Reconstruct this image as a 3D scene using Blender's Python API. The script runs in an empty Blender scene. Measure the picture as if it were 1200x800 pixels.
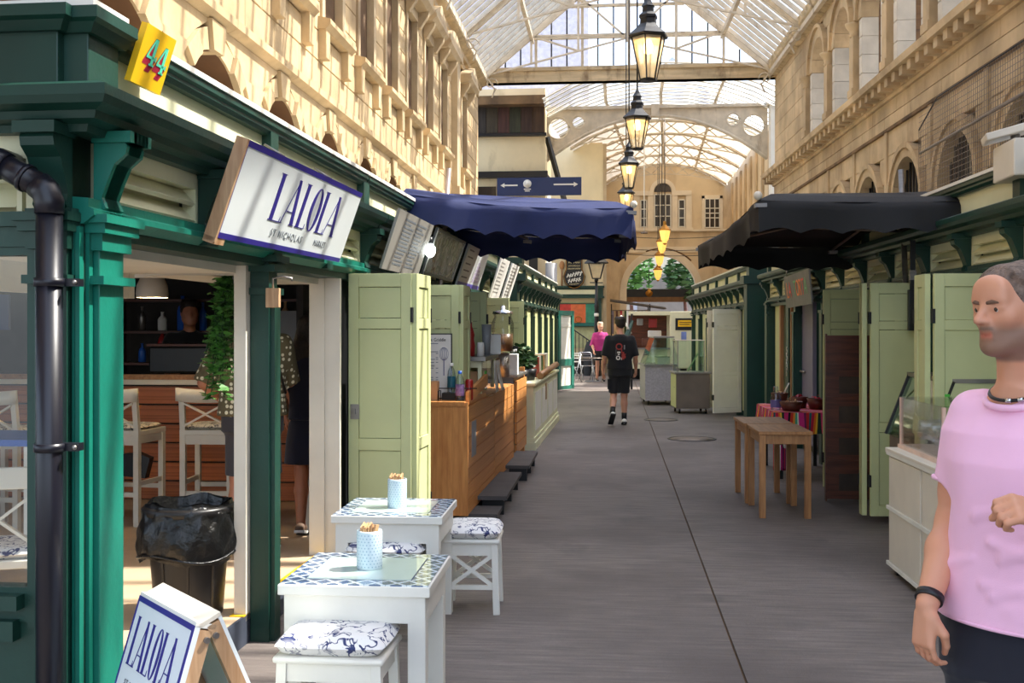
import bpy, math, random
import numpy as np
from math import sin, cos, pi, atan2, sqrt, radians
from mathutils import Vector, Matrix
SC = bpy.context.scene
COL = SC.collection
RNG = random.Random(7)

# ---------------------------------------------------------------- camera
cam_d = bpy.data.cameras.new('camera')
cam_d.lens = 37.5
cam_d.sensor_width = 36.0
cam_d.shift_y = -17.0 / 1200.0
cam_d.clip_end = 400
cam = bpy.data.objects.new('camera', cam_d)
COL.objects.link(cam)
cam.location = (0, 0, 1.65)
cam.rotation_euler = (pi / 2, 0, math.atan(115 / 1250))
SC.camera = cam

# ---------------------------------------------------------------- sky, sun, exposure
SUN_DIR = Vector((1.0, 0.33, 1.42)).normalized()
world = bpy.data.worlds.new('sky')
SC.world = world
world.use_nodes = True
wn = world.node_tree
bg = wn.nodes['Background']
skyt = wn.nodes.new('ShaderNodeTexSky')
skyt.sky_type = 'NISHITA'
skyt.sun_disc = False
skyt.sun_elevation = math.asin(SUN_DIR.z)
skyt.sun_rotation = atan2(SUN_DIR.x, SUN_DIR.y)
skyt.air_density = 1.0
skyt.dust_density = 3.0
skyt.ozone_density = 1.0
soft = wn.nodes.new('ShaderNodeMix')
soft.data_type = 'RGBA'
soft.inputs[0].default_value = 0.28
soft.inputs[7].default_value = (5.7, 6.2, 7.0, 1)      # thin bright cloud over the blue
wn.links.new(skyt.outputs[0], soft.inputs[6])
wn.links.new(soft.outputs[2], bg.inputs[0])
bg.inputs[1].default_value = 0.28
sun_d = bpy.data.lights.new('sun', 'SUN')
sun_d.energy = 6.6
sun_d.angle = radians(0.6)
sun_d.color = (1.0, 0.93, 0.82)
sun = bpy.data.objects.new('sun', sun_d)
COL.objects.link(sun)
sun.rotation_euler = SUN_DIR.to_track_quat('Z', 'Y').to_euler()
SC.view_settings.view_transform = 'Standard'
SC.view_settings.look = 'None'
SC.view_settings.gamma = 1.0
SC.view_settings.use_curve_mapping = False
SC.view_settings.exposure = 0.92

# ---------------------------------------------------------------- mesh builder
class MB:
    def __init__(s):
        s.v = []; s.f = []; s.sm = []; s.mi = []
    def add(s, v, f, smooth=False, mi=0):
        o = len(s.v)
        s.v.extend([tuple(p) for p in v])
        for q in f:
            s.f.append([i + o for i in q]); s.sm.append(smooth); s.mi.append(mi)
        return s
    def box(s, x0, y0, z0, x1, y1, z1, mi=0):
        x0, x1 = min(x0, x1), max(x0, x1); y0, y1 = min(y0, y1), max(y0, y1); z0, z1 = min(z0, z1), max(z0, z1)
        v = [(x0,y0,z0),(x1,y0,z0),(x1,y1,z0),(x0,y1,z0),(x0,y0,z1),(x1,y0,z1),(x1,y1,z1),(x0,y1,z1)]
        return s.add(v, BOXF, mi=mi)
    def obox(s, c, size, rot=None, mi=0):
        c = Vector(c); R = rot if rot is not None else Matrix.Identity(3)
        v = []
        for p in ((-1,-1,-1),(1,-1,-1),(1,1,-1),(-1,1,-1),(-1,-1,1),(1,-1,1),(1,1,1),(-1,1,1)):
            v.append(c + R @ Vector((p[0]*size[0]/2, p[1]*size[1]/2, p[2]*size[2]/2)))
        return s.add(v, BOXF, mi=mi)
    def bar(s, p, q, w, h=None, up=(0,0,1), mi=0):
        p = Vector(p); q = Vector(q); h = w if h is None else h
        d = (q - p); L = d.length
        if L < 1e-6: return s
        d.normalize(); u = Vector(up)
        if abs(d.dot(u)) > 0.98: u = Vector((0,1,0)) if abs(d.y) < .9 else Vector((1,0,0))
        a = d.cross(u).normalized(); b = a.cross(d).normalized()
        v = []
        for e in (p, q):
            for i, j in ((-1,-1),(1,-1),(1,1),(-1,1)):
                v.append(e + a*(i*w/2) + b*(j*h/2))
        return s.add(v, [(3,2,1,0),(4,5,6,7),(0,1,5,4),(1,2,6,5),(2,3,7,6),(3,0,4,7)], mi=mi)
    def tube(s, pts, r, n=8, cap=True, mi=0, smooth=True):
        pts = [Vector(p) for p in pts]; m = len(pts)
        rs = list(r) if isinstance(r, (list, tuple)) else [r]*m
        v = []; f = []; a = None
        for i in range(m):
            t = (pts[min(i+1, m-1)] - pts[max(i-1, 0)])
            if t.length < 1e-9: t = Vector((0,0,1))
            t.normalize()
            if a is None:
                a = t.cross(Vector((0,0,1)))
                if a.length < .1: a = t.cross(Vector((1,0,0)))
            a = (a - t*a.dot(t))
            a.normalize(); b = t.cross(a)
            for k in range(n):
                g = 2*pi*k/n
                v.append(pts[i] + a*(rs[i]*cos(g)) + b*(rs[i]*sin(g)))
        for i in range(m-1):
            for k in range(n):
                k2 = (k+1) % n
                f.append((i*n+k, i*n+k2, (i+1)*n+k2, (i+1)*n+k))
        s.add(v, f, smooth, mi)
        if cap:
            o = len(s.v) - m*n
            s.f.append([o+k for k in range(n)][::-1]); s.sm.append(False); s.mi.append(mi)
            s.f.append([o+(m-1)*n+k for k in range(n)]); s.sm.append(False); s.mi.append(mi)
        return s
    def lathe(s, prof, c=(0,0,0), n=16, mi=0, smooth=True, arc=2*pi, sx=1, sy=1):
        v = []; f = []
        full = abs(arc - 2*pi) < 1e-6
        nn = n if full else n+1
        for r, z in prof:
            for k in range(nn):
                g = arc*k/n
                v.append((c[0]+sx*r*cos(g), c[1]+sy*r*sin(g), c[2]+z))
        for i in range(len(prof)-1):
            for k in range(n):
                k2 = (k+1) % nn
                f.append((i*nn+k, i*nn+k2, (i+1)*nn+k2, (i+1)*nn+k))
        return s.add(v, f, smooth, mi)
    def prism(s, poly, o, u, w, depth, mi=0, smooth=False):
        """polygon (a,b) -> o + a*u + b*w, extruded by the vector depth"""
        o = Vector(o); u = Vector(u); w = Vector(w); dd = Vector(depth); n = len(poly)
        v = [o + u*a + w*b for a, b in poly]
        v += [p + dd for p in v]
        flip = u.cross(w).dot(dd) < 0
        f = [list(range(n))[::-1], list(range(n, 2*n))]
        for i in range(n):
            j = (i+1) % n
            f.append([i, j, n+j, n+i])
        if flip: f = [q[::-1] for q in f]
        o2 = len(s.v); s.v.extend([tuple(p) for p in v])
        for i, q in enumerate(f):
            s.f.append([k+o2 for k in q]); s.sm.append(smooth and i > 1); s.mi.append(mi)
        return s
    def sweep(s, prof, path, z0, mi=0):
        """profile (out, z) swept along a ground path with mitred corners; out is to the right of travel"""
        P = [Vector((a[0], a[1])) for a in path]; n = len(prof); V = []
        for i, p in enumerate(P):
            d0 = (P[i]-P[i-1]).normalized() if i else None
            d1 = (P[i+1]-P[i]).normalized() if i+1 < len(P) else None
            n0 = Vector((d0.y, -d0.x)) if d0 else None; n1 = Vector((d1.y, -d1.x)) if d1 else None
            m = n0 if n1 is None else (n1 if n0 is None else (n0+n1)/(1+n0.dot(n1)))
            for o_, z in prof: V.append((p.x+m.x*o_, p.y+m.y*o_, z0+z))
        F = [list(range(n)), [(len(P)-1)*n+k for k in range(n)][::-1]]
        for i in range(len(P)-1):
            for k in range(n):
                k2 = (k+1) % n; F.append((i*n+k, (i+1)*n+k, (i+1)*n+k2, i*n+k2))
        return s.add(V, F, mi=mi)
    def ell(s, c, r, n=12, m=8, mi=0, rot=None):
        if isinstance(r, (int, float)): r = (r, r, r)
        v = []; f = []
        R = rot
        for i in range(m+1):
            t = pi*i/m
            for k in range(n):
                g = 2*pi*k/n
                p = Vector((r[0]*sin(t)*cos(g), r[1]*sin(t)*sin(g), r[2]*cos(t)))
                if R is not None: p = R @ p
                v.append((c[0]+p.x, c[1]+p.y, c[2]+p.z))
        for i in range(m):
            for k in range(n):
                k2 = (k+1) % n
                f.append((i*n+k, (i+1)*n+k, (i+1)*n+k2, i*n+k2))
        return s.add(v, f, True, mi)
    def grid(s, nx, ny, fn, smooth=True, mi=0, thick=None):
        v = [fn(i/nx, j/ny) for j in range(ny+1) for i in range(nx+1)]
        w = nx+1
        f = [(j*w+i, j*w+i+1, (j+1)*w+i+1, (j+1)*w+i) for j in range(ny) for i in range(nx)]
        return s.add(v, f, smooth, mi)
    def mesh(s, name, mats):
        me = bpy.data.meshes.new(name)
        me.from_pydata([tuple(p) for p in s.v], [], s.f)
        for m_ in (mats if isinstance(mats, (list, tuple)) else [mats]):
            me.materials.append(m_)
        me.polygons.foreach_set('use_smooth', s.sm)
        if any(s.mi): me.polygons.foreach_set('material_index', s.mi)
        me.update()
        return me
BOXF = [(3,2,1,0),(4,5,6,7),(0,1,5,4),(1,2,6,5),(2,3,7,6),(3,0,4,7)]

def link(name, data, parent=None, loc=None, rot=None, scale=None):
    o = bpy.data.objects.new(name, data); COL.objects.link(o)
    if parent is not None: o.parent = parent
    if loc is not None: o.location = loc
    if rot is not None: o.rotation_euler = rot
    if scale is not None: o.scale = scale
    return o
def bev(o, w=0.004, seg=2):
    b = o.modifiers.new('bevel', 'BEVEL'); b.width = w; b.segments = seg; b.limit_method = 'ANGLE'; b.angle_limit = radians(40)
    return o
def thick(o, t, off=0):
    m = o.modifiers.new('solid', 'SOLIDIFY'); m.thickness = t; m.offset = off
    return o
def part(name, mb, mat, parent, label=None, loc=None, rot=None, bevel=0, stuff=False):
    me = mb.mesh(name, mat) if isinstance(mb, MB) else mb
    o = link(name, me, parent, loc, rot)
    if label: o['label'] = label
    if bevel: bev(o, bevel)
    if stuff: o['kind'] = 'stuff'
    return o
def thing(name, label, cat, loc=(0,0,0), rz=0, group=None, mb=None, mat=None, bevel=0, rot=None):
    o = link(name, mb.mesh(name, mat) if mb is not None else None, None, loc, rot if rot else (0,0,rz))
    if mb is None: o.empty_display_size = .1
    o['label'] = label; o['category'] = cat
    if group: o['group'] = group
    if bevel and mb is not None: bev(o, bevel)
    return o
def struct(name, mb=None, mat=None, loc=(0,0,0), rz=0, label=None):
    o = link(name, mb.mesh(name, mat) if mb is not None else None, None, loc, (0,0,rz))
    o['kind'] = 'structure'
    if label: o['label'] = label
    return o
def dup(root, loc, rz=None, label=None, group=None, scale=None):
    r = root.copy(); COL.objects.link(r); r.location = loc
    if rz is not None: r.rotation_euler = (0,0,rz)
    if label: r['label'] = label
    if group: r['group'] = group
    if scale: r.scale = scale
    for ch in list(root.children):
        c = ch.copy(); COL.objects.link(c); c.parent = r
        for g in list(ch.children):
            d = g.copy(); COL.objects.link(d); d.parent = c
    return r
def rep(src, parent, loc=(0,0,0), rot=(0,0,0), scale=None):
    """another piece that shares mesh data with src (src: object)"""
    o = src.copy(); COL.objects.link(o); o.parent = parent; o.location = loc; o.rotation_euler = rot
    if scale: o.scale = scale
    return o
class Pieces:
    """like pieces that share one mesh: first call makes it, later calls copy it"""
    def __init__(s, name, mb, mat): s.name = name; s.me = mb.mesh(name, mat)
    def put(s, parent, loc=(0,0,0), rot=(0,0,0), scale=None):
        return link(s.name, s.me, parent, loc, rot, scale)
def block_mb(ch=0.012):
    """unit block centred at origin with chamfered front (+x) edges; chamfer is small relative to unit"""
    m = MB(); a = .5; c = .5 - ch
    v = [(-.5,-a,-a),(-.5,a,-a),(-.5,a,a),(-.5,-a,a),(.5-ch*3,-a,-a),(.5-ch*3,a,-a),(.5-ch*3,a,a),(.5-ch*3,-a,a),(.5,-c,-c),(.5,c,-c),(.5,c,c),(.5,-c,c)]
    f = [(3,2,1,0),(0,1,5,4),(1,2,6,5),(2,3,7,6),(3,0,4,7),(4,5,9,8),(5,6,10,9),(6,7,11,10),(7,4,8,11),(8,9,10,11)]
    return m.add(v, f)

# ---------------------------------------------------------------- materials
def lin(c):
    c = c/255.0
    return c/12.92 if c <= .04045 else ((c+.055)/1.055)**2.4
def RGB(r, g, b): return (lin(r), lin(g), lin(b), 1)
class NT:
    def __init__(s, name):
        s.m = bpy.data.materials.new(name); s.m.use_nodes = True
        s.t = s.m.node_tree; s.b = s.t.nodes['Principled BSDF']; s.out = s.t.nodes['Material Output']
    def n(s, typ, **kw):
        nd = s.t.nodes.new('ShaderNode'+typ)
        for k, v in kw.items():
            if k.startswith('i_'):
                key = k[2:]; nd.inputs[int(key) if key.isdigit() else key].default_value = v
            else: setattr(nd, k, v)
        return nd
    def l(s, a, b): s.t.links.new(a, b)
    def math(s, op, a, b=None, c=None):
        nd = s.n('Math', operation=op)
        for i, x in enumerate((a, b, c)):
            if x is None: continue
            if isinstance(x, (int, float)): nd.inputs[i].default_value = x
            else: s.l(x, nd.inputs[i])
        return nd.outputs[0]
    def mix(s, fac, a, b, blend='MIX'):
        nd = s.n('Mix', data_type='RGBA', blend_type=blend)
        for i, x in ((0, fac), (6, a), (7, b)):
            if isinstance(x, (int, float)): nd.inputs[i].default_value = x
            elif isinstance(x, tuple): nd.inputs[i].default_value = x
            else: s.l(x, nd.inputs[i])
        return nd.outputs[2]
    def ramp(s, fac, stops, interp='LINEAR'):
        nd = s.n('ValToRGB'); cr = nd.color_ramp; cr.interpolation = interp
        while len(cr.elements) < len(stops): cr.elements.new(.5)
        for e, (p, c) in zip(cr.elements, stops): e.position = p; e.color = c
        s.l(fac, nd.inputs[0]); return nd.outputs[0]
    def pos(s, scale=(1,1,1), obj=False):
        src = s.n('TexCoord').outputs['Object'] if obj else s.n('NewGeometry').outputs['Position']
        mp = s.n('Mapping'); mp.inputs['Scale'].default_value = scale
        s.l(src, mp.inputs[0]); return mp.outputs[0]
    def noise(s, vec, scale, detail=4, rough=.55):
        nd = s.n('TexNoise'); nd.inputs['Scale'].default_value = scale; nd.inputs['Detail'].default_value = detail
        nd.inputs['Roughness'].default_value = rough; s.l(vec, nd.inputs['Vector']); return nd.outputs[0]
    def bump(s, h, strength=.3, dist=.01):
        nd = s.n('Bump'); nd.inputs['Strength'].default_value = strength; nd.inputs['Distance'].default_value = dist
        s.l(h, nd.inputs['Height']); s.l(nd.outputs[0], s.b.inputs['Normal'])
def plain(name, rgb, rough=.5, metal=0, var=.12, scale=6, bump=0, bscale=60, stretch=(1,1,1), obj=False, rnd=0, dirt=None, dscale=2, dlo=.5, dhi=.75, coat=0, spec=None):
    t = NT(name); c = RGB(*rgb)
    v = t.pos(stretch, obj)
    n = t.noise(v, scale)
    dark = tuple(x*(1-var*1.6) for x in c[:3])+(1,); lite = tuple(min(1, x*(1+var)) for x in c[:3])+(1,)
    colr = t.ramp(n, [(.3, dark), (.7, lite)])
    if rnd:
        oi = t.n('ObjectInfo').outputs['Random']
        f = t.math('MULTIPLY_ADD', oi, rnd*2, 1-rnd)
        comb = t.n('CombineColor'); [t.l(f, comb.inputs[i]) for i in range(3)]
        colr = t.mix(1.0, colr, comb.outputs[0], 'MULTIPLY')
    if dirt:
        dn = t.noise(t.pos((1,1,.35)), dscale, 6, .65)
        fac = t.ramp(dn, [(dlo, (0,0,0,1)), (dhi, (1,1,1,1))])
        colr = t.mix(fac, colr, RGB(*dirt))
    t.l(colr, t.b.inputs['Base Color'])
    t.b.inputs['Roughness'].default_value = rough; t.b.inputs['Metallic'].default_value = metal
    if coat: t.b.inputs['Coat Weight'].default_value = coat
    if spec is not None: t.b.inputs['Specular IOR Level'].default_value = spec
    if bump: t.bump(t.noise(v, bscale, 5), bump)
    return t.m
def wood(name, rgb, rgb2, axis=2, scale=3, rough=.45, obj=True, bump=.1):
    t = NT(name); st = [9, 9, 9]; st[axis] = .8
    v = t.pos(tuple(st), obj)
    n = t.noise(v, scale, 6, .6); n2 = t.noise(t.pos((1,1,1), obj), 2.0, 2)
    c = t.ramp(n, [(.32, RGB(*rgb2)), (.62, RGB(*rgb))])
    c = t.mix(t.math('MULTIPLY', n2, .35), c, RGB(*rgb2))
    oi = t.n('ObjectInfo').outputs['Random']
    f = t.math('MULTIPLY_ADD', oi, .3, .85)
    comb = t.n('CombineColor'); [t.l(f, comb.inputs[i]) for i in range(3)]
    c = t.mix(1.0, c, comb.outputs[0], 'MULTIPLY')
    t.l(c, t.b.inputs['Base Color']); t.b.inputs['Roughness'].default_value = rough
    if bump: t.bump(n, bump, .005)
    return t.m
def glass(name, tint=(1,1,1), gloss=.08, haze=0, hazecol=(200,200,195)):
    t = NT(name)
    tr = t.n('BsdfTransparent'); tr.inputs[0].default_value = (*tint, 1)
    gl = t.n('BsdfGlossy'); gl.inputs['Roughness'].default_value = .03
    mx = t.n('MixShader'); fr = t.n('Fresnel'); fr.inputs[0].default_value = 1.35
    fac = t.math('MULTIPLY_ADD', fr.outputs[0], .5, gloss*.4)
    t.l(fac, mx.inputs[0]); t.l(tr.outputs[0], mx.inputs[1]); t.l(gl.outputs[0], mx.inputs[2])
    last = mx.outputs[0]
    if haze:
        tl = t.n('BsdfTranslucent'); tl.inputs[0].default_value = RGB(*hazecol)
        df = t.n('BsdfDiffuse'); df.inputs[0].default_value = RGB(*hazecol)
        m1 = t.n('MixShader'); m1.inputs[0].default_value = .35
        t.l(tl.outputs[0], m1.inputs[1]); t.l(df.outputs[0], m1.inputs[2])
        m2 = t.n('MixShader')
        nz = t.noise(t.pos((1,1,1)), 1.3, 4)
        t.l(t.math('MINIMUM', t.math('MULTIPLY', nz, haze*2), 1.0), m2.inputs[0])
        t.l(last, m2.inputs[1]); t.l(m1.outputs[0], m2.inputs[2]); last = m2.outputs[0]
    t.l(last, t.out.inputs[0])
    return t.m
def emit(name, rgb, strength):
    t = NT(name); t.b.inputs['Base Color'].default_value = RGB(*rgb)
    t.b.inputs['Emission Color'].default_value = RGB(*rgb); t.b.inputs['Emission Strength'].default_value = strength
    return t.m

M = {}
M['stone'] = plain('bath_stone', (192,166,126), .9, var=.16, scale=1.6, bump=.35, bscale=25, rnd=.10, dirt=(120,92,62), dscale=1.1, dlo=.56, dhi=.85)
M['stone_plain'] = plain('bath_stone_wall', (190,168,134), .9, var=.16, scale=1.2, bump=.3, bscale=20, dirt=(118,92,64), dscale=.9, dlo=.52, dhi=.8)
M['stone_r'] = plain('weathered_stone', (200,174,136), .9, var=.2, scale=1.1, bump=.35, bscale=22, rnd=.08, dirt=(112,84,56), dscale=.8, dlo=.5, dhi=.82)
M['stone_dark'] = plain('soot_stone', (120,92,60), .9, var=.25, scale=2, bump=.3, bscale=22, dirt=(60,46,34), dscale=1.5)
M['stone_grey'] = plain('grey_reveal_stone', (214,204,188), .9, var=.12, scale=2, bump=.3, bscale=20, rnd=.1)
M['joint'] = plain('dark_joint', (96,72,48), .95)
M['tymp'] = plain('brown_arch_shade', (104,72,44), .9, var=.15, scale=3)
M['teal'] = plain('teal_green_paint', (18,112,94), .38, var=.1, scale=3, bump=.12, bscale=40, dirt=(12,70,60), dscale=3, dlo=.6, dhi=.8)
M['dgreen'] = plain('dark_green_paint', (19,60,49), .42, var=.12, scale=3, bump=.12, bscale=40, dirt=(60,82,70), dscale=4, dlo=.66, dhi=.78)
M['cream'] = plain('cream_paint', (226,224,186), .55, var=.06, scale=2, bump=.08, bscale=30, dirt=(170,160,115), dscale=2.5, dlo=.6, dhi=.85)
M['sage'] = plain('pale_green_paint', (200,204,150), .5, var=.05, scale=2, bump=.08, bscale=30, dirt=(120,118,84), dscale=3, dlo=.68, dhi=.85)
M['white'] = plain('white_paint', (236,233,222), .45, var=.04, scale=3, bump=.05)
M['offwhite'] = plain('off_white_paint', (224,215,198), .5, var=.05, scale=3, dirt=(150,140,120), dscale=4, dlo=.66, dhi=.8)
M['iron'] = plain('cream_iron_paint', (206,192,170), .5, var=.12, scale=4, dirt=(130,104,76), dscale=3, dlo=.58, dhi=.8)
M['timber'] = plain('grimy_beam_paint', (196,174,138), .7, var=.2, scale=2.5, stretch=(.4,1,3), dirt=(104,80,54), dscale=3, dlo=.52, dhi=.75)
M['black'] = plain('black_paint', (22,22,24), .4, var=.1)
M['gloss_black'] = plain('black_gloss_pipe', (19,19,29), .36, var=.1)
M['rubber'] = plain('black_rubber', (26,26,27), .7)
M['steel'] = plain('brushed_steel', (150,145,140), .38, .8, var=.08, scale=6, stretch=(1,1,8))
M['steel_dk'] = plain('dull_steel_panel', (128,116,106), .5, .5, var=.12, scale=2)
M['chrome'] = plain('chrome', (200,200,200), .15, 1, var=.02)
M['alu'] = plain('aluminium', (190,192,196), .3, .9, var=.04)
M['brass'] = plain('brass', (170,120,50), .35, .8, var=.1)
M['pine'] = wood('orange_pine', (222,156,86), (186,116,58), 0)
M['pine_v'] = wood('orange_pine_upright', (222,156,86), (184,114,56), 2)
M['pine_y'] = wood('orange_pine_boards', (224,158,88), (186,116,58), 1)
M['barwood'] = wood('red_brown_boards', (192,112,62), (132,72,36), 0)
M['oak'] = wood('pale_oak', (182,130,80), (140,94,54), 1)
M['oak_v'] = wood('pale_oak_upright', (184,132,82), (140,94,54), 2)
M['darkwood'] = wood('dark_stained_board', (110,58,38), (66,34,24), 0)
M['rawwood'] = wood('raw_pine_edge', (206,170,132), (160,118,82), 2)
M['deck'] = plain('dark_grey_step', (82,78,76), .7, var=.15, scale=4, bump=.2)
M['glass'] = glass('clear_glass', (.97,.98,.97), .1)
M['glass_green'] = glass('green_tint_glass', (.86,.95,.9), .15)
M['roofglass'] = glass('roof_glass', (.90,.93,.96), .05, haze=.025, hazecol=(215,222,230))
M['oldglass'] = glass('grimy_roof_sheet', (.62,.60,.57), .02, haze=.95, hazecol=(168,157,140))
M['darkglass'] = plain('dark_window_glass', (58,52,48), .12, var=.25, scale=1.5)
M['plastic'] = plain('black_plastic', (30,28,28), .4, var=.1)
M['bag'] = plain('black_bin_bag', (18,18,18), .28, var=.1, bump=.9, bscale=22)
M['navy'] = plain('navy_canvas', (25,38,88), .75, var=.1, scale=5, bump=.15, bscale=200)
M['blackcanvas'] = plain('black_canvas', (15,15,17), .7, var=.1, scale=4, bump=.15, bscale=200)
M['signblue'] = plain('sign_blue', (48,38,132), .4, var=.04)
M['signwhite'] = plain('sign_white', (226,232,232), .35, var=.02)
M['navysign'] = plain('navy_sign', (30,48,92), .5, var=.05)
M['yellow'] = plain('yellow_paint', (236,186,20), .45, var=.05)
M['mint'] = plain('mint_paint', (92,214,178), .45, var=.03)
M['crimson'] = plain('crimson_paint', (176,34,62), .5, var=.05)
M['ink'] = plain('black_ink', (24,24,30), .5, var=.02)
M['greyink'] = plain('grey_ink', (120,126,132), .5, var=.02)
M['paper'] = plain('paper', (232,228,220), .8, var=.03)
M['kraft'] = plain('kraft_paper', (196,152,108), .85, var=.08, scale=8)
M['leaf'] = plain('leaf_green', (74,132,52), .5, var=.25, scale=30, rnd=.25)
M['leaf_dk'] = plain('leaf_dark', (50,92,42), .55, var=.3, scale=10, rnd=.25)
M['red'] = plain('red_plastic', (150,28,24), .35, var=.05)
M['blue'] = plain('blue_paint', (40,96,190), .4, var=.05)
M['water'] = glass('bottle_plastic', (.86,.93,.97), .2)
M['grey'] = plain('grey_paint', (140,140,142), .5, var=.06)
M['purple'] = plain('dusky_purple_paint', (122,118,140), .55, var=.06)
M['render'] = plain('cream_render', (226,208,168), .8, var=.05, scale=1.5, dirt=(160,138,100), dscale=1.2, dlo=.58, dhi=.85)
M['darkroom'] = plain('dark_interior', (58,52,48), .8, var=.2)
M['tan'] = plain('interior_floor', (196,170,140), .55, var=.06)
# ================================================================ GROUND
def ground_mat():
    t = NT('brushed_concrete')
    p = t.pos((1,1,1))
    big = t.noise(p, .55, 5, .6)
    streak = t.noise(t.pos((.8, 9, 1)), 3.0, 6, .65)
    fine = t.noise(p, 45, 4, .7)
    c = t.ramp(streak, [(.3, RGB(98,90,86)), (.55, RGB(130,120,114)), (.75, RGB(152,141,133))])
    c = t.mix(t.ramp(big, [(.42, (0,0,0,1)), (.62, (.8,.8,.8,1))]), c, RGB(92,83,79))
    c = t.mix(t.math('MULTIPLY', fine, .35), c, RGB(74,68,66))
    st = t.noise(t.pos((1.0,.5,1)), 1.7, 5, .6)
    c = t.mix(t.ramp(st, [(.60, (0,0,0,1)), (.76, (.7,.7,.7,1))]), c, RGB(76,70,68))
    t.l(c, t.b.inputs['Base Color'])
    t.b.inputs['Roughness'].default_value = .62
    hsum = t.math('ADD', t.math('MULTIPLY', streak, 1.0), t.math('MULTIPLY', fine, .6))
    t.bump(hsum, .55, .012)
    return t.m
M['ground'] = ground_mat()
fl = struct('floor', MB().box(-12, -6, -.2, 14, 70, -.012), M['joint'])
def slab(name, poly):
    m = MB(); m.prism(poly, (0,0,-.1), (1,0,0), (0,1,0), (0,0,.1)); return part(name, m, M['ground'], fl)
def seam_x(y): return .62 + (y-4)*.0040
slab('concrete_slab', [(-12,-6),(seam_x(-6),-6),(seam_x(70),70),(-12,70)])
slab('concrete_slab', [(seam_x(-6)+.012,-6),(14,-6),(14,70),(seam_x(70)+.012,70)])
# iron covers let into the paving
for (x, y, r, lab) in ((1.2, 15.9, .36, 'round iron drain cover set in the paving before the steel cart'), (.9, 19.1, .30, 'narrow round iron cover in the paving beyond the first cover')):
    c = thing('drain_cover', lab, 'drain cover', (x, y, 0))
    part('rim', MB().lathe([(r,0),(r,.008),(r*.9,.008),(r*.9,0)], n=28), M['black'], c)
    part('plate', MB().lathe([(r*.88,-.001),(r*.88,.005),(0,.006)], n=24), M['steel_dk'], c)

# ================================================================ LEFT STONE WALL
WLX = -3.6
wl = struct('wall_left', MB().box(WLX-.9, 2.2, 4.40, WLX-.08, 29.0, 8.35).box(WLX-.9, 2.2, 2.75, WLX-.46, 29.0, 4.40).box(WLX-.9, -4, 2.75, WLX-.08, 2.2, 8.35).box(WLX-.9, 10.4, 0, WLX-.08, 29.0, 2.75), M['joint'])
BLK = Pieces('stone_block', block_mb(.02), M['stone'])
def lblock(y0, y1, z0, z1, out=0.0, deep=.16, gap=.008):
    return BLK.put(wl, (WLX+out-deep/2, (y0+y1)/2, (z0+z1)/2), (0,0,0), (deep, y1-y0-gap, z1-z0-gap))
WIN_L = [11.75, 13.6, 15.5, 17.35, 19.15, 20.95, 22.85, 26.1]
ARCH_L = [3.6, 5.55, 7.5, 9.45, 11.45, 13.45, 15.5, 17.45, 19.3, 21.1, 22.95, 26.1]
Z0, ZS, ZA = 2.72, 3.40, 4.42
ri, ro = .76, .96
vou = []
for k in range(9):
    a0, a1 = pi*k/9+.012, pi*(k+1)/9-.012
    top = None
    poly = [(cos(a)*ri, sin(a)*ri) for a in (a0, (a0+a1)/2, a1)] + [(cos(a)*ro, sin(a)*ro) for a in (a1, a0)]
    if k == 4: poly = [(cos(a0)*ri, sin(a0)*ri), (cos(a1)*ri, sin(a1)*ri), (cos(a1)*(ro+.04)-.02, ZA-ZS), (cos(a0)*(ro+.04)+.02, ZA-ZS)]
    vou.append(Pieces('voussoir', MB().prism(poly, (0,0,0), (0,1,0), (0,0,1), (.46 if k % 2 else .50, 0, 0)), M['stone']))
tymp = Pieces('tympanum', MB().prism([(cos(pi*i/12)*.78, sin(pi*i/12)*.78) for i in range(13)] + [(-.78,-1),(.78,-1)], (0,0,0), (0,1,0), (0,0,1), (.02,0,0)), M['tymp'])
soff = Pieces('arch_shade_lining', MB().grid(16, 1, lambda u, v: (.44*v, (ri-.004)*cos(pi*u), (ri-.004)*sin(pi*u))), M['tymp'])  # added brown lining, paints the shade of the arch reveal into its colour
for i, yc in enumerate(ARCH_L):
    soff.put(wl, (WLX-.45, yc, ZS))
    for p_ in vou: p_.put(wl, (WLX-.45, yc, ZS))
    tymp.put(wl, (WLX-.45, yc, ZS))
    for z0 in (2.72, 3.03):
        lblock(yc-ro, yc-ri, z0, z0+.31, .02, .46); lblock(yc+ri, yc+ro, z0, z0+.31, .02, .46)
    if i+1 < len(ARCH_L):
        ya, yb = yc+ro, ARCH_L[i+1]-ro
        for k, (z0, z1) in enumerate(((2.72,3.03),(3.03,3.40),(3.40,3.74),(3.74,4.08),(4.08,4.42))):
            lev = [z0+.005, (z0+z1)/2, z1-.005]
            hw = [min(ro-.13, ro-sqrt(max(.0, ro*ro-max(0, z-ZS)**2))) for z in lev]
            poly = [(yb+w-.006, z) for w, z in zip(hw, lev)] + [(ya-w+.006, z) for w, z in reversed(list(zip(hw, lev)))]
            part('stone_block', MB().prism(poly, (WLX-.44,0,0), (0,1,0), (0,0,1), (.45+.03*(k % 2),0,0)), M['stone'], wl)
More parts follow.
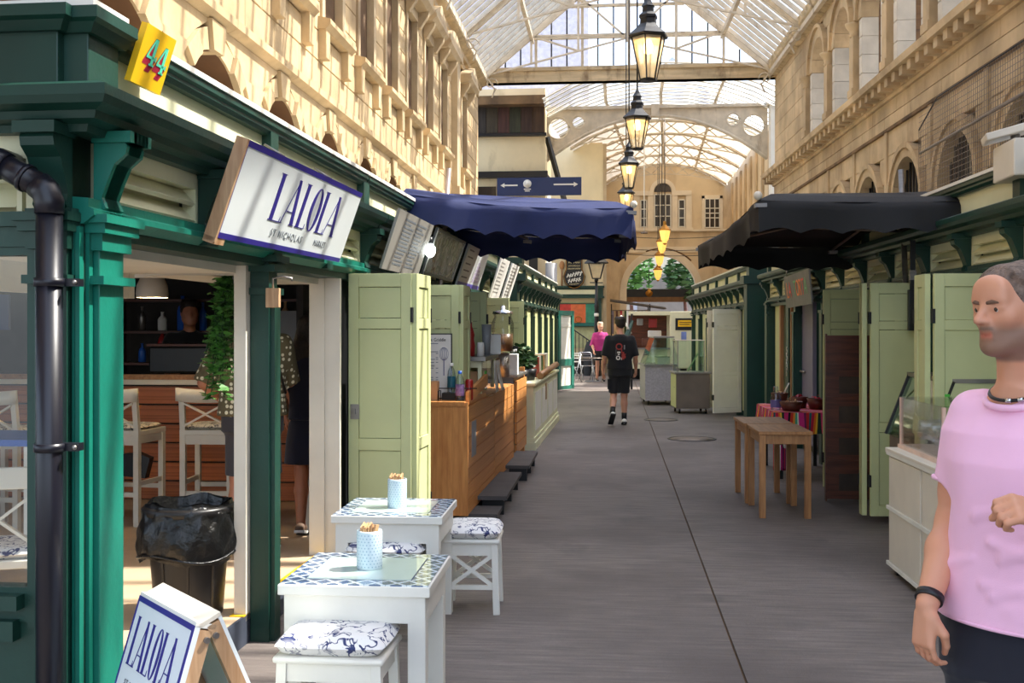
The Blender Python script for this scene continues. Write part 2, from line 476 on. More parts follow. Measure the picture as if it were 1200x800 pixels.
# string course, band, aprons
y = 2.0
strm = Pieces('string_course', MB().prism([(0,0),(.10,.05),(.10,.13),(.04,.18),(0,.18)], (0,-.5,0), (1,0,0), (0,0,1), (0,1,0)), M['stone'])
while y < 29:
    L_ = min(1.95, 29-y); strm.put(wl, (WLX, y+L_/2, 4.42), (0,0,0), (1, L_-.006, 1)); y += L_
def span_blocks(y0, y1, z0, z1, n, out=0):
    for k in range(n):
        lblock(y0+(y1-y0)*k/n, y0+(y1-y0)*(k+1)/n, z0, z1, out)
for z0, z1, off in ((4.60, 4.95, 0), (4.95, 5.32, .4)):
    y = 2.0 - off
    while y < 29:
        y1 = min(29, y+.92)
        lblock(max(2, y), y1, z0, z1, 0); y = y1
for yc in WIN_L:                                   # pedestal under each window
    for s in (-1, 1):
        lblock(yc+s*.56-.1, yc+s*.56+.1, 4.98, 5.36, .10)
# plinth band at sill height and courses of the piers between windows
edges = [2.0] + sum([[yc-.58, yc+.58] for yc in WIN_L], []) + [29.0]
for i in range(0, len(edges), 2):
    a, b = edges[i], edges[i+1]
    n = max(1, round((b-a)/1.3))
    for k in range(7):
        z0 = 5.32+k*.372
        span_blocks(a, b, z0, z0+.372, n, 0)
y = 2.0
while y < 29:
    y1 = min(29, y+1.5); lblock(y, y1, 7.92, 8.12, .03); y = y1
struct('trim_1', MB().prism([(0,0),(.10,.02),(.12,.10),(.26,.16),(.30,.26),(.30,.34),(0,.34)], (WLX,-4,8.1), (1,0,0), (0,0,1), (0,33,0)), M['timber'])
# giant pilaster before the last window
struct('trim_2', MB().box(WLX, 24.05, 4.6, WLX+.14, 24.55, 8.1).box(WLX, 24.0, 7.75, WLX+.2, 24.6, 7.95).box(WLX, 24.0, 4.6, WLX+.2, 24.6, 4.85), M['stone_plain'])
def left_window(n, yc, seg):
    w = struct('window_%d' % n, MB().box(WLX-.30, yc-.46, 5.5, WLX-.28, yc+.46, 7.35), M['darkglass'])
    for s in (-1, 1):
        part('jamb', MB().box(WLX-.30, yc+s*.44, 5.46, WLX+.03, yc+s*.58, 7.4), M['stone_plain'], w)
    part('lintel', MB().box(WLX-.30, yc-.58, 7.32, WLX+.04, yc+.58, 7.5), M['stone_plain'], w)
    part('sill', MB().prism([(-.3,0),(.10,0),(.16,.06),(.16,.12),(.0,.16),(-.3,.18)], (WLX,yc-.68,5.34), (1,0,0), (0,0,1), (0,1.36,0)), M['stone'], w)
    f = MB()
    f.box(WLX-.29, yc-.02, 5.5, WLX-.24, yc+.02, 7.35); f.box(WLX-.29, yc-.44, 6.38, WLX-.24, yc+.44, 6.43)
    f.box(WLX-.29, yc-.44, 5.5, WLX-.23, yc-.39, 7.35); f.box(WLX-.29, yc+.39, 5.5, WLX-.23, yc+.44, 7.35)
    part('sash', f, M['offwhite'], w)
    for s in (-1, 1):
        part('console', MB().prism([(0,0),(.06,.0),(.12,.1),(.2,.22),(.22,.3),(0,.3)], (WLX+.02,yc+s*.55-.07,7.22), (1,0,0), (0,0,1), (0,.14,0)), M['stone_plain'], w)
    hood = MB()
    hood.prism([(0,0),(.22,.02),(.30,.10),(.30,.16),(0,.16)], (WLX,yc-.78,7.5), (1,0,0), (0,0,1), (0,1.56,0))
    if seg:
        poly = [(-.78,.0),(.78,.0)] + [(.78*cos(pi*k/10), .03+.30*sin(pi*k/10)) for k in range(0, 11)]
        hood.prism(poly, (WLX,yc,7.66), (0,1,0), (0,0,1), (.28,0,0))
        poly = [(.62*cos(pi*k/10), .20*sin(pi*k/10)) for k in range(0, 11)]
    else:
        hood.prism([(-.78,0),(.78,0),(.78,.05),(0,.36),(-.78,.05)], (WLX,yc,7.66), (0,1,0), (0,0,1), (.28,0,0))
    part('pediment', hood, M['stone_plain'], w)
for i, yc in enumerate(WIN_L): left_window(i+1, yc, i % 2 == 0)

# ================================================================ RIGHT STONE WALL (drifts inwards with distance)
WR_K = -.0224
def wrx(y): return 4.75 + WR_K*(y-13)
wr_rot = math.atan(.0224)
wr = struct('wall_right', None, None, (wrx(0), 0, 0), wr_rot)      # local: x=0 is the face, -x out to the arcade, y along
def wrs(y): return y*1.00025
core = MB()
core.box(.14, -4, 0, .9, 29.2, 5.9); core.box(.14, -4, 7.98, .34, 29.2, 8.5)
UP_R = [12.75, 14.95, 17.15, 19.35, 21.5, 23.65]
LO_R = [10.6, 12.75, 15.0, 17.25, 19.5, 21.6, 23.8, 26.0]
edges = [-4] + sum([[yc-.66, yc+.66] for yc in UP_R], []) + [29.2]
for i in range(0, len(edges), 2): core.box(.14, edges[i], 5.9, .27, edges[i+1], 7.98)
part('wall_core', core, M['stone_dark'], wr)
RBL = Pieces('stone_block', block_mb(.015), M['stone_r'])
def rblock(y0, y1, z0, z1, out=0.0, deep=.16, gap=.008, P=None):
    (P or RBL).put(wr, (-out+deep/2, (y0+y1)/2, (z0+z1)/2), (0,0,pi), (deep, y1-y0-gap, z1-z0-gap))
# band above the groove, below the cornice
for z0, z1, st in ((4.93, 5.16, .0), (5.16, 5.40, .7)):
    y = 4-st
    while y < 29:
        y1 = min(29.1, y+1.45); rblock(y, y1, z0, z1, .02); y = y1
# lower zone: arched openings with archivolt and panels between
rw, rsp = .70, 3.62
def archring(r0, r1, n, x0, x1, a_from=0, a_to=pi):
    out = []
    for k in range(n):
        a0 = a_from+(a_to-a_from)*k/n+.006; a1 = a_from+(a_to-a_from)*(k+1)/n-.006
        poly = [(cos(a)*r0, sin(a)*r0) for a in (a0, (a0+a1)/2, a1)] + [(cos(a)*r1, sin(a)*r1) for a in (a1, (a0+a1)/2, a0)]
        out.append(MB().prism(poly, (x0,0,0), (0,1,0), (0,0,1), (x1-x0,0,0)))
    return out
ring1 = [Pieces('voussoir', m_, M['stone_r']) for m_ in archring(rw, rw+.14, 7, -.05, .15)]
ring2 = [Pieces('archivolt', m_, M['stone_r']) for m_ in archring(rw+.14, rw+.22, 7, -.09, .15)]
gridme = None
for i, yc in enumerate(LO_R):
    for p_ in ring1+ring2: p_.put(wr, (0, yc, rsp))
    for s in (-1, 1):
        for z0 in (2.6, 3.11):
            rblock(yc+s*(rw+.11)-.11, yc+s*(rw+.11)+.11, z0, z0+.51, .06)
    nxt = LO_R[i+1] if i+1 < len(LO_R) else None
    if nxt:
        a, b = yc+rw+.22, nxt-rw-.22
        for z0, z1 in ((2.6,3.1),(3.1,3.62),(3.62,4.05),(4.05,4.5)):
            h = max(0, (z0+z1)/2-rsp); ins = (rw+.22)-sqrt(max(.03, (rw+.22)**2-h*h)) if h > 0 else 0
            rblock(a-ins, b+ins, z0, z1, 0)
    # spandrel course above the arch crown, in two stones
    a = yc-1.1; b = yc+1.1
    rblock(a, yc, 4.5, 4.91, 0); rblock(yc, b, 4.5, 4.91, 0)
    w = part('arched_window', MB().prism([(cos(pi*k/14)*rw, sin(pi*k/14)*rw) for k in range(15)] + [(-rw,-1.1),(rw,-1.1)], (.135,0,0), (0,1,0), (0,0,1), (.03,0,0)), M['darkglass'], wr, loc=(0, yc, rsp))
    g = MB()
    for q in np.linspace(-.6, .6, 8):
        h = sqrt(max(0, rw*rw-q*q)); g.box(.10, q-.012, -1.1, .125, q+.012, h)
    part('window_bars', g, M['black'], w)
    g2 = MB(); g2.box(.09, -rw, -.35, .125, rw, -.30); g2.box(.09, -rw, -.02, .125, rw, .03)
    part('transom', g2, M['offwhite'], w)
struct('trim_3', MB().box(-.05, -4, 0, .0, 29, .05), M['stone_dark'], (wrx(0)-.0, 0, 4.9), wr_rot)
for yb in (16.1, 18.4, 20.55, 22.7, 13.9, 11.7):
    t_ = part('pilaster_strip', MB().box(-.035, yb-.07, 2.7, .1, yb+.07, 4.9), M['stone_r'], wr)
corn = struct('trim_4', MB().prism([(0,.0),(-.06,.0),(-.07,.05),(-.10,.05),(-.10,.20),(-.36,.20),(-.38,.30),(-.30,.34),(0,.36)], (0,4,0), (1,0,0), (0,0,1), (0,25.1,0)), M['stone_r'], (wrx(0), 0, 5.40), wr_rot)
den = Pieces('dentil', MB().box(-.30, -.085, .055, -.1, .085, .195), M['stone_r'])
yy = 6.2
while yy < 29: den.put(corn, (0, yy, 0)); yy += .40
# upper arcade: pedestal, pilasters with capitals, arches, stone infill set back
y = 4
while y < 29:
    y1 = min(29.1, y+1.1); rblock(y, y1, 5.76, 5.94, .0); y = y1
pil = MB().box(-.10, -.14, 5.94, .1, .14, 7.05).box(-.13, -.17, 5.94, .1, .17, 6.08)
PIL = Pieces('pilaster', pil, M['stone_r'])
cap_ = MB().lathe([(.10,0),(.12,.03),(.10,.06),(.13,.14),(.19,.22),(.20,.26),(.0,.26)], (-.02,0,7.05), n=10)
CAPT = Pieces('capital', cap_, M['stone_r'])
ur, usp = .62, 7.30
ring3 = [Pieces('voussoir', m_, M['stone_r']) for m_ in archring(ur, ur+.2, 7, -.04, .28)]
ring4 = [Pieces('archivolt', m_, M['stone_r']) for m_ in archring(ur+.2, ur+.28, 7, -.10, .2)]
INF = Pieces('infill_stone', block_mb(.02), M['stone_grey'])
for i, yc in enumerate(UP_R):
    for p_ in ring3+ring4: p_.put(wr, (0, yc, usp))
    for s in (-1, 1):
        for k in range(4): rblock(yc+s*(ur+.1)-.1, yc+s*(ur+.1)+.1, 5.94+k*.34, 5.94+(k+1)*.34, .02, .30, P=INF)
    mid = yc+1.09
    PIL.put(wr, (0, mid, 0)); CAPT.put(wr, (0, mid, 0))
    # stones filling between arches
    b0, b1 = yc+ur+.28, (UP_R[i+1]-ur-.28 if i+1 < len(UP_R) else yc+2.18-ur-.28)
    for z0, z1 in ((7.3,7.62),(7.62,7.95),(7.95,8.3)):
        h = (z0+z1)/2-usp; rr = ur+.28; ins = rr-sqrt(max(.02, rr*rr-h*h))
        rblock(b0-ins, b1+ins, z0, z1, 0)
    rblock(yc-.7, yc+.7, 8.2, 8.5, .0)
y = 24.6
for k in range(7):
    for (a, b) in ((24.95, 26.3), (26.3, 27.7), (27.7, 29.1)): rblock(a, b, 5.94+k*.366, 5.94+(k+1)*.366, 0)
struct('trim_5', MB().prism([(0,0),(-.12,.04),(-.26,.16),(-.30,.30),(0,.34)], (0,-4,0), (1,0,0), (0,0,1), (0,33.2,0)), M['timber'], (wrx(0), 0, 8.3), wr_rot)
# loose netting stretched over the nearest arches, on a steel rail
net = thing('bird_netting', 'wire bird netting stretched over the arches above the black canopy', 'netting', (wrx(0)-.30, 0, 0), wr_rot)
nm = MB()
y0n, y1n = 11.2, 15.7
def ntop(y_): return 4.75 if y_ < 14.9 else 4.75-(y_-14.9)*.35
for k in range(64):
    yy = y0n+(y1n-y0n)*k/63; nm.bar((0,yy,3.05), (0,yy,ntop(yy)), .005)
for k in range(24):
    zz = 3.05+k*.072; nm.bar((0,y0n,zz), (0,y1n,zz), .006)
part('mesh', nm, M['steel_dk'], net, stuff=True)
part('rail', MB().tube([(0,y0n,4.2),(0,y1n-.05,4.12)], .02), M['steel_dk'], net)
part('edge_cable', MB().tube([(0,y0n,4.76),(0,14.9,4.76),(0,y1n,4.46)], .01), M['black'], net)
struct('sun_blocker_side', MB().box(.345, -4, 8.32, 2.8, 29.2, 8.5), M['stone_dark'], (wrx(0), 0, 0), wr_rot)  # added unseen slab, keeps sun from coming through the upper arches
# ================================================================ GLAZED ROOF OF THE ARCADE
RIDGE = (.45, 11.75); EAVE_L = (-3.42, 8.40); EAVE_Z = 8.44
def reave(y): return (wrx(y)-.10, EAVE_Z)
ceil = struct('ceiling', MB().box(RIDGE[0]-.1, -3, 11.7, RIDGE[0]+.1, 29, 11.9), M['iron'])
BAR = Pieces('glazing_bar', MB().box(-.022, 0, -.07, .022, 1, .03), M['iron'])
PANE = Pieces('glass_pane', MB().add([(-.5,0,0),(.5,0,0),(.5,1,0),(-.5,1,0)], [(0,1,2,3)]), M['roofglass'])
def slope_piece(P, p, q, sx=1.0):
    """unit piece along local y from p to q; local x stays along world y"""
    p = Vector(p); q = Vector(q); d = q-p; L = d.length; d.normalize()
    xa = Vector((0,1,0)); xa = (xa-d*xa.dot(d)).normalized(); za = xa.cross(d)
    R = Matrix((xa, d, za)).transposed()
    o = P.put(ceil, p, R.to_euler(), (sx, L, 1)); return o
y = -2.6; STEP = .43
while y < 28.9:
    for side in (0, 1):
        e = Vector((EAVE_L[0], y, EAVE_L[1])) if side == 0 else Vector((reave(y)[0], y, EAVE_Z))
        r = Vector((RIDGE[0], y, RIDGE[1]))
        slope_piece(BAR, e, r)
        slope_piece(PANE, e+Vector((0,STEP/2,.02)), r+Vector((0,STEP/2,.02)), STEP-.03)
    y += STEP
for side in (0, 1):
    for f in (.02, .34, .67):
        p0 = Vector((EAVE_L[0], -3, EAVE_L[1])) if side == 0 else Vector((*[reave(-3)[0]], -3, EAVE_Z))
        p1 = Vector((EAVE_L[0], 29, EAVE_L[1])) if side == 0 else Vector((reave(29)[0], 29, EAVE_Z))
        a = p0.lerp(Vector((RIDGE[0], -3, RIDGE[1])), f); b = p1.lerp(Vector((RIDGE[0], 29, RIDGE[1])), f)
        part('purlin', MB().bar(a-Vector((0,0,.12)), b-Vector((0,0,.12)), .09, .14), M['iron'], ceil)
def truss(yc, full=True):
    t = MB(); eL = Vector((EAVE_L[0]+.05, yc, 8.42)); eR = Vector((reave(yc)[0]-.05, yc, 8.42)); rg = Vector((RIDGE[0], yc, 11.6))
    root = part('roof_truss', MB().bar(eL, rg, .10, .16), M['iron'], ceil)
    part('rafter', MB().bar(eR, rg, .10, .16), M['iron'], root)
    kp = Vector((RIDGE[0], yc, 9.35))
    rods = [(eL, kp), (eR, kp)]
    for e in (eL, eR):
        for f in (.33, .66):
            hi = e.lerp(rg, f); lo = e.lerp(kp, f)
            part('strut', MB().bar(lo, hi, .06), M['iron'], root)
        part('strut', MB().bar(e.lerp(kp, .66), e.lerp(rg, .33), .05), M['iron'], root)
        part('strut', MB().bar(kp, e.lerp(rg, .66), .05), M['iron'], root)
        # scroll bracket below the eave
        s = 1 if e is eL else -1
        sp = [e+Vector((s*(.05+.16*(1-cos(g))*.6+.02*g), 0, -.1-.16*g/2+.06*sin(g*2))) for g in np.linspace(0, 5.4, 14)]
        part('scroll_bracket', MB().tube(sp, .022, 6), M['iron'], root)
        c0 = e+Vector((s*.17, 0, -.22))
        sp = [c0+Vector((s*(.18-.022*g)*cos(g), 0, (.18-.022*g)*sin(g))) for g in np.linspace(0, 7, 20)]
        part('scroll', MB().tube(sp, .018, 5), M['iron'], root)
    for a, b in rods: part('tie_rod', MB().bar(a, b, .045), M['iron'], root)
    part('king_post', MB().bar(kp-Vector((0,0,.1)), rg, .09), M['iron'], root)
    part('tie_bar', MB().bar(Vector((-2.1,yc,9.46)), Vector((3.0,yc,9.46)), .05), M['iron'], root)
    part('tie_bar', MB().bar(Vector((-1.3,yc,10.25)), Vector((2.2,yc,10.25)), .05), M['iron'], root)
for yc in (28.6, 24.6, 20.6, 16.6, 12.6, 8.6, 4.6): truss(yc)
# gable screen closing the arcade roof, on a big timber beam
gx0, gx1 = EAVE_L[0]-.15, reave(29)[0]+.15
struct('trim_6', MB().box(gx0, 28.85, 8.28, gx1, 29.15, 8.66).box(gx0, 28.8, 8.58, gx1, 29.2, 8.66).box(gx0, 28.83, 8.28, gx1, 29.17, 8.33), M['timber'])
gs = struct('window_40', MB().box(gx0, 28.95, 8.66, gx1, 29.05, 8.72), M['iron'])
def roof_z(x): return 8.42 + (x-EAVE_L[0])*(3.33/(RIDGE[0]-EAVE_L[0])) if x < RIDGE[0] else 8.42 + (gx1-.25-x)*(3.33/(gx1-.25-RIDGE[0]))
x = gx0+.3; 
while x < gx1-.2:
    zt = roof_z(x)
    if zt > 8.8:
        wd = .075 if abs((x-gx0) % 1.26) < .3 else .04
        part('mullion', MB().box(x-wd/2, 28.97, 8.66, x+wd/2, 29.03, zt), M['black'] if wd < .05 else M['iron'], gs)
        z1 = min(zt, roof_z(min(x+.42, gx1)))
        if z1 > 8.75:
            part('pane', MB().add([(x+.02,29,8.66),(x+.40,29,8.66),(x+.40,29,max(8.7,roof_z(x+.4))),(x+.02,29,zt)], [(0,1,2,3)]), M['roofglass'], gs)
    x += .42
for z in (9.5, 10.35, 11.1):
    hw = [q for q in np.linspace(gx0, gx1, 200) if roof_z(q) > z]
    if hw: part('glazing_rail', MB().box(hw[0], 28.95, z-.035, hw[-1], 29.05, z+.035), M['iron'], gs)
# ================================================================ CROSSING AND SECOND ARCADE ROOF
c2 = struct('ceiling_far', MB().box(-2.0, 30.4, 8.98, 5.0, 30.6, 9.06), M['iron'])
def barrel(u, y): # u 0..1 across
    x0 = -1.85 + max(0, y-33)*.10; x1 = 4.9 + (y-30)*.012
    x = x0+(x1-x0)*u
    return Vector((x, y, 7.95 + .95*(1-abs(2*u-1)**2.2)))
ny, nx = 18, 10
for j in range(ny):
    ya, yb = 29.3+j*19.2/ny, 29.3+(j+1)*19.2/ny
    for i in range(nx):
        q = [barrel(i/nx, ya), barrel((i+1)/nx, ya), barrel((i+1)/nx, yb), barrel(i/nx, yb)]
        part('roof_sheet', MB().add(q, [(0,1,2,3)]), M['roofglass'] if ya < 35 else M['oldglass'], c2)
for j in range(20):
    yb = 29.3+j*.5
    if yb > 36: break
    part('glazing_bar', MB().tube([barrel(u, yb)-Vector((0,0,.04)) for u in np.linspace(0, 1, 9)], .03, 4, smooth=False), M['white'], c2)
for yb in (35, 37.5, 40, 42.5, 45, 47.5):
    part('rib', MB().tube([barrel(u, yb)-Vector((0,0,.06)) for u in np.linspace(0, 1, 9)], .05, 4, smooth=False), M['iron'], c2)
    pts = [barrel(u, yb) for u in np.linspace(0, 1, 11)]
    lo = [Vector((p.x, p.y, 7.95+.45*(1-abs(2*i/10-1)**2))) for i, p in enumerate(pts)]
    lac = MB()
    for i in range(10): lac.bar(pts[i], lo[i+1], .035); lac.bar(lo[i], pts[i+1], .035); lac.bar(lo[i], lo[i+1], .04)
    part('lattice', lac, M['iron'], c2, stuff=True)
for u in (.25, .5, .75):
    part('purlin', MB().tube([barrel(u, yb)-Vector((0,0,.05)) for yb in np.linspace(29.5, 48, 6)], .05, 4, smooth=False), M['iron'], c2)
# cast-iron arched girder across the crossing
tg = thing('arched_girder', 'cream cast iron arched girder with round holes spanning the crossing', 'girder', (0, 32, 0))
gl, gr = -1.95, 4.62
top = 8.14
def arch_z(x):
    m_ = (gl+gr)/2; h = (gr-gl)/2
    return 6.60 + 1.33*max(0, 1-((x-m_)/h)**2)
sp = MB(); N = 60
def holes(x, z):
    for (hx, hz, hr) in ((gl+.40, 7.60, .33), (gr-.40, 7.60, .33), (gl+1.0, 7.78, .20), (gr-1.0, 7.78, .20)):
        if (x-hx)**2+(z-hz)**2 < hr*hr: return True
    return False
GX = np.linspace(gl, gr, 241); GZ = np.linspace(6.5, top, 61)
cells = np.zeros((240, 60), bool)
for i in range(240):
    xm = (GX[i]+GX[i+1])/2; az = arch_z(xm)
    for j in range(60):
        zm = (GZ[j]+GZ[j+1])/2
        cells[i, j] = zm > az and not holes(xm, zm)
for i in range(240):
    j = 0
    while j < 60:
        if cells[i, j]:
            k = j
            while k < 60 and cells[i, k]: k += 1
            z0_, z1_ = GZ[j], GZ[k]
            z00 = max(z0_, min(arch_z(GX[i]), z1_)) if z0_ <= arch_z(GX[i])+.04 and j == np.argmax(cells[i]) else z0_
            sp.add([(GX[i],-.03,z0_),(GX[i+1],-.03,z0_),(GX[i+1],-.03,z1_),(GX[i],-.03,z1_),(GX[i],.03,z0_),(GX[i+1],.03,z0_),(GX[i+1],.03,z1_),(GX[i],.03,z1_)],
                   [(0,1,2,3),(7,6,5,4),(0,4,5,1),(2,6,7,3)]); j = k
        else: j += 1
part('web', sp, M['iron'], tg)
part('top_flange', MB().box(gl, -.12, top, gr, .12, top+.09), M['iron'], tg)
part('arch_flange', MB().tube([(x, 0, arch_z(x)) for x in np.linspace(gl+.01, gr-.01, 40)], .055, 6), M['iron'], tg)
for (hx, hz, hr) in ((gl+.40, 7.60, .33), (gr-.40, 7.60, .33), (gl+1.0, 7.78, .20), (gr-1.0, 7.78, .20)):
    part('ring', MB().tube([(hx+hr*cos(g), 0, hz+hr*sin(g)) for g in np.linspace(0, 2*pi, 25)], .045, 6), M['iron'], tg)
part('keystone', MB().box((gl+gr)/2-.12, -.14, 7.9, (gl+gr)/2+.12, .14, top+.12), M['iron'], tg)
# white column carrying the girder at the crossing, and its drainpipe
cl = thing('iron_column', 'tall white square column at the crossing carrying the girder', 'column', (4.86, 31.6, 0))
part('shaft', MB().box(-.24, -.2, 0, .24, .2, 8.1), M['white'], cl, bevel=.02)
part('cap', MB().box(-.3, -.26, 8.1, .3, .26, 8.3), M['iron'], cl)
part('base', MB().box(-.25, -.21, 0, .25, .21, .4), M['white'], cl)
dp = thing('drainpipe', 'thin black downpipe beside the tall white column', 'drainpipe', (5.02, 31.28, 0), mb=MB().tube([(0,0,0),(0,0,8.2)], .06), mat=M['black'])
jb = thing('junction_box', 'small white junction box low on the tall white column', 'box', (4.92, 31.31, 5.2), mb=MB().box(-.14, -.08, -.22, .14, .08, .22), mat=M['white'])
struct('wall_crossing', MB().box(5.10, 31.2, 0, 5.6, 33.0, 8.3), M['white'])

# ================================================================ BLOCK AT THE LEFT OF THE CROSSING
bl = thing('corner_building', 'cream rendered corner block with a dark boarded opening over the crossing', 'building', (-2.9, 32.5, 0))
part('wall', MB().box(-3.6, -1.5, 0, 1.02, 1.5, 8.6), M['render'], bl)
part('canopy_soffit', MB().box(-1.1, -2.0, 8.05, 1.05, -1.4, 8.3), M['stone_dark'], bl)
wdp = part('boarded_opening', MB().box(-1.05, -1.54, 7.28, 1.0, -1.49, 8.3), M['stone_dark'], bl, 'dark weathered boarding')
for k in range(6):
    part('board', MB().box(-1.03+k*.338, -1.58, 7.3, -1.03+k*.338+.325, -1.53, 8.05), plain('weathered_board_%d' % k, (60+10*(k % 3), 53+8*(k % 2), 46), .85, var=.3, scale=3, stretch=(4,4,.5)), wdp)
part('ledge', MB().box(-1.1, -1.66, 7.2, 1.06, -1.5, 7.28), M['black'], bl)
part('gutter', MB().box(-1.1, -1.75, 5.98, 1.1, -1.5, 6.16), M['black'], bl)
part('strut', MB().bar((1.06,-1.4,7.2), (1.6,-.5,5.2), .12), M['black'], bl)
part('strut', MB().bar((1.05,-1.6,6.05), (1.45,-1.2,5.55), .08), M['black'], bl)
part('side_panel', MB().box(1.02, -1.3, 0, 1.05, 1.4, 5.7), M['white'], bl)
part('window', MB().box(-.95, -1.53, 5.3, -.42, -1.49, 5.75), M['darkglass'], bl)
part('notice', MB().box(.55, -1.55, 3.1, .8, -1.5, 3.7), M['black'], bl, 'small dark framed notice')
part('downpipe', MB().tube([(1.2,-1.6,0),(1.2,-1.6,3.5)], .17, 12), M['grey'], bl, 'fat grey pipe at the corner')
# blue direction sign hung over the crossing
ds = thing('direction_sign', 'long navy hanging sign with two white arrows over the crossing', 'sign', (-2.04, 30.72, 5.70))
part('board', MB().box(-1.22, -.03, -.26, 1.22, .03, .26), M['navysign'], ds, bevel=.005)
def arrow(x0, x1, z):
    m = MB(); s = 1 if x1 > x0 else -1
    m.prism([(x0,-.022),(x1-s*.12,-.022),(x1-s*.12,-.07),(x1,0),(x1-s*.12,.07),(x1-s*.12,.022),(x0,.022)], (0,-.036,z), (1,0,0), (0,0,1), (0,.005,0)); return m
part('arrow', arrow(-.62, -1.12, .04), M['white'], ds); part('arrow', arrow(.42, 1.12, .05), M['white'], ds)
em = MB().lathe([(.0,0),(.12,0),(.12,.01),(.05,.01),(.05,.012),(0,.012)], n=20)
eo = part('emblem', em, M['white'], ds, 'round white emblem'); eo.location = (-.34, -.032, .08); eo.rotation_euler = (pi/2, 0, 0)
part('emblem_scroll', MB().box(-.44, -.036, -.09, -.24, -.03, -.06).box(-.41, -.036, -.14, -.27, -.03, -.115), M['white'], ds)
for s in (-1, -.2): part('bracket', MB().tube([(s*1.15,.02,.1),(s*1.15,.28,.1)], .02, 6), M['steel_dk'], ds)

# ================================================================ END FACADE
M['endwall'] = plain('end_wall_render', (226,206,172), .85, var=.08, scale=.9, dirt=(160,128,92), dscale=.8, dlo=.5, dhi=.8)
M['endtrim'] = plain('end_wall_trim', (234,222,200), .8, var=.06, scale=2)
ew_y = 48.4
ew = struct('wall_end', None, None, (0, ew_y, 0))
ax, ar, asp = 2.29, 1.55, 3.30
em_ = MB()
archpts = [(ax+ar*cos(pi*k/20), asp+ar*sin(pi*k/20)) for k in range(21)]   # right -> left over the top
def wall_with_arch(m, x0, x1, z1, y0, y1):
    m.box(x0, y0, 0, ax-ar, y1, z1); m.box(ax+ar, y0, 0, x1, y1, z1)
    for k in range(20):
        (xa, za), (xb, zb) = archpts[k], archpts[k+1]
        m.prism([(xb, zb), (xa, za), (xa, z1), (xb, z1)], (0,y0,0), (1,0,0), (0,0,1), (0,y1-y0,0))
wall_with_arch(em_, -1.2, 5.6, 9.2, 0, .5)
part('render_wall', em_, M['endwall'], ew)
ringp = MB()
for k in range(20):
    pass
poly = [(ax+(ar+.28)*cos(pi*k/24), asp+(ar+.28)*sin(pi*k/24)) for k in range(25)] + [(ax+ar*cos(pi*k/24), asp+ar*sin(pi*k/24)) for k in range(24, -1, -1)]
for k in range(24):
    a0, a1 = pi*k/24, pi*(k+1)/24
    ringp.prism([(ax+ar*cos(a0), asp+ar*sin(a0)), (ax+(ar+.28)*cos(a0), asp+(ar+.28)*sin(a0)), (ax+(ar+.28)*cos(a1), asp+(ar+.28)*sin(a1)), (ax+ar*cos(a1), asp+ar*sin(a1))], (0,-.08,0), (1,0,0), (0,0,1), (0,.4,0))
part('archivolt', ringp, M['endtrim'], ew)
part('hood_mould', MB().tube([(ax+(ar+.32)*cos(a), -.06, asp+(ar+.32)*sin(a)) for a in np.linspace(pi*.25, pi*.62, 12)], .035, 5), M['stone_dark'], ew)
for s in (-1, 1): part('arch_jamb', MB().box(ax+s*ar, -.08, 0, ax+s*(ar+.3), .3, asp), M['endtrim'], ew)
part('string_band', MB().box(-1.2, -.06, 5.0, 5.6, .02, 5.25), M['endtrim'], ew)
part('string_band', MB().box(-1.2, -.10, 5.92, 5.6, .02, 6.02), M['endtrim'], ew)
part('fan_transom', MB().box(ax-ar, .05, 3.0, ax+ar, .35, 3.36), M['black'], ew)
part('fan_beam', MB().box(ax-ar, .0, 2.78, ax+ar, .4, 3.0), plain('brown_beam', (128,96,66), .8), ew)
for a in np.linspace(0, pi, 9)[1:-1]:
    pass
vz = thing('venetian_window', 'three-light white window under a small arch above the end archway', 'window', (2.35, ew_y-.02, 6.1))
for (x0, x1, z1, arch) in ((-.98,-.72,1.25,0), (-.36,.36,1.5,1), (.72,.98,1.25,0)):
    lt = part('light', MB().box(x0, -.02, .05, x1, .02, z1), M['darkglass'], vz)
    fm = MB()
    for xx in ([x0, x1] if not arch else [x0, -.12, .12, x1]): fm.box(xx-.025, -.06, .0, xx+.025, -.02, z1)
    for zz in (.05, z1*.35, z1*.68, z1): fm.box(x0, -.06, zz-.02, x1, -.02, zz+.02)
    part('sash', fm, M['white'], lt)
part('arched_head', MB().prism([(.38*cos(pi*k/12), .38*sin(pi*k/12)) for k in range(13)], (0,-.02,1.62), (1,0,0), (0,0,1), (0,.03,0)), M['darkglass'], vz)
hh = MB()
for k in range(14):
    a0, a1 = pi*k/14, pi*(k+1)/14
    hh.prism([(.4*cos(a0),.4*sin(a0)),(.58*cos(a0),.58*sin(a0)),(.58*cos(a1),.58*sin(a1)),(.4*cos(a1),.4*sin(a1))], (0,-.1,1.62), (1,0,0), (0,0,1), (0,.1,0))
part('arch_surround', hh, M['endtrim'], vz)
for s in (-1, 1): part('entablature', MB().box(s*.4, -.12, 1.45, s*1.28, .0, 1.66), M['endtrim'], vz)
for x0 in (-1.16, -.54, .54, 1.16): part('pilaster', MB().box(x0-.13, -.08, 0, x0+.13, 0, 1.45), M['endtrim'], vz)
part('sill', MB().box(-1.35, -.14, -.14, 1.35, 0, 0), M['endtrim'], vz)
sw = thing('sash_window', 'white small-paned sash window at the corner of the end wall', 'window', (4.55, ew_y-.02, 6.1))
part('glass_panes', MB().box(-.32, -.02, 0, .32, .02, 1.28), M['darkglass'], sw)
fm = MB()
for xx in (-.32, -.11, .11, .32): fm.box(xx-.02, -.06, 0, xx+.02, -.02, 1.28)
for zz in (0, .43, .64, .86, 1.28): fm.box(-.34, -.06, zz-.02, .34, -.02, zz+.02)
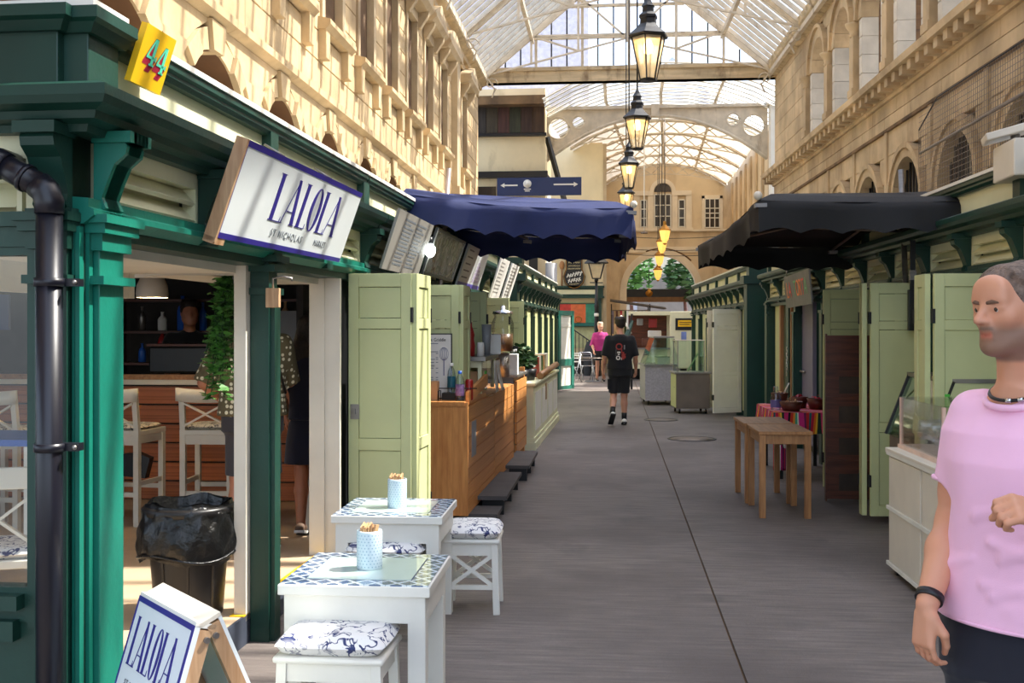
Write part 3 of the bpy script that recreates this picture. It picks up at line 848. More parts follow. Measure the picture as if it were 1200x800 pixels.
part('glazing_bars', fm, M['white'], sw)
part('surround', MB().box(-.46, -.05, -.1, -.34, .02, 1.42).box(.34, -.05, -.1, .46, .02, 1.42).box(-.46, -.05, 1.3, .46, .02, 1.45), M['endtrim'], sw)
part('sill', MB().box(-.5, -.12, -.16, .5, .02, -.06), M['endtrim'], sw)
# side walls of the second arcade
struct('wall_east', MB().prism([(5.05,33.2),(5.35,48.4),(6.0,48.4),(6.0,33.2)], (0,0,0), (1,0,0), (0,1,0), (0,0,8.2)), M['endwall'])
for k in range(8):
    yk = 34.5+k*1.8
    struct('trim_%d' % (30+k), MB().box(-.06, -.2, 2.5, .04, .2, 7.9), M['stone_r'], (5.05+(yk-33.2)*.0197, yk, 0))
struct('wall_west', MB().box(-3.4, 38.6, 0, -.28, 48.4, 8.3), M['endwall'])
for k in range(6):
    yk = 39.6+k*1.5
    struct('trim_%d' % (40+k), MB().box(-.04, -.25, 4.6, .06, .25, 7.9), M['stone_plain'], (-.28, yk, 0))
# what stands beyond the end archway
bb = thing('sheeted_facade', 'grey sheeted facade seen through the end archway', 'building', (2.6, 56, 0))
part('sheet', MB().grid(14, 6, lambda u, v: (-1.2+3.0*u, .03*sin(u*40)*(.4+v), 2.2+2.2*v)), plain('grey_sheeting', (150,146,144), .7, var=.08, scale=2), bb)
part('wall', MB().box(-3.5, .3, 0, 3.5, .8, 5.5), M['offwhite'], bb)
part('post', MB().box(-1.55, -.1, 0, -1.2, .2, 5.5), plain('pale_blue_post', (190,200,222), .5), bb)
part('shopfront', MB().box(-1.2, -.05, 0, 2.0, .1, 2.1), plain('dim_shopfront', (96,82,76), .6, var=.3, scale=3), bb)
def leafball(center, rad, n, seed, size=.16):
    r = random.Random(seed); m = MB()
    for _ in range(n):
        d = Vector((r.gauss(0,1), r.gauss(0,1), r.gauss(0,1))); d.normalize(); d *= rad*(r.random()**.4)
        c = Vector(center)+d; s = size*(.6+.8*r.random())
        R = Matrix.Rotation(r.random()*6.28, 3, 'Z') @ Matrix.Rotation(r.random()*3, 3, 'X')
        a = R @ Vector((s,0,0)); b = R @ Vector((0,s*.55,0)); m.add([c-a, c-b*.9, c+a, c+b*.9], [(0,1,2,3)])
    return m
for (x, y, z, r_, lab, sd) in ((1.0, 53.5, 4.3, 1.25, 'leafy green tree seen through the left of the end arch', 3), (3.7, 54.0, 4.2, 1.1, 'dark green tree seen through the other half of the end arch', 5)):
    tr_ = thing('street_tree', lab, 'tree', (x, y, 0))
    part('trunk', MB().tube([(0,0,0),(.1,0,2),(0,.1,3.6)], [.14,.11,.07]), M['darkwood'], tr_)
    fo = part('foliage', leafball((0,0,z), r_, 520, sd, .2), M['leaf'] if sd == 3 else M['leaf_dk'], tr_, stuff=True)

nb1 = thing('neighbour_building', 'pale lavender rendered building standing beyond the gable glazing', 'building', (-4.2, 40, 0))
part('wall', MB().box(-3, 0, 0, 3.4, 3, 15), plain('lavender_render', (214,208,218), .9), nb1)
nb2 = thing('neighbour_building', 'low pale blue pitched roof showing behind the gable glazing', 'building', (3.4, 66, 0))
part('roof', MB().prism([(-3.6,0),(3.4,0),(3.4,15.2),(.4,18.2),(-3.6,15.0)], (0,0,0), (1,0,0), (0,0,1), (0,4,0)), plain('slate_blue_roof', (196,204,222), .8), nb2)
# ================================================================ MARKET STALLS
def scroll_bracket(w=.09, out=.125, z0=2.06, z1=2.345):
    h = z1-z0
    prof = [(0,0),(.03,0),(.045,.05*h),(.03,.18*h),(.05,.38*h),(out*.62,.60*h),(out*.95,.72*h),(out,.82*h),(out*.9,.90*h),(out,.93*h),(out,h),(0,h)]
    m = MB().prism(prof, (0,-w/2,z0), (1,0,0), (0,0,1), (0,w,0))
    m.box(0, -w*.7, z0-.05, .05, w*.7, z0); m.box(0, -w*.62, z1-.04, out+.02, w*.62, z1)
    return m
_brk = {}
def bracket_piece(mk):
    if mk not in _brk: _brk[mk] = Pieces('scroll_bracket', scroll_bracket(), M[mk])
    return _brk[mk]
_slat = {}
def slat_piece():
    if 's' not in _slat:
        _slat['s'] = Pieces('slat', MB().prism([(-.07,.055),(-.06,.07),(.0,.012),(-.01,-.003)], (0,-.5,0), (1,0,0), (0,0,1), (0,1,0)), M['cream'])
    return _slat['s']
CORN = [(-.03,0),(.05,0),(.06,.025),(.11,.035),(.12,.06),(.17,.075),(.185,.10),(.185,.135),(.15,.15),(-.03,.16)]
def louvre(root, y0, y1, z0=2.10, z1=2.335, mk='cream'):
    fr = MB()
    fr.box(-.06, y0, z1-.08, .0, y1, z1); fr.box(-.06, y0, z0, .0, y0+.025, z1); fr.box(-.06, y1-.025, z0, .0, y1, z1)
    fr.box(-.10, y0, z0, -.085, y1, z1)
    lp = part('louvre_panel', fr, M[mk], root)
    for k in range(2):
        slat_piece().put(lp, (0, (y0+y1)/2, z0+.004+k*.078), (0,0,0), (1.05, y1-y0-.05, 1.05))
    return lp
def post_mb(w=.13, d=.08, top=2.02, caps=True):
    m = MB(); m.box(-d, -w/2, 0, .02, w/2, top)
    m.box(0.02, -w*.34, .0, .045, w*.34, top-.2)
    for z, e in ((1.82, .02), (1.94, .03), (1.99, .045)): m.box(-d, -w/2-e, z, e+.03, w/2+e, z+.035)
    return m
def stall(name, label, origin, rz, L, posts, mk, depth=1.72, ends=(0,0), mids=True, floor_z=None, sill_open=(), group=None, back=True, roof_white='white', moulding=None, ceiling=True):
    r = thing(name, label, 'market stall', origin, rz, group)
    g = M[mk]; P_ = Pieces('post', post_mb(), g)
    for y in posts: P_.put(r, (0, y, 0))
    part('lintel', MB().box(-.14, 0, 1.97, .0, L, 2.05), g, r)
    part('louvre_sill', MB().prism([(-.1,0),(.01,0),(.05,.03),(.05,.05),(.03,.06),(.03,.09),(-.1,.10)], (0,0,2.01), (1,0,0), (0,0,1), (0,L,0)), M[moulding] if moulding else g, r)
    ys = list(posts)
    brs = []
    for i in range(len(ys)-1):
        brs.append(ys[i])
        if mids: brs.append((ys[i]+ys[i+1])/2)
    brs.append(ys[-1])
    bp = bracket_piece(mk)
    for y in brs: bp.put(r, (0, y, 0))
    part('frieze', MB().box(-.12, 0, 2.05, -.1, L, 2.36), g, r)
    for i in range(len(brs)-1): louvre(r, brs[i]+.05, brs[i+1]-.05)
    part('cornice', (MB().sweep(CORN, [(0,L),(0,0),(-1.72,0)][::-1], 2.32) if ends[0] else MB().prism(CORN, (0, 0, 2.32), (1,0,0), (0,0,1), (0, L, 0))), g, r)
    AP = Pieces('attic_post', MB().box(-.10, -.06, 2.46, .03, .06, 2.68), g)
    for i, y in enumerate(ys): AP.put(r, (0, y, 0))
    for i in range(len(ys)-1):
        part('attic_panel', MB().box(-.07, ys[i]+.06, 2.46, -.02, ys[i+1]-.06, 2.67), M['cream'], r)
    part('cap_moulding', MB().prism([(-.10,0),(.015,0),(.03,.02),(.03,.035),(.045,.045),(.045,.075),(-.1,.08)], (0,.24 if ends[0] else 0,2.655), (1,0,0), (0,0,1), (0,L-(.24 if ends[0] else 0),0)), g, r)
    part('roof', MB().prism([(.055,2.73),(.055,2.755),(-depth,2.88),(-depth,2.84)], (0,0,0), (1,0,0), (0,0,1), (0,L,0)), M[roof_white], r)
    if ceiling: part('stall_ceiling', MB().box(-depth, 0, 2.37, -.13, L, 2.41), M['offwhite'], r)
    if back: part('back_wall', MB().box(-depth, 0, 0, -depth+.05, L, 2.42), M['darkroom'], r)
    if floor_z: part('stall_floor', MB().box(-depth, 0, 0, -.02, L, floor_z), M['deck'], r)
    return r
def leaf_mb(w, h, t=.04, cols=1, splits=(.26,.30)):
    """door leaf with recessed panels; local x = width, y = thickness, z up"""
    m = MB(); fr = .07
    rows = []
    z = fr
    hs = [h*.62-fr*1.5, h*.22, ]
    zones = [(.09, h*.36), (h*.36+.08, h*.80), (h*.80+.07, h-.09)]
    m.box(0, 0, 0, fr, t, h); m.box(w-fr, 0, 0, w, t, h)
    zz = [0] + [q for zn in zones for q in zn] + [h]
    for i in range(0, len(zz), 2): m.box(fr, 0, zz[i], w-fr, t, zz[i+1])
    return m, zones, fr
def door_leaf(parent, w, h, loc, rz, name='door_leaf', mk='sage', hinge=True, lock=False):
    m, zones, fr = leaf_mb(w, h)
    o = part(name, m, M[mk], parent, loc=loc, rot=(0,0,rz), bevel=.003)
    for (a, b) in zones:
        part('door_panel', MB().box(fr+.004, .010, a+.004, w-fr-.004, .030, b-.004), M[mk], o)
    if hinge:
        for z in (h*.15, h*.85): part('hinge', MB().box(w-.005, -.006, z-.05, w+.012, .046, z+.05), M['rubber'], o)
    if lock: part('lock_plate', MB().box(.015, -.006, h*.50-.05, .075, .0, h*.50+.05).box(.04, -.02, h*.50-.015, .05, -.006, h*.50+.02), M['steel'], o, 'worn metal lock plate')
    return o

RZL = -radians(1.146); RZR = pi + radians(1.284)
def lx(y): return -1.8 + .02*(y-5.4)
def rx(y): return 2.65 - .0224*(y-9.2)

# ---------------------------------------------------------------- corner stall with the cafe
A0 = 3.56
sa = stall('market_stall', 'teal corner stall with the open cafe front below the yellow number board', (lx(A0), A0, 0), RZL, 3.92, [1.95, 3.9], 'dgreen', depth=1.72, mids=True, ends=(1,0), back=False, ceiling=False, moulding='teal')
# the first bay between the corner pier and the first post is longer
bp = bracket_piece('dgreen')
for y in (.16, 1.06): (bracket_piece('teal') if y < .5 else bp).put(sa, (0.0, y, 0))
louvre(sa, .26, 1.01); louvre(sa, 1.11, 1.90)
part('attic_panel', MB().box(-.07, .22, 2.46, -.02, 1.89, 2.67), M['cream'], sa)
# corner pier
pm = MB().box(-.16, 0, 0, 0, .27, 2.06)
pier = part('corner_pier', pm, M['dgreen'], sa, bevel=.006)
part('pilaster', MB().box(0, .07, .3, .035, .25, 1.98).box(0, .05, 0, .05, .27, .3), M['teal'], pier, bevel=.004)
part('pilaster', MB().box(-.15, -.035, .3, -.03, 0, 1.98).box(-.27, -.05, 0, -.06, 0, .3), M['dgreen'], pier, bevel=.004)
part('edge_bead', MB().box(-.024, -.012, .3, -.014, 0.0, 2.0).box(-.010, -.016, .3, .006, .012, 2.0).box(0, .035, .3, .014, .06, 2.0), M['teal'], pier)
for z, e, h_ in ((1.80, .03, .03), (1.92, .02, .06), (1.98, .04, .035), (2.015, .055, .03)):
    part('capital_band', MB().box(-.02, .07-e, z, .035+e, .25+e, z+h_), M['teal'], pier)
    part('capital_band', MB().box(-.15-e, -.035-e, z, -.03+e*.6, 0, z+h_), M['dgreen'], pier)
fb = bracket_piece('dgreen').put(pier, (-.09, 0, 0), (0,0,-pi/2), (1,1.35,1))
bracket_piece('teal').put(pier, (.0, .16, 0), (0,0,0), (1,1.5,1))
# end facade facing the street
CAPP = [(-.05,0),(.02,.0),(.045,.03),(.065,.04),(.065,.08),(-.05,.085)]
part('attic_pier', MB().box(-.32, -.04, 2.44, -.06, .02, 2.69).box(-.10, .0, 2.44, .03, .22, 2.69).box(-.30, .02, 2.44, -.05, .2, 2.69), M['dgreen'], sa, bevel=.005)
part('attic_pier_cap', MB().sweep(CAPP, [(-.36,-.04),(-.06,-.04),(-.06,.0),(.03,.0),(.03,.24)], 2.67), M['dgreen'], sa)
part('attic_panel', MB().box(-1.9, .0, 2.46, -.30, .05, 2.68), M['cream'], sa)
part('end_cap_moulding', MB().box(-2.0, -.03, 2.67, -.32, .03, 2.74), M['dgreen'], sa)
part('end_roof_edge', MB().box(-2.0, -.06, 2.745, .08, .2, 2.775), M['white'], sa)
part('frieze_panel', MB().box(-1.9, -.0, 2.24, -.15, .06, 2.34), M['cream'], sa)
elv = part('end_louvre', MB().box(-1.9, .08, 2.05, -.15, .10, 2.25).box(-.20, 0, 2.05, -.15, .08, 2.25).box(-.235, .0, 2.05, -.215, .08, 2.25), M['cream'], sa)
for k in range(2):
    part('slat', MB().prism([(.0,.0),(.012,.0),(.075,.07),(.063,.07)], (-1.9,0,2.07+k*.085), (0,1,0), (0,0,1), (1.66,0,0)), M['cream'], elv)
part('end_rail', MB().box(-1.9, -.04, 2.0, -.16, .04, 2.05).box(-1.9, -.02, 1.93, -.16, .03, 2.0), M['dgreen'], sa)
part('window_frame', MB().box(-.19, -.01, .6, -.14, .05, 1.95).box(-1.5, -.01, 1.90, -.19, .05, 1.95).box(-1.5, -.01, .62, -.19, .06, .74), M['dgreen'], sa)
part('window_pane', MB().box(-1.5, .015, .74, -.19, .021, 1.90), M['glass'], sa)
part('stall_riser', MB().box(-1.6, .0, 0, -.14, .05, .62), M['dgreen'], sa)
part('window_ledge', MB().box(-1.6, -.06, .67, -.20, 0, .72), M['dgreen'], sa)
part('window_ledge', MB().box(-1.6, -.05, .56, -.22, 0, .63), M['dgreen'], sa)
# white inner frames and lintels of the openings
part('inner_frame', MB().box(-.148, 1.83, .12, -.085, 1.90, 1.97).box(-.75, .27, 1.93, -.14, 1.85, 1.97).box(-.75, .27, 1.80, -.70, 1.85, 1.97), M['offwhite'], sa)
part('inner_frame', MB().box(-.20, 3.30, .12, -.10, 3.40, 1.97).box(-.10, 3.32, .12, .0, 3.36, 1.97).box(-.75, 2.05, 1.93, -.14, 3.3, 1.97), M['offwhite'], sa)
part('bay_partition', MB().box(-.14, 3.38, 0, -.08, 3.85, 2.0), M['black'], sa)
# raised floor with a yellow-edged step
ca = struct('floor_cafe', MB().box(-4.6, .06, 0, -.10, 6.6, .15), M['tan'], (lx(A0), A0, 0), RZL)
part('step_nosing', MB().box(-.16, 1.80, .15, -.085, 3.9, .156), M['yellow'], ca, 'worn yellow step edge')
part('step_riser', MB().box(-.10, .27, 0, -.085, 3.9, .15), plain('blue_black_riser', (52,58,72), .7), ca)
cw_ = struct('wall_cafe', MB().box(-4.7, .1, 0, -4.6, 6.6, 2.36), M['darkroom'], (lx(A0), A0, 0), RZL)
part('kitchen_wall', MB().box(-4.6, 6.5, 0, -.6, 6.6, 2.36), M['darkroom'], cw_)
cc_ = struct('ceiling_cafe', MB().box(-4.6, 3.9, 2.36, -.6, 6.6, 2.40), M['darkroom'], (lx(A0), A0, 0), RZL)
part('front_ceiling', MB().box(-4.2, .1, 2.32, -.14, 3.9, 2.37), M['offwhite'], cc_)
part('bulkhead', MB().box(-4.5, 3.30, 1.98, -.8, 3.36, 2.34), M['offwhite'], cc_)
# long white folding shutter leaf pair at the far jamb
LEAF_H = 1.86
lv = door_leaf(sa, .43, LEAF_H, (.01, 3.50, .15), 0, lock=True)
door_leaf(sa, .43, LEAF_H, (.475, 3.52, .15), pi/2-.03)
# ---------------------------------------------------------------- the rest of the left row
sb = stall("market_stall", "green stall behind the first pine counter beneath the navy canopy", (lx(7.5), 7.5, 0), RZL, 3.85, [.0, 1.92, 3.85], "dgreen", floor_z=None, depth=1.72, back=False, ceiling=False)
part("back_wall", MB().box(-.5, .02, 0, -.45, 3.85, 2.42), M["darkroom"], sb)
part("stall_floor", MB().box(-.45, .02, 0, -.02, 3.85, .15), M["deck"], sb)
door_leaf(sb, .43, LEAF_H, (.01, 1.55, .15), 0.0); door_leaf(sb, .40, LEAF_H, (.475, 1.57, .15), pi/2)
door_leaf(sb, .42, LEAF_H, (.0, 3.45, .15), 0.0)
sc_ = stall('market_stall', 'green stall behind the second pine counter with two pale menu boards', (lx(11.4), 11.4, 0), RZL, 4.0, [.0, 2.0, 4.0], 'dgreen', floor_z=.15)
door_leaf(sc_, .40, LEAF_H, (.0, 1.75, .15), 0.0); door_leaf(sc_, .40, LEAF_H, (.0, 3.55, .15), 0.0)
sd = stall('market_stall', 'sunlit narrow-bayed green stall behind the long planted counter', (lx(17.4), 17.4, 0), RZL, 9.6, [0, 1.6, 3.2, 4.8, 6.4, 8.0, 9.6], 'dgreen')
for k in range(6):
    part('shutter', MB().box(-.10, k*1.6+.10, .1, -.05, k*1.6+.78, 1.97), M['sage'], sd); part('shutter', MB().box(-.08, k*1.6+.82, .1, -.03, k*1.6+1.5, 1.97), M['sage'], sd)
part('end_pier', MB().box(-.45, -.14, 0, .06, .1, 2.7).box(-.5, -.18, 2.4, .2, .12, 2.52).box(-.5, -.2, 2.68, .15, .12, 2.78), M['dgreen'], sd)
part('end_wall', MB().box(-2.0, -.04, 0, -.4, .06, 2.7), M['cream'], sd)
tl = door_leaf(sd, .80, 2.0, (.06, 9.72, .05), radians(66), mk='white')
part('teal_edge', MB().box(-.03, -.02, 0, .10, .045, 2.02).box(.70, -.02, 0, .83, .045, 2.02).box(0, -.02, 1.90, .82, .045, 2.02).box(0, -.02, .60, .82, .045, .78).box(0, -.02, 0, .82, .045, .09), M['teal'], tl, 'teal painted frame of the white leaf')
# ---------------------------------------------------------------- right row (local y runs back towards the street)
def rstall(label, yfar, L, posts, **kw): return stall('market_stall', label, (rx(yfar), yfar, 0), RZR, L, posts, 'dgreen', **kw)
r3 = rstall('dark green stall holding the striped cloth table and small painted sign', 17.0, 3.9, [.05, 2.15, 3.85])
r2 = rstall('dark green stall with the brown boards leaning between open pale doors', 13.1, 3.9, [.0, 1.9, 3.85])
r1 = rstall('green stall behind the white counter and glass display box', 9.2, 5.6, [.0, 1.9, 3.7, 5.55])
# open pale green leaves on the right
# local x outwards (-X world), local y towards the street
lf1 = door_leaf(r2, .47, LEAF_H+.1, (.0, 3.85, .06), 0.0)
door_leaf(r2, .10, LEAF_H+.1, (.49, 3.85, .06), -pi/2)
lf2 = door_leaf(r1, .50, LEAF_H+.1, (-.05, 1.53, .06), 0.0)
door_leaf(r1, .24, LEAF_H+.1, (.46, 1.52, .06), -pi/2)
lf3 = door_leaf(r2, .46, LEAF_H+.1, (.04, 2.2, .06), 0.0)
part('shutter', MB().box(-.1, .12, .1, -.05, 1.8, 1.97), M['sage'], r1)
part('shutter', MB().box(-.1, 2.0, .1, -.05, 3.5, 1.97), M['sage'], r1)
part('shutter', MB().box(-.1, 2.75, .1, -.05, 3.7, 1.97), M['sage'], r2)
part('end_pier', MB().box(-.40, -.10, 0, .05, .06, 2.05), M['dgreen'], r3)
part('timber_jamb', MB().box(-.05, .9, .1, .0, .98, 1.97), M['oak_v'], r3, 'bare brown timber jamb')
part('inner_door', MB().box(-.12, .22, .1, -.06, .86, 1.97), M['sage'], r3)
part('flat_post', MB().box(-.10, 1.52, 0, .02, 1.72, 1.97), M['dgreen'], r3)
part('timber_jamb', MB().box(-.05, 1.74, .1, .0, 1.80, 1.97), M['oak_v'], r3, 'bare brown timber jamb')
pd = part('purple_door', MB().box(-.12, 1.84, .1, -.07, 2.9, 1.97), M['purple'], r3, 'dusky purple door')
part('door_bar', MB().tube([(-.05,2.0,1.05),(-.05,2.5,1.05)], .015), M['steel'], pd)
gr_ = MB()
rg_ = random.Random(4)
zq = .95
for k in range(9):
    gr_.tube([(.024, 1.56+.1*rg_.random(), zq+.02*k*2.2), (.024, 1.58+.1*rg_.random(), zq+.04+.044*k), (.024, 1.55+.12*rg_.random(), zq+.07+.044*k)], .006, 4)
part('chalk_scrawl', gr_, M['offwhite'], r3)
sf = stall('market_stall', 'far green stall with the tall dark corner pier and white double doors', (rx(28.8), 28.8, 0), RZR, 10.4, [.0, 1.7, 3.4, 5.1, 6.8, 8.5, 10.25], 'dgreen')
part('end_pier', MB().box(-.45, 10.1, 0, .14, 10.45, 2.45).box(-.5, 10.05, 2.38, .2, 10.5, 2.52).box(-.42, 10.1, 2.5, .1, 10.42, 2.70).box(-.46, 10.06, 2.68, .15, 10.46, 2.78), M['dgreen'], sf)
part('end_wall', MB().box(-2.0, 10.3, 0, -.4, 10.38, 2.7), M['dgreen'], sf)
for k in range(6):
    a = k*1.7+.12
    part('shutter', MB().box(-.1, a, .1, -.05, a+.7, 1.97), M['sage'], sf); part('shutter', MB().box(-.08, a+.75, .1, -.03, a+1.45, 1.97), M['sage'], sf)
wd1 = door_leaf(sf, .62, 1.92, (-.02, 8.55, .06), radians(28), mk='white')
wd2 = door_leaf(sf, .50, 1.92, (-.02, 7.35, .06), radians(10), mk='offwhite')
part('notice', MB().box(.12, -.012, 1.0, .3, -.004, 1.25), M['stone_plain'], wd2, 'small pasted notice')
# ================================================================ CAFE FURNITURE AND SIGNS (left foreground)
def toile_mat(name, ink, base, sc):
    t = NT(name); v = t.pos((1,1,1), True)
    d = t.n('TexNoise'); d.inputs['Scale'].default_value = sc*.5; d.inputs['Detail'].default_value = 2; t.l(v, d.inputs['Vector'])
    mx = t.n('Mix', data_type='VECTOR'); mx.inputs[0].default_value = .22
    t.l(v, mx.inputs[4]); t.l(d.outputs[1], mx.inputs[5])
    n = t.noise(mx.outputs[1], sc, 2.5, .5)
    a = t.math('ABSOLUTE', t.math('SUBTRACT', n, .5))
    line = t.ramp(a, [(.020, (1,1,1,1)), (.042, (0,0,0,1))])
    n2 = t.noise(v, sc*.45, 1); patch = t.ramp(n2, [(.36, (.25,.25,.25,1)), (.5, (1,1,1,1))])
    fac = t.math('MULTIPLY', line, patch)
    b2 = t.ramp(t.noise(v, sc*1.1, 2), [(.62, (0,0,0,1)), (.70, (.55,.55,.55,1))])
    fac = t.math('MAXIMUM', fac, b2)
    t.l(t.mix(fac, RGB(*base), RGB(*ink)), t.b.inputs['Base Color']); t.b.inputs['Roughness'].default_value = .85
    return t.m
M['toile'] = toile_mat('toile_cushion_fabric', (46,56,104), (234,232,230), 17)
M['toile_b'] = toile_mat('dark_toile_fabric', (40,36,34), (214,206,192), 20)
def lattice_mat():
    t = NT('tile_border'); sx = t.n('SeparateXYZ'); t.l(t.pos((1,1,1), True), sx.inputs[0])
    u = t.math('MULTIPLY', t.math('ADD', sx.outputs[0], sx.outputs[1]), 12.0); w = t.math('MULTIPLY', t.math('SUBTRACT', sx.outputs[0], sx.outputs[1]), 12.0)
    a = t.math('ABSOLUTE', t.math('SUBTRACT', t.math('FRACT', u), .5)); b = t.math('ABSOLUTE', t.math('SUBTRACT', t.math('FRACT', w), .5))
    m_ = t.math('MAXIMUM', a, b)
    c = t.ramp(m_, [(.37, RGB(96,118,150)), (.41, RGB(226,236,240))], 'LINEAR')
    t.l(c, t.b.inputs['Base Color']); t.b.inputs['Roughness'].default_value = .08; t.b.inputs['Coat Weight'].default_value = .6
    return t.m
M['lattice'] = lattice_mat()
M['mintglass'] = plain('mint_glass_top', (206,226,220), .06, var=.02, coat=.6)
M['canister'] = plain('pale_blue_ceramic', (206,222,228), .4, var=.03)

def make_table(label, loc, rz):
    t = thing('cafe_table', label, 'table', loc, rz, 'white cafe tables with lattice tops')
    h, W, D = .65, .60, .58
    part('tabletop', MB().box(-W/2, -D/2, h-.045, W/2, D/2, h-.004), M['white'], t, bevel=.004)
    b = .085
    ring = MB()
    for (x0, y0, x1, y1) in ((-W/2+.008,-D/2+.008,W/2-.008,-D/2+b), (-W/2+.008,D/2-b,W/2-.008,D/2-.008), (-W/2+.008,-D/2+b,-W/2+b,D/2-b), (W/2-b,-D/2+b,W/2-.008,D/2-b)):
        ring.box(x0, y0, h-.006, x1, y1, h+.001)
    part('tile_border', ring, M['lattice'], t)
    part('inlay_line', MB().box(-W/2+b, -D/2+b, h-.006, W/2-b, D/2-b, h), M['navysign'], t)
    part('centre_panel', MB().box(-W/2+b+.005, -D/2+b+.005, h-.006, W/2-b-.005, D/2-b-.005, h+.002), M['mintglass'], t)
    ap = MB()
    for s in (-1, 1): ap.box(-W/2+.06, s*(D/2-.03)-.011, h-.15, W/2-.06, s*(D/2-.03)+.011, h-.045); ap.box(s*(W/2-.03)-.011, -D/2+.06, h-.15, s*(W/2-.03)+.011, D/2-.06, h-.045)
    part('apron', ap, M['white'], t)
    for sx in (-1, 1):
        for sy in (-1, 1):
            part('leg', MB().box(sx*(W/2-.02)-(.07 if sx > 0 else 0), sy*(D/2-.02)-(.07 if sy > 0 else 0), 0, sx*(W/2-.02)+(.07 if sx < 0 else 0), sy*(D/2-.02)+(.07 if sy < 0 else 0), h-.045), M['white'], t, bevel=.003)
    return t
make_table('white cafe table with a lattice-bordered top standing behind the near stool', (-.995, 4.35, 0), .01)
make_table('white cafe table with a lattice-bordered top before the open pale green leaf', (-1.185, 5.86, 0), .01)
def cushion_mb(w, d, h):
    def f(u, v): return (0,0,0)
    m = MB(); n = 14
    def P(u, v, s):
        x = (u-.5)*2; y = (v-.5)*2
        e = (1-abs(x)**5)*(1-abs(y)**5)
        rr = 1-.06*(abs(x*y)**3)
        return (x*w/2*rr, y*d/2*rr, h/2 + s*h/2*(e**.35))
    m.grid(n, n, lambda u, v: P(u, v, 1)); o = MB().grid(n, n, lambda u, v: P(1-u, v, -1))
    m.add(o.v, o.f, True); return m
def make_stool(label, loc, rz, w=.40, d=.33, cross=True):
    t = thing('cafe_stool', label, 'stool', loc, rz, 'white stools with patterned cushions')
    h = .43
    part('seat', MB().box(-w/2-.01, -d/2-.01, h-.025, w/2+.01, d/2+.01, h), M['white'], t, bevel=.01)
    part('cushion', cushion_mb(w+.03, d+.03, .082), M['toile'], t, 'white cushion printed with blue scrolls', loc=(0,0,h-.004))
    ap = MB()
    for s in (-1, 1): ap.box(-w/2+.02, s*(d/2-.02)-.009, h-.095, w/2-.02, s*(d/2-.02)+.009, h-.025); ap.box(s*(w/2-.02)-.009, -d/2+.02, h-.095, s*(w/2-.02)+.009, d/2-.02, h-.025)
    part('apron', ap, M['white'], t)
    for sx in (-1, 1):
        for sy in (-1, 1):
            x = sx*(w/2-.022); y = sy*(d/2-.022)
            part('leg', MB().bar((x, y, h-.025), (x+sx*.012, y+sy*.012, 0), .038, .038, up=(0,1,0)), M['white'], t, bevel=.002)
    part('stretcher', MB().box(-w/2+.02, -d/2+.01, .14, w/2-.02, -d/2+.03, .165), M['white'], t)
    part('stretcher', MB().box(-w/2+.02, d/2-.03, .14, w/2-.02, d/2-.01, .165), M['white'], t)
    if cross:
        for s in (-1, 1):
            part('cross_brace', MB().bar((-w/2+.03, s*(d/2-.02), .16), (w/2-.03, s*(d/2-.02), h-.09), .018, .022), M['white'], t)
            part('cross_brace', MB().bar((-w/2+.03, s*(d/2-.02), h-.09), (w/2-.03, s*(d/2-.02), .16), .016, .022), M['white'], t)
    return t
make_stool('white stool with scroll-printed cushion in front of the nearer table', (-1.035, 4.02, 0), -.01, .40, .33, cross=False)
make_stool('white cross-braced stool with scroll-printed cushion beside the further table', (-.80, 6.24, 0), .04, .31, .33)
make_stool('white stool with scroll-printed cushion tucked under the further table', (-1.19, 5.70, 0), -.03, .40, .33, cross=False)
def canister(label, loc, seed):
    r = random.Random(seed)
    c = thing('napkin_canister', label, 'canister', loc, 0, 'napkin canisters on the cafe tables')
    part('body', MB().lathe([(.0,0),(.052,0),(.053,.01),(.053,.15),(.051,.158),(.047,.158),(.047,.02),(0,.02)], n=28), M['canister'], c)
    dots = MB()
    for j in range(11):
        for k in range(22):
            g = 2*pi*(k+.5*(j % 2))/22; z = .014+j*.0128; R_ = .0536
            p = Vector((R_*cos(g), R_*sin(g), z)); tn = Vector((-sin(g), cos(g), 0))*.0035; up = Vector((0,0,.0035))
            dots.add([p-tn, p-up, p+tn, p+up], [(0,1,2,3)])
    part('diamond_pattern', dots, plain('pale_blue_print', (150,182,200), .4), c, stuff=True)
    for k in range(6):
        a = r.random()*6.28; x = -.03+k*.011
        part('napkin', MB().obox((x, 0, .155), (.008, .06, .05), Matrix.Rotation(r.uniform(-.3,.3), 3, 'X') @ Matrix.Rotation(r.uniform(-.2,.2), 3, 'Y')), M['kraft'], c)
    return c
canister('pale blue napkin canister holding brown napkins on the nearer table', (-.992, 4.345, .652), 1)
canister('pale blue napkin canister holding brown napkins on the further table', (-1.175, 5.83, .652), 2)

# ---------------------------------------------------------------- lettering helpers
def ltr_L(x, w, h, s): return [[(x,0),(x,0+h),(x+s,h),(x+s,0)], [(x-s*.3,h),(x+s*1.3,h),(x+s*1.3,h*.985),(x-s*.3,h*.985)], [(x-s*.3,0),(x+w,0),(x+w,h*.02),(x-s*.3,h*.02)], [(x+w-s*.18,0),(x+w,0),(x+w,h*.13)]]
def ltr_A(x, w, h, s):
    t = x+w*.62
    return [[(x,0),(x+s*.16,0),(t+s*.1,h),(t-s*.06,h)], [(t-s*.45,h),(t+s*.35,h),(x+w+s*.1,0),(x+w-s*.9,0)], [(x+w*.26,h*.27),(x+w*.82,h*.27),(x+w*.82,h*.29),(x+w*.26,h*.29)], [(x-s*.35,0),(x+s*.5,0),(x+s*.5,h*.018),(x-s*.35,h*.018)], [(x+w-s*1.2,0),(x+w+s*.4,0),(x+w+s*.4,h*.018),(x+w-s*1.2,h*.018)]]
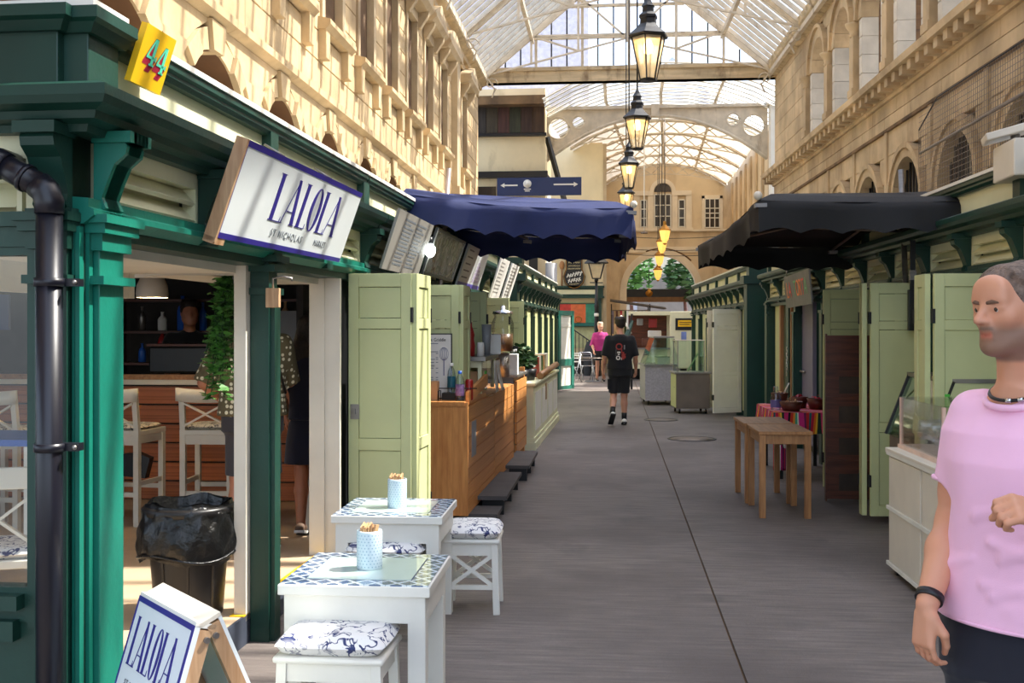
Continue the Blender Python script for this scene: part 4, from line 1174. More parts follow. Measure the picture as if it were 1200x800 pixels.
def ltr_O(x, w, h, s):
    out = []; n = 28; cx, cz = x+w/2, h/2
    for k in range(n):
        a0, a1 = 2*pi*k/n, 2*pi*(k+1)/n
        A, B = w/2, h/2*1.02; a, b = w/2-s*.95, h/2*1.02-s*.12
        out.append([(cx+a*cos(a0),cz+b*sin(a0)),(cx+A*cos(a0),cz+B*sin(a0)),(cx+A*cos(a1),cz+B*sin(a1)),(cx+a*cos(a1),cz+b*sin(a1))])
    return out
def word_lalola(W, h):
    """tall condensed high-contrast capitals, each letter a list of polygons"""
    u = W/10.2; s = u*.42
    return [ltr_L(0, u*1.35, h, s), ltr_A(u*1.5, u*1.75, h, s), ltr_L(u*3.75, u*1.25, h, s), ltr_O(u*5.1, u*1.6, h, s), ltr_L(u*6.95, u*1.15, h, s), ltr_A(u*8.2, u*1.8, h, s)]
def put_letters(parent, letters, o, ux, uz, nrm, mat, t=.002, name='letter'):
    for L_ in letters:
        m = MB()
        for poly in L_: m.prism(poly, o, ux, uz, Vector(nrm)*t)
        part(name, m, mat, parent)
def text_obj(parent, s, size, mat, M4, sx=1.0, name='lettering', align='CENTER', space=1.0):
    cu = bpy.data.curves.new(name, 'FONT'); cu.body = s; cu.size = size; cu.align_x = align; cu.align_y = 'CENTER'; cu.extrude = .0008; cu.space_character = space
    cu.materials.append(mat); cu.resolution_u = 3
    tmp = link('lettering', cu); bpy.context.view_layer.update()
    me = bpy.data.meshes.new_from_object(tmp.evaluated_get(bpy.context.evaluated_depsgraph_get()))
    bpy.data.objects.remove(tmp); bpy.data.curves.remove(cu)
    o = link(name, me, parent); o.matrix_basis = M4 @ Matrix.Diagonal((sx,1,1,1)); return o
def frame4(o, ux, uy):
    ux = Vector(ux).normalized(); uy = Vector(uy).normalized(); n = ux.cross(uy)
    return Matrix(((ux.x,uy.x,n.x,o[0]),(ux.y,uy.y,n.y,o[1]),(ux.z,uy.z,n.z,o[2]),(0,0,0,1)))
# ---------------------------------------------------------------- hanging sign over the cafe door
sgn = thing('shop_sign', 'white hanging sign with tall navy capitals leaning out from the green cornice', 'sign', (0,0,0))
B0 = Vector((lx(4.46)+.13, 4.46, 2.035)); B1 = Vector((lx(6.40)+.13, 6.40, 2.045)); T0 = Vector((lx(4.46)+.275, 4.46, 2.455)); T1 = Vector((lx(6.40)+.265, 6.40, 2.455))
ux = (B1-B0).normalized(); uz = (T0-B0).normalized(); nn = ux.cross(uz).normalized()
if nn.x < 0: nn = -nn
SW, SH = (B1-B0).length, (T0-B0).length
def sq(a, b, c=0): return B0+ux*a+uz*b+nn*c
def pbox(m, a0, b0, a1, b1, c0, c1):
    v = [sq(a,b,c) for c in (c0,c1) for (a,b) in ((a0,b0),(a1,b0),(a1,b1),(a0,b1))]
    f = [(0,1,2,3),(7,6,5,4),(0,4,5,1),(1,5,6,2),(2,6,7,3),(3,7,4,0)]
    if ux.cross(uz).dot(nn) > 0: f = [q[::-1] for q in f]
    m.add(v, f); return m
part('board', pbox(MB(), 0, 0, SW, SH, -.02, 0), M['signwhite'], sgn)
bd = MB(); pbox(bd, 0, SH-.028, SW, SH, 0, .002); pbox(bd, 0.0, 0, SW*.995, .026, 0, .002); pbox(bd, 0, .026, .012, SH-.028, 0, .002)
part('border', bd, M['signblue'], sgn, 'dark blue border bands')
part('weathered_edge', pbox(pbox(MB(), -.02, -.02, 0, SH+.0, -.05, .004), -.02, -.03, .10, -.001, -.05, .0), M['rawwood'], sgn, 'chipped bare wooden end')
put_letters(sgn, word_lalola(1.10, .235), sq(.53, .135, .0005), ux, uz, nn, M['signblue'])
text_obj(sgn, 'ST NICHOLAS', .052, M['greyink'], frame4(sq(.86, .078, .002), ux, uz), 1.25, space=1.3)
text_obj(sgn, 'MARKET', .052, M['greyink'], frame4(sq(1.43, .078, .002), ux, uz), 1.0, space=1.2)
for a in (.5, 1.3): part('hanger', MB().tube([sq(a, SH, -.01), sq(a, SH, -.01)+Vector((-.1,0,.06))], .006, 5), M['steel'], sgn)
# yellow number board
nb = thing('number_board', 'small yellow board painted with a mint and crimson 44 on the stall attic', 'sign', (0,0,0))
B0 = Vector((lx(3.81)+.055, 3.82, 2.565)); T0 = Vector((lx(3.81)+.115, 3.84, 2.785)); B1 = Vector((lx(4.06)+.055, 4.07, 2.565))
ux = (B1-B0).normalized(); uz = (T0-B0).normalized(); nn = ux.cross(uz).normalized()
if nn.x < 0: nn = -nn
SW, SH = (B1-B0).length, (T0-B0).length
part('board', pbox(MB(), 0, 0, SW, SH, -.025, 0), M['yellow'], nb)
def four(x, w, h, dx, dz):
    P = [[(.0,.34),(.0,.24),(1.0,.24),(1.0,.34)], [(.52,0),(.78,0),(.78,1),(.52,1)], [(.0,.34),(.14,.34),(.62,1.0),(.48,1.0)], [(.40,0),(.90,0),(.90,.07),(.40,.07)], [(.92,.20),(1.02,.20),(1.02,.40),(.92,.40)]]
    return [[(x+a*w+dx, b*h+dz) for a, b in q] for q in P]
for k, xx in enumerate((.055, .145)):
    zb = .085-.028*k*0
    for q in range(5): put_letters(nb, [four(xx, .078, .105, -.006*q/1.5, -.010*q/1.5-.012*k)], sq(0, zb, .0006+.0002*(5-q)), ux, uz, nn, M['crimson'], .0002, 'number_shadow')
    put_letters(nb, [four(xx-.002, .082, .109, 0, -.012*k-.002)], sq(0, zb, .0022), ux, uz, nn, M['ink'], .0003, 'number_outline')
    put_letters(nb, [four(xx, .078, .105, 0, -.012*k)], sq(0, zb, .0030), ux, uz, nn, M['mint'], .0006, 'numeral')
# ---------------------------------------------------------------- sandwich board
ab = thing('sandwich_board', 'white folding pavement board with navy capitals beside the corner pier', 'sandwich board', (0,0,0))
TL = Vector((-1.625, 3.57, .72)); TR = Vector((-1.285, 3.215, .72))
e = (TR-TL).normalized(); n0 = Vector((-e.y*-1, e.x*-1, 0)); n0 = Vector((e.y, -e.x, 0)).normalized()   # towards the street and the pier
if n0.dot(Vector((-1,-1,0))) < 0: n0 = -n0
W_ = (TR-TL).length
dwn = (Vector((0,0,-1)) + n0*.30).normalized()
B0 = TL + dwn*.75; ux = e; uz = -dwn; nn = ux.cross(uz); nn = nn if nn.dot(n0) > 0 else -nn; SH = .75; SW = W_
part('front_panel', pbox(MB(), 0, 0, SW, SH, -.018, 0), M['signwhite'], ab)
bd = MB(); pbox(bd, 0, SH-.018, SW, SH, 0, .002); pbox(bd, 0, 0, .010, SH-.018, 0, .002); pbox(bd, SW-.016, 0, SW, SH-.018, 0, .002)
part('border', bd, M['signblue'], ab, 'dark blue border')
put_letters(ab, word_lalola(.37, .16), sq(.05, SH-.222, .0006), ux, uz, nn, M['signblue'])
text_obj(ab, 'ST NICHOLAS MARKET', .026, M['greyink'], frame4(sq(SW/2, SH-.275, .002), ux, uz), 1.05, space=1.25)
text_obj(ab, 'BREAKFAST', .075, M['signblue'], frame4(sq(SW/2, SH-.385, .002), ux, uz), .72)
fr = MB(); 
for a in (0, SW-.03): pbox(fr, a, 0, a+.03, SH-.01, -.06, -.018)
part('timber_frame', fr, M['rawwood'], ab, 'worn bare wood frame')
part('top_edge', pbox(MB(), 0, SH-.004, SW, SH+.012, -.07, 0), M['white'], ab)
off = -n0*.085
dw2 = (Vector((0,0,-1)) - n0*.42).normalized()
B0 = TL+off+dw2*.78+Vector((0,0,.02)); uz = -dw2; nn = ux.cross(uz); nn = nn if nn.dot(-n0) > 0 else -nn; SH = .78
part('rear_panel', pbox(MB(), 0, 0, SW, SH, -.012, 0), M['signwhite'], ab)
fr = MB()
for a in (0, SW-.03): pbox(fr, a, 0, a+.03, SH-.01, -.055, -.012)
part('timber_frame', fr, M['rawwood'], ab, 'worn bare wood frame')
part('top_edge', pbox(MB(), 0, SH-.002, SW, SH+.012, -.075, .0), M['offwhite'], ab, 'scuffed white top edge')
for k, q in enumerate((TR+Vector((0,0,-.05))+e*.004-n0*.035, TR+off+Vector((0,0,-.04))+e*.004+n0*.02)):
    part('bolt', MB().tube([q-e*.004, q+e*.006], .010, 10), M['steel'], ab)
# ---------------------------------------------------------------- bin with a black bag
bn = thing('waste_bin', 'black plastic bin lined with a black bag inside the cafe step', 'bin', (-2.20, 5.42, .15))
part('body', MB().lathe([(.0,0),(.17,0),(.175,.02),(.205,.42),(.205,.44),(.19,.44),(.16,.03),(0,.03)], n=28), M['plastic'], bn)
part('rim', MB().lathe([(.20,.52),(.235,.53),(.24,.56),(.225,.575),(.20,.57)], n=28), M['plastic'], bn)
for g in (radians(250), radians(290), radians(330)):
    part('rib', MB().bar((.172*cos(g),.172*sin(g),.02), (.204*cos(g),.204*sin(g),.40), .012), M['plastic'], bn)
part('sticker', MB().obox((.193*cos(radians(315)), .193*sin(radians(315)), .36), (.002,.03,.035), Matrix.Rotation(radians(315), 3, 'Z')), M['paper'], bn, 'small white sticker')
rb = random.Random(11)
def bagf(u, v):
    g = 2*pi*u; z = .30+.29*v
    rr = .246-.012*v+.020*sin(pi*min(1, v*1.3))+.005*sin(g*9+v*6)+.004*sin(g*17-v*11)
    zz = z + (.02*sin(g*3+1) if v < .1 else 0) + .008*sin(g*5)
    if v > .93: rr -= .02
    return (rr*cos(g), rr*sin(g), zz)
bag = MB().grid(72, 16, bagf)
bag.grid(72, 6, lambda u, v: ((.225-.03-.06*v+.008*sin(2*pi*u*9))*cos(2*pi*u), (.195-.06*v+.008*sin(2*pi*u*9))*sin(2*pi*u), .59-.28*v+.012*sin(2*pi*u*5)))
part('bag', bag, M['bag'], bn, 'crumpled shiny black bag')
part('tie_band', MB().tube([(.256*cos(g), .256*sin(g), .325+.02*sin(g*3+1)) for g in np.linspace(0, 2*pi, 40)], .009, 6), M['bag'], bn)
# ---------------------------------------------------------------- downpipe on the corner pier
dn = thing('downpipe', 'glossy black downpipe with an elbow strapped to the corner pier', 'downpipe', (0,0,0))
px_, py_ = -1.878, 3.43
part('pipe', MB().tube([(px_,py_,0),(px_,py_,2.055)], .043, 18), M['gloss_black'], dn)
part('elbow', MB().tube([(px_,py_,2.03),(px_,py_,2.07),(px_-.012,py_,2.105),(px_-.04,py_,2.13)], .048, 18), M['gloss_black'], dn)
part('offset_pipe', MB().tube([(px_-.03,py_,2.123),(px_-.17,py_,2.20)], .043, 18), M['gloss_black'], dn)
part('collar', MB().tube([(px_-.075,py_,2.148),(px_-.09,py_,2.156)], .049, 18), M['gloss_black'], dn)
part('end_elbow', MB().tube([(px_-.15,py_,2.19),(px_-.185,py_,2.208),(px_-.20,py_+.03,2.214),(px_-.20,py_+.12,2.21)], .048, 16), M['gloss_black'], dn)
for z in (1.80, 1.245):
    cl_ = part('pipe_clip', MB().tube([(px_,py_,z-.014),(px_,py_,z+.014)], .050, 18).box(px_, py_+.01, z-.013, px_+.095, py_+.05, z+.013), M['gloss_black'], dn)
    part('screw', MB().ell((px_+.085,py_+.005,z), .009, 8, 6), M['steel'], cl_)
# wooden hook block on the second post
hk = thing('wooden_block', 'small raw wooden hook block fixed to the green cafe post', 'hook block', (-1.73, 5.38, 1.80))
part('block', MB().box(-.035, -.035, -.05, .035, 0, .05), M['rawwood'], hk, bevel=.003)
part('hook', MB().tube([(0,-.02,.05),(0,-.02,.10),(.05,-.02,.11),(.10,-.02,.10),(.10,-.02,.085)], .006, 6), M['steel'], hk)
# ---------------------------------------------------------------- inside the cafe
FZ = .15
bc = thing('bar_counter', 'cafe bar counter faced with red-brown boards under a pale top', 'counter', (0, 8.95, FZ))
bk = Pieces('board', MB().box(-.5, -.5, -.5, .5, .5, .5), M['barwood'])
for k in range(6): bk.put(bc, (-4.0, .0, .085+k*.165), (0,0,0), (3.6, .03, .150))
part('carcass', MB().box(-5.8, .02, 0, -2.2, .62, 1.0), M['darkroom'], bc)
part('counter_top', MB().box(-5.8, -.06, 1.0, -2.2, .66, 1.045), M['offwhite'], bc, bevel=.004)
part('top_lip', MB().box(-5.8, -.06, 1.045, -2.2, -.02, 1.09), M['oak'], bc)
def make_bar_stool(label, loc, rz):
    t = thing('bar_stool', label, 'bar stool', loc, rz, 'cream bar stools with crossed backs')
    h, w, d = .72, .40, .38        # backrest on the -y side
    part('seat', MB().box(-w/2, -d/2, h-.04, w/2, d/2+.02, h), M['offwhite'], t, bevel=.006)
    part('cushion', cushion_mb(w-.02, d-.02, .045), M['toile_b'], t, 'cushion printed with dark scrolls', loc=(0,.01,h-.003))
    for sx in (-1, 1):
        part('back_leg', MB().bar((sx*(w/2-.02), -d/2+.02, 0), (sx*(w/2-.02), -d/2+.02, h), .042, .042, up=(0,1,0)).bar((sx*(w/2-.02), -d/2+.02, h), (sx*(w/2-.02), -d/2-.02, 1.03), .040, .034, up=(0,1,0)), M['offwhite'], t)
        part('front_leg', MB().bar((sx*(w/2-.02), d/2-.01, 0), (sx*(w/2-.02), d/2-.01, h-.04), .04, .04, up=(0,1,0)), M['offwhite'], t)
        part('side_rail', MB().box(sx*(w/2-.02)-.01, -d/2+.02, .30, sx*(w/2-.02)+.01, d/2-.01, .335), M['offwhite'], t)
        part('apron', MB().box(sx*(w/2-.02)-.01, -d/2+.02, h-.10, sx*(w/2-.02)+.01, d/2-.01, h-.04), M['offwhite'], t)
    part('front_rail', MB().box(-w/2+.02, d/2-.02, .24, w/2-.02, d/2, .275), M['offwhite'], t)
    part('back_rail', MB().box(-w/2+.02, -d/2+.01, .22, w/2-.02, -d/2+.03, .255), M['offwhite'], t)
    part('apron', MB().box(-w/2+.02, -d/2+.005, h-.11, w/2-.02, -d/2+.035, h-.04), M['offwhite'], t)
    part('top_rail', MB().grid(8, 1, lambda u, v: ((u-.5)*(w+.03), -d/2-.03-.03*(1-(2*u-1)**2), .93+.10*v+.012*(2*u-1)**2)), M['offwhite'], t)
    thick(t.children[-1], .026)
    for s in (-1, 1): part('cross_slat', MB().bar((-s*(w/2-.03), -d/2+.01, h+.03), (s*(w/2-.03), -d/2-.02, .93), .014, .028, up=(0,1,0)), M['offwhite'], t)
    return t
bs = make_bar_stool('cream cross-backed bar stool at the bar beside the teal pier', (-3.70, 7.92, FZ), -.12)
def copy_stool(loc, rz, label): return dup(bs, loc, rz, label)
copy_stool((-3.06, 8.02, FZ), .06, 'cream cross-backed bar stool at the bar beside the spotted shirt')
copy_stool((-4.47, 7.6, FZ), -.1, 'cream cross-backed bar stool seen through the end window')
ts = MB()
for k in range(5): ts.tube([(-.02*k, 0, 0), (-.03-.01*k, -.02*k, -.05), (-.02, -.03, -.10-.01*k)], .008, 5)
thing('dark_bag', 'black bag hanging under the bar stool nearest the teal pier', 'bag', (-3.74, 8.12, .60), 0, mb=MB().prism([(-.12,-.12),(.10,-.14),(.14,.02),(.04,.06),(-.08,.05)], (0,-.04,0), (1,0,0), (0,0,1), (0,.08,0)), mat=M['black'])
# table, chair and window dressing seen through the end window
bt = thing('blue_bar_table', 'tall bar table with a bright blue top behind the end window', 'table', (-4.0, 6.6, FZ))
part('tabletop', MB().box(-.5, -.3, .76, .45, .3, .80), M['blue'], bt)
for sx in (-.45, .40):
    for sy in (-.26, .26): part('leg', MB().box(sx-.025, sy-.025, 0, sx+.025, sy+.025, .76), M['white'], bt)
ch = thing('cafe_chair', 'white cross-backed chair with patterned cushion behind the end window', 'chair', (-2.83, 4.78, FZ), radians(200))
part('seat', MB().box(-.21, -.2, .40, .21, .2, .44), M['white'], ch, bevel=.006)
part('cushion', cushion_mb(.42, .40, .06), M['toile'], ch, 'cushion printed with blue scrolls', loc=(0,0,.436))
for sx in (-1, 1):
    part('leg', MB().box(sx*.19-.02, -.19, 0, sx*.19+.02, -.15, .4), M['white'], ch)
    part('leg', MB().box(sx*.19-.02, .15, 0, sx*.19+.02, .19, .88), M['white'], ch)
    part('cross_slat', MB().bar((-sx*.18,.17,.48), (sx*.18,.17,.76), .014, .03, up=(0,1,0)), M['white'], ch)
part('top_rail', MB().box(-.22, .155, .76, .22, .185, .86), M['white'], ch, bevel=.006)
gl_ = thing('hanging_garland', 'pale green trailing garland just inside the end window', 'plant', (-2.19, 4.1, 2.0))
gm = MB(); rg = random.Random(5)
for k in range(60):
    z = -.15-.75*k/60; gm.ell((.02*sin(k*1.7), .03*cos(k*2.1), z), (.022,.010,.017), 7, 5)
part('leaves', gm, plain('jade_leaf', (150,186,150), .5), gl_, stuff=True)
part('strand', MB().tube([(0,0,.3),(0,0,-.9)], .004, 5), M['leaf_dk'], gl_)
wd_ = thing('wall_tile', 'blue patterned tile on the wall behind the end window', 'tile', (-4.15, 6.9, 1.75), 0, mb=MB().box(-.09,-.01,-.12,.09,.01,.12), mat=M['navysign'])
pl_ = thing('pendant_lamp', 'cream bell-shaped pendant lamp hanging over the bar stools', 'lamp', (-3.42, 7.72, 2.0))
part('shade', MB().lathe([(.115,-.13),(.118,-.10),(.112,-.04),(.085,.02),(.045,.07),(.02,.10),(.015,.12),(.0,.12)], n=28), M['offwhite'], pl_)
part('inner_glow', MB().lathe([(.108,-.125),(.100,-.05),(.06,.03),(0,.05)], n=24), emit('lamp_inside', (255,232,180), 1.5), pl_)
part('cord', MB().tube([(0,0,.12),(0,0,.36)], .006, 6), M['black'], pl_)
part('ceiling_rose', MB().lathe([(.012,.18),(.018,.16),(.018,.13),(.0,.13)], n=10), M['black'], pl_)
lampl = bpy.data.lights.new('pendant_bulb', 'POINT'); lampl.energy = 6; lampl.color = (1,.85,.6); lampl.shadow_soft_size = .03
lo_ = link('pendant_bulb', lampl, pl_, (0,0,-.10))
# trailing plant in a macrame pot
hp = thing('hanging_plant', 'leafy trailing plant in a pale macrame pot hung in the cafe opening', 'plant', (-2.0, 5.74, 1.90))
part('pot', MB().lathe([(0,-.07),(.05,-.07),(.085,-.02),(.09,.05),(.085,.055),(.07,.05),(.0,.03)], n=20), plain('macrame_pot', (214,210,204), .7, var=.12, scale=40), hp)
cr = MB()
for g in (0, 2.1, 4.2): cr.tube([(.09*cos(g),.09*sin(g),.05), (0,0,.30), (0,0,.42)], .006, 5); cr.tube([(.09*cos(g),.09*sin(g),.04),(.05*cos(g+.8),.05*sin(g+.8),-.06),(0,0,-.10)], .008, 5)
cr.tube([(0,0,-.09),(.005,0,-.24)], [.022,.030], 8)
part('rope', cr, M['rawwood'], hp)
lf = MB(); rl = random.Random(9)
def sprig(m, p, r, n):
    for _ in range(n):
        c = p+Vector((rl.gauss(0,r), rl.gauss(0,r), rl.gauss(0,r*.7))); s = .022*(.7+.6*rl.random())
        R = Matrix.Rotation(rl.random()*6.28, 3, 'Z') @ Matrix.Rotation(rl.uniform(-1.2,1.2), 3, 'X')
        a = R @ Vector((s*1.5,0,-s*.4)); b = R @ Vector((0,s*.6,0)); m.add([c-a, c+b, c+a, c-b], [(0,1,2,3)])
strands = MB()
for k in range(30):
    g = rl.uniform(2.2, 4.4) if k < 22 else rl.random()*6.28; L_ = rl.uniform(.30, .72) if k < 22 else rl.uniform(.05,.2)
    p = Vector((.07*cos(g), .07*sin(g), .05)); pts = [p.copy()]
    x_off = -.05-.10*rl.random() if k < 22 else .06*cos(g)
    for j in range(9):
        f = (j+1)/9
        pts.append(p+Vector((x_off*sqrt(f)+.015*sin(j+k), .05*sin(g)*sqrt(f), .04*sin(pi*f)-L_*f)))
    strands.tube(pts, .003, 4)
    for q in pts: sprig(lf, q, .018, 4)
part('stems', strands, M['leaf_dk'], hp)
part('foliage', lf, M['leaf'], hp, stuff=True)
# things on and behind the bar
def lathe_bottle(m, x, y, z, r, h, mi=0):
    return m.lathe([(0,0),(r,0),(r,h*.58),(r*.8,h*.68),(r*.35,h*.78),(r*.33,h*.96),(r*.4,h*.97),(r*.4,h),(0,h)], (x,y,z), 12, mi)
tray = thing('wooden_tray', 'low wooden crate of jars and shakers on the bar', 'crate', (-2.95, 9.2, FZ+1.09))
part('tray', MB().box(-.34,-.12,0,.34,.12,.012).box(-.34,-.12,0,.34,-.108,.07).box(-.34,.108,0,.34,.12,.07).box(-.34,-.12,0,-.328,.12,.07).box(.328,-.12,0,.34,.12,.07), M['barwood'], tray)
for k, (x, rr, hh, mk) in enumerate(((-.22,.032,.11,'paper'), (-.10,.035,.13,'chrome'), (.0,.04,.10,'paper'), (.12,.034,.12,'paper'), (.24,.03,.10,'chrome'))):
    j = thing('condiment_jar', 'small %s jar standing %s in the wooden crate on the bar' % ('pale' if mk == 'paper' else 'shiny metal', ('first', 'second', 'third', 'fourth', 'fifth')[k]), 'jar', (-2.95+x, 9.2, FZ+1.105), 0, 'condiments on the bar')
    part('body', MB().lathe([(0,0),(rr,0),(rr*1.05,hh*.4),(rr*.8,hh*.8),(0,hh*.8)], n=12), M[mk], j); part('lid', MB().lathe([(rr*.8,hh*.8),(rr*.8,hh),(0,hh)], n=12), M['chrome'], j)
hob = thing('bar_appliance', 'long low black appliance on the bar behind the teal pier', 'appliance', (-3.65, 9.25, FZ+1.09))
part('body', MB().box(-.42,-.15,0,.42,.15,.24), M['black'], hob, bevel=.02); part('top', MB().box(-.43,-.16,.24,.43,.16,.26), M['darkwood'], hob)
shelf = thing('back_shelf', 'dark back-bar shelving with bottles behind the barman', 'shelving', (-3.4, 9.85, FZ))
for z in (1.15, 1.45, 1.75): part('shelf_board', MB().box(-1.3,-.12,z-.012,1.3,.14,z+.012), M['darkwood'], shelf)
for x in (-1.3, 1.3): part('upright', MB().box(x-.015,-.12,.0,x+.015,.14,2.0), M['darkwood'], shelf)
cols = ['blue','paper','red','steel','grey','paper','leaf_dk','blue','kraft']
ordn = ['first','second','third','fourth','fifth','sixth','seventh','eighth','ninth','tenth','eleventh']
cw = {'blue':'blue','paper':'white','red':'red','steel':'silver','grey':'grey','leaf_dk':'green','kraft':'brown'}
for zi, z in enumerate((1.165, 1.465)):
    for k in range(11):
        mk = cols[(k*2+zi*3) % 9]
        b_ = thing('shelf_bottle', '%s bottle, %s along the %s back-bar shelf' % (cw[mk], ordn[k], ('lower','upper')[zi]), 'bottle', (-4.45+k*.2, 9.82, FZ+z), 0, 'bottles on the back-bar shelves', mb=lathe_bottle(MB(), 0, 0, 0, .035+.008*(k % 3), .18+.05*((k*7+zi) % 4)), mat=M[mk])
cab = thing('pale_cabinet', 'pale rounded fridge panel in the dark behind the bar', 'fridge', (-3.1, 9.72, FZ+1.2), 0, mb=MB().box(-.22,-.03,0,.22,.03,.45), mat=M['grey'])
# dark shelving and white flask seen through the second opening
rk = thing('storage_rack', 'dark storage rack in the room beyond the second cafe opening', 'rack', (-2.35, 9.3, FZ))
for z in (.1,.5,.9,1.3,1.7): part('shelf', MB().box(-.35,-.2,z,.35,.2,z+.02), M['steel_dk'], rk)
for sx in (-.35,.33):
    for sy in (-.2,.18): part('upright', MB().box(sx,sy,0,sx+.02,sy+.02,1.85), M['black'], rk)
for k, (x, z, w_, h_, mk) in enumerate(((-.2,.52,.16,.2,'grey'),(.05,.52,.2,.15,'paper'),(-.1,.92,.25,.12,'darkwood'),(.15,.12,.2,.25,'grey'),(.1,1.32,.2,.2,'black'))):
    thing('stored_box', '%s box on the storage rack, shelf %s from the ground' % ({'grey':'grey','paper':'white','darkwood':'brown','black':'black'}[mk], ('two, first','two, second','three','one','four')[k]), 'box', (-2.35+x, 9.25, FZ+z+.02), 0, 'boxes on the storage rack', mb=MB().box(-w_/2,-.1,0,w_/2,.1,h_), mat=M[mk])
ff = thing('paper_dispenser', 'slim white dispenser hanging in the second cafe opening', 'dispenser', (-2.02, 7.35, 1.98), 0, mb=MB().box(-.03,-.03,-.20,.03,.03,0), mat=M['offwhite'], bevel=.008)
# ================================================================ MID AND FAR LEFT, CANOPIES, LANTERNS
def board_on(name, label, cat, y0, y1, o0, o1, z0, z1, mat, th=.02, group=None):
    """board hung along the left stall fronts, leaning out at the top"""
    t = thing(name, label, cat, (0,0,0), 0, group)
    b0 = Vector((lx(y0)+o0, y0, z0)); b1 = Vector((lx(y1)+o0, y1, z0)); t0 = Vector((lx(y0)+o1, y0, z1))
    ux = (b1-b0).normalized(); uz = (t0-b0).normalized(); n = ux.cross(uz).normalized()
    if n.x < 0: n = -n
    W = (b1-b0).length; Hh = (t0-b0).length
    def pb(m, a0, c0, a1, c1, d0, d1):
        v = [b0+ux*a+uz*c+n*d for d in (d0,d1) for (a,c) in ((a0,c0),(a1,c0),(a1,c1),(a0,c1))]
        f = [(0,1,2,3),(7,6,5,4),(0,4,5,1),(1,5,6,2),(2,6,7,3),(3,7,4,0)]
        if ux.cross(uz).dot(n) > 0: f = [q[::-1] for q in f]
        return m.add(v, f)
    part('board', pb(MB(), 0, 0, W, Hh, -th, 0), mat, t)
    return t, pb, W, Hh, (b0, ux, uz, n)
M['greyboard'] = plain('grey_menu_board', (150,146,138), .6, var=.08, scale=3)
def text_lines(t, pb, W, Hh, rows, cols, mat, a0=.08, a1=.92, seed=1):
    r = random.Random(seed); m = MB()
    for i in range(rows):
        c = Hh*(.90-.82*i/rows); h = Hh*.035
        for j in range(cols):
            x0 = W*(a0+(a1-a0)*j/cols); x1 = x0+W*(a1-a0)/cols*r.uniform(.55,.9)
            pb(m, x0, c-h, x1, c, 0, .0012)
    part('printed_lines', m, mat, t, stuff=True)
t, pb, W, Hh, _ = board_on('menu_board', 'grey menu board of small print leaning out before the glowing bulb', 'menu board', 7.55, 8.85, .12, .26, 2.07, 2.50, M['greyboard'])
text_lines(t, pb, W, Hh, 13, 2, M['greyink'], .2, .85, seed=2)
t, pb, W, Hh, _ = board_on('photo_board', 'dark glossy food photograph board hung third along the green cornice', 'menu board', 9.05, 10.55, .12, .26, 2.10, 2.50, M['black'])
def photo_mat():
    t_ = NT('food_photo'); n = t_.noise(t_.pos((1,3,3)), 2.2, 3); n2 = t_.noise(t_.pos((1,1,1)), 1.5, 1)
    c = t_.ramp(n, [(.35, RGB(70,66,62)), (.5, RGB(150,146,138)), (.58, RGB(190,186,180)), (.66, RGB(120,84,64))])
    t_.l(c, t_.b.inputs['Base Color']); t_.b.inputs['Roughness'].default_value = .25; return t_.m
part('photograph', pb(MB(), .03, .03, W-.03, Hh-.03, 0, .002), photo_mat(), t)
part('steel_frame', pb(pb(pb(pb(MB(), 0, 0, W, .03, 0, .01), 0, Hh-.03, W, Hh, 0, .01), 0, 0, .03, Hh, 0, .01), W-.03, 0, W, Hh, 0, .01), M['steel'], t)
t, pb, W, Hh, _ = board_on('menu_board', 'white menu board with a lavender cone picture and purple foot', 'menu board', 10.85, 12.35, .12, .26, 2.08, 2.50, M['signwhite'])
text_lines(t, pb, W, Hh, 5, 1, M['greyink'], .08, .4, 3)
part('foot_band', pb(MB(), 0, 0, W, .045, 0, .002), plain('violet_print', (96,84,190), .4), t)
cone = MB()
for k in range(7): pb(cone, W*(.58+.02*k*.6), Hh*(.16+.09*k), W*(.88-.02*k*.6-.004*k*k), Hh*(.16+.09*k+.075), 0, .002)
part('cone_picture', cone, plain('lavender_print', (196,186,214), .45, var=.25, scale=14), t)
t, pb, W, Hh, _ = board_on('menu_board', 'first pale narrow menu board before the second pine counter', 'menu board', 13.25, 14.15, .14, .30, 2.02, 2.52, M['paper'])
text_lines(t, pb, W, Hh, 9, 1, M['greyboard'], .15, .8, seed=4)
t, pb, W, Hh, _ = board_on('menu_board', 'second pale narrow menu board, next to the far pier', 'menu board', 14.45, 15.35, .14, .30, 2.02, 2.52, M['paper'])
text_lines(t, pb, W, Hh, 9, 1, M['greyboard'], .15, .8, seed=5)
blb = thing('bare_bulb', 'bare glowing bulb under the navy canopy beside the grey menu board', 'light bulb', (-1.52, 8.95, 2.30))
part('bulb', MB().ell((0,0,0), (.045,.045,.06), 14, 10), emit('bulb_glow', (240,255,252), 14), blb)
part('holder', MB().tube([(0,0,.05),(0,0,.11)], .02, 8).tube([(0,0,.11),(-.15,0,.2)], .006, 5), M['black'], blb)
